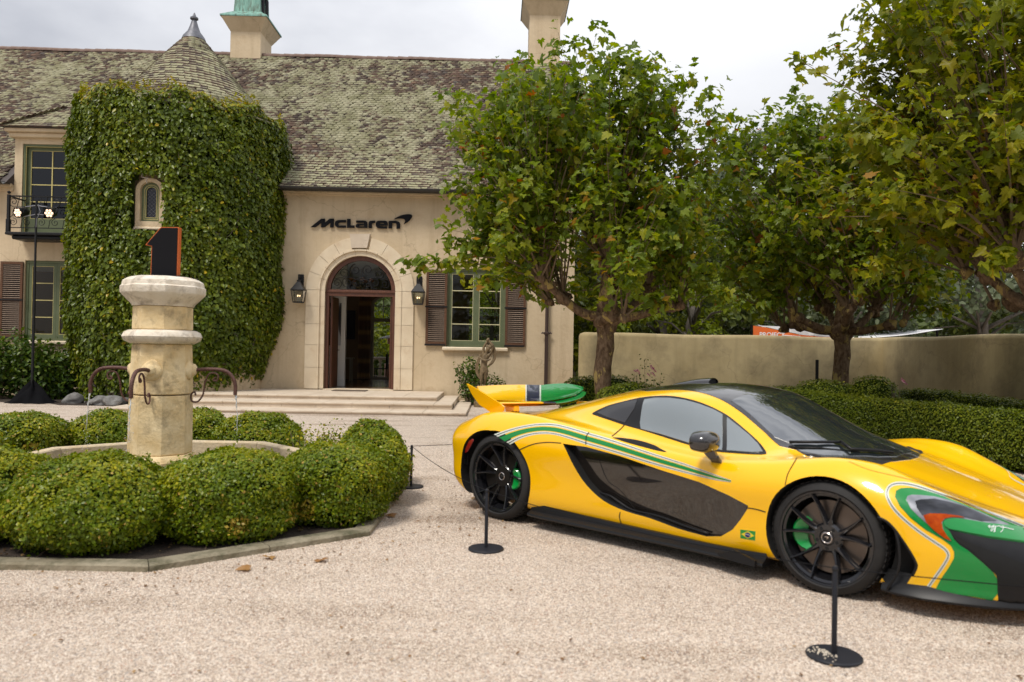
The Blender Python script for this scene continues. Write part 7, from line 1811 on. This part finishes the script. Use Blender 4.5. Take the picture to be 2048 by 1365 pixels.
# ---- livery
ST_T = Z1([(300, 475), (400, 440), (500, 415), (600, 400), (700, 400), (800, 420), (930, 458), (1050, 492), (1200, 540), (1400, 607), (1600, 672), (1800, 745), (1920, 788)])
ST_B = Z1([(412, 545), (480, 507), (560, 482), (640, 473), (720, 480), (820, 508), (930, 545), (1050, 580), (1200, 625), (1400, 685), (1600, 738), (1800, 785), (1918, 802)])
for fr, m_, nm_, of in (((0, .24), cream, 'pale_stripe', .0014), ((.76, 1), cream, 'pale_stripe', .0014), ((.09, .14), navy, 'navy_pinstripe', .0022), ((.86, .91), navy, 'navy_pinstripe', .0022), ((.32, .68), green, 'green_stripe', .0014)):
    strip(nm_, ST_T, ST_B, fr, of, m_, car, n=90)
FL = Z9([(1450, 585), (1200, 485), (1000, 405), (800, 325), (600, 255), (450, 205), (340, 180), (250, 178), (190, 200), (160, 250), (170, 320), (230, 420), (340, 530), (480, 640), (620, 735), (700, 790), (732, 830), (735, 870), (690, 950), (620, 1050), (550, 1150)])
for wd, m_, nm_, of in ((7.0, cream, 'pale_stripe', .0014), (1.7, navy, 'navy_pinstripe', .0022)): line(nm_, FL, wd, of, m_, car, n=110)
GR = Z9([(1600, 640), (1450, 600), (1250, 520), (1050, 440), (850, 360), (650, 285), (500, 240), (380, 218), (290, 222), (245, 245), (235, 300), (280, 390), (380, 500), (520, 610), (680, 700), (760, 760), (792, 820), (790, 880), (740, 970), (670, 1070), (585, 1205), (800, 1255), (1000, 1275), (1150, 1275), (1210, 1200), (1200, 1080), (1150, 1000), (1040, 900), (930, 800), (850, 750), (1600, 760)])
fa = (.62, -1, .55)
patch('green_panel', [cpx(*p) for p in GR], fa, .0035, green, car, smooth=0, step=.02)
patch('intake_panel', [cpx(*p) for p in INT], (.75, -1, .25), .0058, satin, car, smooth=0, step=.02)
CAV = Z9([(770, 650), (900, 720), (1050, 780), (1250, 850), (1500, 960), (1500, 1060), (1400, 1140), (1210, 1100), (1195, 1040), (1060, 905), (950, 800), (850, 745), (800, 700)])
patch('intake_shade_patch', [cpx(*p) for p in CAV], (.75, -1, .25), .0078, dark, car, smooth=0, step=.02)  # flat near-black patch paints the darkness inside the duct
HL = Z9([(340, 330), (350, 300), (390, 288), (480, 292), (600, 305), (720, 335), (850, 380), (1000, 440), (1150, 505), (1300, 565), (1300, 580), (1100, 560), (950, 535), (880, 512), (780, 505), (710, 510), (680, 530), (675, 570), (700, 640), (765, 718), (740, 715), (640, 650), (540, 560), (450, 480), (380, 410)])
patch('headlight', [cpx(*p) for p in HL], fa, .0075, lamprim, car, smooth=0, step=.018, rim=.02)
LN = Z9([(420, 350), (470, 335), (600, 330), (740, 360), (880, 405), (1040, 470), (1180, 535), (1050, 540), (900, 505), (780, 495), (640, 462), (540, 465), (490, 480), (440, 410)])
patch('headlight_lens', [cpx(*p) for p in LN], fa, .0105, lampm, car, smooth=0, step=.018)
AM = Z9([(500, 480), (560, 465), (700, 472), (830, 492), (880, 506), (760, 500), (700, 512), (670, 545), (680, 600), (720, 665), (765, 716), (700, 690), (600, 615), (530, 545)])
patch('indicator', [cpx(*p) for p in AM], fa, .0125, amber, car, smooth=0, step=.018)
LP = Z9([(690, 545), (720, 520), (790, 515), (900, 530), (1100, 565), (1300, 590), (1420, 600), (1430, 640), (1600, 760), (1300, 712), (1100, 682), (900, 640), (740, 605), (700, 580)])
patch('lamp_brow', [cpx(*p) for p in LP], fa, .016, green, car, smooth=0, step=.025, rim=.02)
SG = [[(1095, 600), (1115, 590), (1105, 612), (1135, 600)], [(1120, 640), (1140, 600), (1150, 590), (1145, 625), (1125, 648)], [(1150, 655), (1165, 595), (1160, 650)], [(1165, 605), (1200, 598), (1215, 606)], [(1210, 655), (1230, 640), (1240, 600), (1215, 610), (1235, 615), (1260, 612), (1290, 622), (1335, 632)]]
for s_ in SG: line('signature_stroke', Z9(s_), 1.1, .0195, whitep, car, n=16, mirror=False)
# flag badge on the wing behind the front wheel
f4 = Z2([(112, 1125), (215, 1137), (213, 1200), (113, 1183)]); fp = lambda s, t: ((f4[0][0] * (1 - s) + f4[1][0] * s) * (1 - t) + (f4[3][0] * (1 - s) + f4[2][0] * s) * t, (f4[0][1] * (1 - s) + f4[1][1] * s) * (1 - t) + (f4[3][1] * (1 - s) + f4[2][1] * s) * t)
patch('flag_badge', [cpx(*q) for q in f4], (0, -1, 0), .0015, mat('flag_green', (.01, .26, .04), rough=.4), car, smooth=0, step=.02)
patch('flag_diamond', [cpx(*fp(*q)) for q in ((.06, .5), (.5, .08), (.94, .5), (.5, .92))], (0, -1, 0), .0026, mat('flag_yellow', (.8, .6, .02), rough=.4), car, smooth=0, step=.02)
patch('flag_disc', [cpx(*fp(.5 + .19 * cos(a), .5 + .29 * sin(a))) for a in np.linspace(0, 2 * pi, 14, endpoint=False)], (0, -1, 0), .0036, mat('flag_blue', (.01, .015, .12), rough=.4), car, smooth=0, step=.02)
line('flag_band', [fp(.33, .45), fp(.5, .44), (fp(.67, .56))], .9, .0044, whitep, car, n=8)
# panel gaps
for pl in ([(1290, 226), (1255, 300), (1190, 412), (1130, 470), (1105, 490)], [(2148 - 0, 0)] and [(950, 462), (932, 490), (928, 545)], [(1163, 1005), (1158, 1040), (1172, 1085), (1200, 1130)], [(455, 590), (560, 545), (660, 530), (760, 535)]):
    line('panel_gap', Z1(pl), 1.7, .0028, dark, car, n=24)
line('panel_gap', Z2([(500, 635), (470, 685), (435, 750), (418, 822)]), 1.6, .0030, dark, car, n=24)
line('panel_gap', Z2([(150, 975), (215, 985), (285, 1005)]), 2.0, .0022, dark, car, n=16)
line('bonnet_crease_shade', Z2([(850, 660), (1000, 720), (1250, 780), (1500, 860), (1700, 930), (2048, 1045)]), .8, .0020, mat('crease_shade_paint', (.35, .15, .004), rough=.5), car, n=40, mirror=False)  # darker yellow line paints the shade along a crease
patch('door_vent', [cpx(*p) for p in Z1([(1112, 497), (1200, 503), (1300, 520), (1390, 548), (1440, 575), (1478, 596), (1420, 588), (1330, 565), (1220, 535), (1150, 512)])], (0, -1, .8), .0022, dark, car, step=.02)
patch('bonnet_vent', [cpx(*p) for p in Z2([(1185, 553), (1240, 560), (1310, 578), (1358, 597), (1330, 612), (1270, 622), (1240, 600), (1215, 580)])], (0, 0, 1), .0022, dark, car, step=.02)
# tail lamp on the rear corner
patch('tail_lamp', [Vector((-.44, -.93, .60)), Vector((-.44, -.93, .72)), Vector((-.50, -.90, .74)), Vector((-.60, -.86, .68)), Vector((-.60, -.86, .56)), Vector((-.50, -.9, .52))][:0] + [cpx(*p) for p in Z1([(106, 603), (108, 575), (130, 522), (152, 506), (160, 515), (140, 555), (120, 590)])], (-.4, -1, .1), .003, redm, car, smooth=0, step=.025)

# ---- sills, splitter, floor
def loft(name, secs, m, mirror=True, ang=30):
    """secs: list of closed sections [(x,y,z)...]"""
    k = len(secs[0])
    for sgn in ((1, -1) if mirror else (1,)):
        b = MB(); b.add([(x, y * sgn, z) for s in secs for x, y, z in s], [(i * k + j, (i + 1) * k + j, (i + 1) * k + (j + 1) % k, i * k + (j + 1) % k) for i in range(len(secs) - 1) for j in range(k)] + [tuple(range(k)), tuple((len(secs) - 1) * k + j for j in range(k))[::-1]])
        b.build(name, m, car, smooth=True, ang=ang, fix=True)
sec = []
for x, yo, zt in ((.36, .955, .20), (.50, .972, .190), (.9, .962, .172), (1.4, .955, .160), (1.9, .958, .155), (2.15, .965, .16), (2.31, .968, .17)):
    sec.append([(x, -.80, .085), (x, -yo, .092), (x, -yo - .012, .105), (x, -yo - .006, .118), (x, -yo + .035, .135), (x, -yo + .045, zt), (x, -.80, zt)])
loft('side_skirt', sec, satin)
b = MB()
for s_ in (1, -1):
    loft('skirt_winglet', [[(2.02, -.984, .118), (2.02, -.992, .118), (2.02, -.992, .126), (2.02, -.984, .126)], [(2.14, -.984, .103), (2.14, -1.008, .103), (2.14, -1.004, .175), (2.14, -.984, .175)], [(2.28, -.986, .10), (2.28, -1.016, .10), (2.28, -1.012, .135), (2.28, -.986, .135)]], satin) if s_ == 1 else None
sp = []
for x, yo in ((2.98, .93), (3.06, .955), (3.2, .95), (3.35, .90), (3.5, .83), (3.65, .72), (3.8, .55), (3.9, .34), (3.95, .12)):
    sp.append([(x, -yo + .10, .095), (x, -yo, .10), (x, -yo - .004, .112), (x, -yo + .012, .135), (x, -yo + .045, .16), (x, -yo + .10, .205)] if x < 3.9 else [(x, -max(0, yo - .1), .095), (x, -yo, .10), (x, -yo, .112), (x, -yo + .01, .135), (x, -max(0, yo - .05), .145), (x, -max(0, yo - .1), .175)])
loft('splitter', sp, satin)
b = MB(); b.add([(2.3, -.78, .088), (2.3, .78, .088), (.36, .8, .088), (.36, -.8, .088), (2.3, -.78, .13), (2.3, .78, .13), (.36, .8, .13), (.36, -.8, .13)], [(0, 1, 2, 3), (0, 4, 5, 1), (2, 6, 7, 3), (1, 5, 6, 2), (3, 7, 4, 0)]); b.build('underfloor', satin, car)
b = MB(); b.box(2.98, 3.9, -.30, .30, .09, .13); b.box(-.7, -.35, -.6, .6, .18, .28); b.build('front_floor', satin, car)
# inner arch liners and vent duct lip
vl = [(p.x, p.y + .004, p.z) for p in vpts[1:9]]; b = MB(); b.tube(cr_spline(vl, 4), .009, 6); b.build('vent_lip', satin, car, smooth=True, ang=180); b = MB(); b.tube(cr_spline([(x, -y, z) for x, y, z in vl], 4), .009, 6); b.build('vent_lip', satin, car, smooth=True, ang=180)
for s_ in (-1, 1):
    b = MB(); b.tube(cr_spline([(3.045, s_ * .93, .47), (3.075, s_ * .945, .36), (3.075, s_ * .95, .24), (3.02, s_ * .95, .12)], 5), .008, 6); b.build('arch_lip', satin, car, smooth=True, ang=180)

# ---- mirror
def mirror_(s_):
    r = empty('door_mirror', (1.925, -.985 * s_ if s_ > 0 else .985, 0)); r.parent = car; k = s_
    bm = bmesh.new(); bmesh.ops.create_icosphere(bm, subdivisions=4, radius=1)
    for v in bm.verts:
        p = v.co; e = .86; q = Vector([abs(c) ** e * (1 if c > 0 else -1) for c in p])
        x = q.x * .085 - .01; y = q.y * .115; z = q.z * .070; 
        if p.x < -.2: x = -.07 + (x + .07) * .35
        v.co = (x, -y * k, z + .822 + .010 * p.y * 0)
    me = bpy.data.meshes.new('shell'); bm.to_mesh(me); bm.free(); me.materials.append(carbon); me.polygons.foreach_set('use_smooth', [True] * len(me.polygons)); link(bpy.data.objects.new('shell', me), r)
    b = MB(); b.lathe([(.088, 0), (.092, .004), (.088, .008)], 24, Matrix.Translation((-.012, 0, .792)) @ Matrix.Diagonal((.75, 1.12, 1, 1))); b.build('shell_lower_edge', satin, r, smooth=True)
    b = MB(); P_ = [(.0, .02 * k, .775), (.01, .05 * k, .735), (.03, .085 * k, .69), (.03, .12 * k, .655)]
    vs = []
    for i, p in enumerate(P_):
        w_ = (.050, .040, .034, .040)[i]; h2 = .012; vs += [(p[0] - w_, p[1] - h2, p[2]), (p[0] + w_, p[1] - h2, p[2]), (p[0] + w_, p[1] + h2, p[2]), (p[0] - w_, p[1] + h2, p[2])]
    b.add(vs, [(i * 4 + j, i * 4 + (j + 1) % 4, (i + 1) * 4 + (j + 1) % 4, (i + 1) * 4 + j) for i in range(3) for j in range(4)] + [(0, 1, 2, 3), (12, 15, 14, 13)]); b.build('stalk', carbon, r, fix=True)
mirror_(1); mirror_(-1)

# ---- wheels
def wheel(x, R_, yo, wd, rear, side):
    r = empty('wheel', (x, side * yo, R_)); r.parent = car; s_ = side            # built with its face towards +side
    if side < 0: T = Matrix.Rotation(radians(90), 4, 'X')
    else: T = Matrix.Rotation(radians(-90), 4, 'X')                                # local z of the lathe points outwards
    rim = R_ - (.066 if rear else .060)
    b = MB(); b.lathe([(rim - .004, -wd + .03), (rim + .03, -wd + .008), (R_ - .02, -wd + .01), (R_ - .004, -wd + .03), (R_, -wd + .06), (R_, -.055), (R_ - .005, -.03), (R_ - .020, -.010), (R_ - .045, .0), (rim + .012, .002), (rim + .002, -.006), (rim - .004, -.012)], 72, T, cap0=False, cap1=False)
    b.build('tyre', rubber, r, smooth=True, ang=35)
    b = MB()                                                                    # tread blocks
    for k in range(56):
        a = 2 * pi * k / 56
        M4 = T @ Matrix.Rotation(a, 4, 'Z')
        for (z0, z1, sk) in ((-.075, -.03, .02), (-.135, -.09, .015), (-.195, -.15, .015)):
            b.add([(R_ - .001, -.012, z0), (R_ - .001, .010, z0), (R_ - .001, .010 + sk * .4, z1), (R_ - .001, -.012 + sk * .4, z1), (R_ + .0035, -.012, z0), (R_ + .0035, .010, z0), (R_ + .0035, .010 + sk * .4, z1), (R_ + .0035, -.012 + sk * .4, z1)], [(4, 5, 6, 7), (0, 1, 5, 4), (1, 2, 6, 5), (2, 3, 7, 6), (3, 0, 4, 7)], M4)
    o = b.build('tread', rubber, r); 
    rm_ = empty('rim', (0, 0, 0)); rm_.parent = r
    b = MB(); b.lathe([(rim - .002, -wd + .02), (rim - .022, -wd + .05), (rim - .045, -.18), (rim - .04, -.09), (rim - .028, -.055), (rim - .026, -.022), (rim - .012, -.016), (rim - .008, -.004), (rim + .002, -.002), (rim + .004, -.010)], 72, T, cap0=False, cap1=False); b.build('barrel', rimm, rm_, smooth=True, ang=35)
    b = MB(); dep = -.030 if rear else -.020
    hubz = dep - (.045 if rear else .018)
    for k in range(5):
        for sg in (-1, 1):
            a = 2 * pi * (k + .5 * 0) / 5 + pi / 2; a0_ = a + sg * .20; a1_ = a + sg * (pi / 10)
            pts = []
            for t in (0, .12, .35, .65, 1.0):
                rr_ = .075 + (rim - .018 - .075) * t; aa = a + sg * (.30 - .30 * t * .0) * (1 - t) * .55 + sg * (pi / 10) * t; z_ = hubz + (dep + .022 - hubz) * t ** 1.3; hw = (.017 - .0095 * t) if t > .1 else .024; pts.append((rr_, aa, z_, hw))
            vs = []
            for rr_, aa, z_, hw in pts:
                cx_, sx_ = cos(aa), sin(aa); tx_, ty_ = -sx_, cx_
                for (o_, dz) in ((-hw, -.035), (-hw * .75, -.004), (-hw * .3, .004), (hw * .3, .004), (hw * .75, -.004), (hw, -.035)): vs.append((rr_ * cx_ + tx_ * o_, rr_ * sx_ + ty_ * o_, z_ + dz))
            b.add(vs, [(i * 6 + j, i * 6 + (j + 1) % 6, (i + 1) * 6 + (j + 1) % 6, (i + 1) * 6 + j) for i in range(4) for j in range(6)] + [tuple(range(6)), tuple(24 + j for j in range(6))[::-1]], T)
    b.build('spoke', rimm, rm_, smooth=True, ang=40, fix=True)
    b = MB(); b.lathe([(.02, hubz - .06), (.085, hubz - .05), (.088, hubz - .01), (.075, hubz + .004), (.045, hubz + .006), (.040, hubz + .0), (.030, hubz - .0)], 40, T, cap1=True); b.build('hub', rimm, rm_, smooth=True, ang=35)
    b = MB()
    for k in range(5):
        a = 2 * pi * (k + .5) / 5 + pi / 2; b.lathe([(.013, hubz - .002), (.011, hubz + .006), (.006, hubz + .0065)], 8, T @ Matrix.Translation((.060 * cos(a), .060 * sin(a), 0)))
    b.build('wheel_bolt', dark, rm_)
    b = MB(); b.lathe([(.033, hubz), (.033, hubz + .012), (.029, hubz + .015), (.026, hubz + .013)], 28, T, cap1=False); b.build('cap_ring', chrome, rm_, smooth=True, ang=35)
    b = MB(); b.lathe([(.0265, hubz + .012), (.001, hubz + .0135)], 24, T, cap0=False); b.build('centre_cap', satin, rm_)
    b = MB(); z_ = hubz + .0145; sw = [(-.015, .002), (-.004, .009), (.010, .010), (.014, .006), (.008, -.002), (.000, -.009), (.004, .0), (.001, .004), (-.006, .004)]; b.add([(x, y, z_) for x, y in sw], [tuple(range(9))], T); b.build('cap_emblem', chrome, rm_)
    b = MB(); dr_ = .212 if not rear else .205; b.lathe([(.07, -.115), (dr_, -.115), (dr_, -.085), (.07, -.085)], 56, T, cap0=False, cap1=False); b.lathe([(.02, -.11), (.082, -.11), (.082, -.07), (.02, -.065)], 24, T); b.build('brake_disc', discr if rear else discm, r, smooth=True, ang=35)
    # caliper: front one behind the axle, rear one ahead of it
    a_c = pi if not rear else 0.0
    b = MB(); nseg = 10; vs = []; sp_ = .62 if not rear else .55
    for i in range(nseg + 1):
        a = a_c + (i / nseg - .5) * 2 * sp_ * (1 if 1 else 1); e = sin(pi * i / nseg) ** .35 if 0 < i < nseg else .45
        ri, ro_ = .130, .130 + .088 * e
        ca, sa_ = cos(a), sin(a)
        for rr_, z_ in ((ri, -.070), (ro_ - .012, -.052), (ro_, -.062), (ro_, -.135), (ri, -.135)): vs.append((rr_ * ca, rr_ * sa_, z_))
    b.add(vs, [(i * 5 + j, i * 5 + (j + 1) % 5, (i + 1) * 5 + (j + 1) % 5, (i + 1) * 5 + j) for i in range(nseg) for j in range(5)] + [tuple(range(5)), tuple(nseg * 5 + j for j in range(5))[::-1]], T if side < 0 else T @ Matrix.Rotation(0, 4, 'Z'))
    b.build('brake_caliper', calm, r, smooth=True, ang=30, fix=True)
    r.scale = (1, 1, 1)
for side in (-1, 1):
    wheel(0, .349, .952, .305, True, side); wheel(2.67, .329, .935, .255, False, side)
b = MB(); b.box(-.35, .35, -.62, -.30, .18, .62); b.box(-.35, .35, .30, .62, .18, .62); b.box(2.35, 2.99, -.64, -.3, .2, .6); b.box(2.35, 2.99, .3, .64, .2, .6); b.build('arch_liner', dark, car) if False else None
# mesh seen between the rear tyre and the tail
b = MB()
for k in range(5):
    for q in range(3): b.box(-.47 + .03 * q, -.462 + .03 * q, -.90 + .0, -.885, .40 + .05 * k, .44 + .05 * k)
b.build('rear_grille', satin, car)

# ---- rear wing
wing = empty('rear_wing', (0, 0, 0)); wing.parent = car
def wsec(y):
    t = abs(y) / .74; xr = -.54 + .02 * t + (.05 * t ** 6 if y < 0 else .07 * t ** 5); xl = -.21 - (.25 if y > 0 else .10) * t ** 2.4; zc_ = .985 - .0 * t; rise = .012 * cos(t * 4.2); zr = 1.052 + .012 * (t > 0) * sin(t * pi) + .012 * t ** 3 - (.040 * t ** 5 if y > 0 else 0); zl = .928 + .010 * sin(t * pi) + (.105 if y > 0 else .03) * t ** 2.4
    o = []
    for k in range(9):
        s = k / 8; x = xr + (xl - xr) * s; z = zr + (zl - zr) * s - .030 * sin(pi * s) * (1 - .3 * t) + .014 * sin(pi * s * 2) * 0; o.append((x, y, z))
    for k in range(8, -1, -1):
        s = k / 8; x = xr + (xl - xr) * s; th = (.026 - .014 * t * (y > 0)) * sin(pi * min(1, .08 + s * .95)) ** .7 + .004; z = zr + (zl - zr) * s - .030 * sin(pi * s) * (1 - .3 * t) - th; o.append((x, y, z))
    return o
def wpart(name, y0, y1, m, n=14, s0=None, s1=None):
    # the painted bands run slanting over the wing: s0, s1 give the pixel columns of slanting ends
    secs = []
    for i in range(n + 1):
        sc0 = wsec(y0 + (y1 - y0) * i / n); o_ = []
        for x, y, z in sc0:
            d0 = (yat(s0, x, z) - y0) if s0 else 0; d1 = (yat(s1, x, z) - y1) if s1 else 0
            o_.append((x, y + d0 * (1 - i / n) + d1 * i / n, z))
        secs.append(o_)
    secs = secs; k = len(secs[0]); b = MB(); b.add([p for s in secs for p in s], [(i * k + j, (i + 1) * k + j, (i + 1) * k + (j + 1) % k, i * k + (j + 1) % k) for i in range(n) for j in range(k)] + [tuple(range(k)), tuple(n * k + j for j in range(k))[::-1]]); return b.build(name, m, wing, smooth=True, ang=50, fix=True)
def yat(px, x=-.37, z=.99):  # y on the wing where the painted band edge runs
    lo, hi = -.8, .8
    for _ in range(30):
        m_ = (lo + hi) / 2; w_ = CO + CX * x + CY * m_ + np.array([0, 0, z]); d = w_ - EYE; x_ = 1024 + FPX * (d @ _R) / (d @ _F)
        if x_ < px: lo = m_
        else: hi = m_
    return lo
ya, yb, yc, yd = yat(1051), yat(1053.5), yat(1079), yat(1082)
wpart('yellow_plane', -.735, ya, paint, 20, None, 1051); wpart('pale_band', ya + .001, yb, cream, 2, 1051.1, 1053.5); wpart('black_band', yb + .001, yc, navy, 6, 1053.6, 1079); wpart('pale_band', yc + .001, yd, cream, 2, 1079.1, 1082); wpart('green_plane', yd + .001, .735, green, 20, 1082.1, None)
# lower lip ahead of and under the main plane
for nm_, y0, y1, m_ in (('yellow_lip', -.70, yb, paint), ('green_lip', yc, .62, green), ('black_lip', yb + .001, yc - .001, navy)):
    b = MB(); n_ = 12; vs = []
    for i in range(n_ + 1):
        y = y0 + (y1 - y0) * i / n_; t = abs(y) / .74; dx = -.05 * t ** 4; zb3 = .012 * sin(t * pi)
        for x, z in ((-.275, .905), (-.20, .892), (-.165, .898), (-.155, .906), (-.17, .915), (-.23, .920)): vs.append((x + dx - (.22 if y > 0 else .06) * t ** 2.4, y, z + zb3 + (.10 if y > 0 else .02) * t ** 2.4))
    b.add(vs, [(i * 6 + j, (i + 1) * 6 + j, (i + 1) * 6 + (j + 1) % 6, i * 6 + (j + 1) % 6) for i in range(n_) for j in range(6)] + [tuple(range(6)), tuple(n_ * 6 + j for j in range(6))[::-1]]); b.build(nm_, m_, wing, smooth=True, ang=50, fix=True)
b = MB(); n_ = 14; vs = []
for i in range(n_ + 1):
    y = -.70 + 1.16 * i / n_; t = abs(y) / .74
    for x, z in ((-.50, .995), (-.38, .915), (-.24, .885), (-.19, .888), (-.24, .90), (-.39, .95)): vs.append((x - (.22 if y > 0 else .06) * t ** 2.4 * (x > -.3), y, z + (.115 if y > 0 else .02) * t ** 2.4 * (1 if x > -.45 else .3)))
b.add(vs, [(i * 6 + j, (i + 1) * 6 + j, (i + 1) * 6 + (j + 1) % 6, i * 6 + (j + 1) % 6) for i in range(n_) for j in range(6)] + [tuple(range(6)), tuple(n_ * 6 + j for j in range(6))[::-1]]); b.build('underside', paint, wing, smooth=True, ang=50, fix=True)
for s_ in (-1, 1):                                                # end plates
    pl = [(-.55, 1.085), (-.42, 1.035), (-.29, .975), (-.19, .935), (-.14, .905), (-.16, .868), (-.23, .845), (-.32, .845), (-.44, .905), (-.51, .985)] if s_ < 0 else [(-.54, 1.075), (-.46, 1.04), (-.36, .995), (-.35, .97), (-.42, .96), (-.51, 1.01)]
    b = MB(); b.holed(pl, [], .735 * s_ - .009, .735 * s_ + .009); vv = b.v; b.v = [(x, y + s_ * .05 * max(0, (z - .95)) / .14 - s_ * .03 * max(0, (.92 - z)) / .08, z) for x, y, z in vv]
    if s_ < 0: b.build('end_plate', paint, wing, smooth=True, ang=40, fix=True)
    b = MB(); b.box(-.33, -.20, .50 * s_ - .035, .50 * s_ + .035, .845, .90, bev=.012); b.build('pylon_pad', paint, wing)
    b = MB(); b.tube([(-.27, .47 * s_, .87), (-.33, .45 * s_, .74)], .013, 8); b.tube([(-.23, .50 * s_, .87), (-.23, .49 * s_, .76)], .010, 8); b.build('lift_rod', chrome, wing, smooth=True, ang=60)
    b = MB(); b.box(-.315, -.26, .43 * s_ - .025, .43 * s_ + .025, .80, .862, bev=.008); b.box(-.25, -.205, .51 * s_ - .02, .51 * s_ + .02, .80, .862, bev=.008); b.build('hinge', satin, wing)
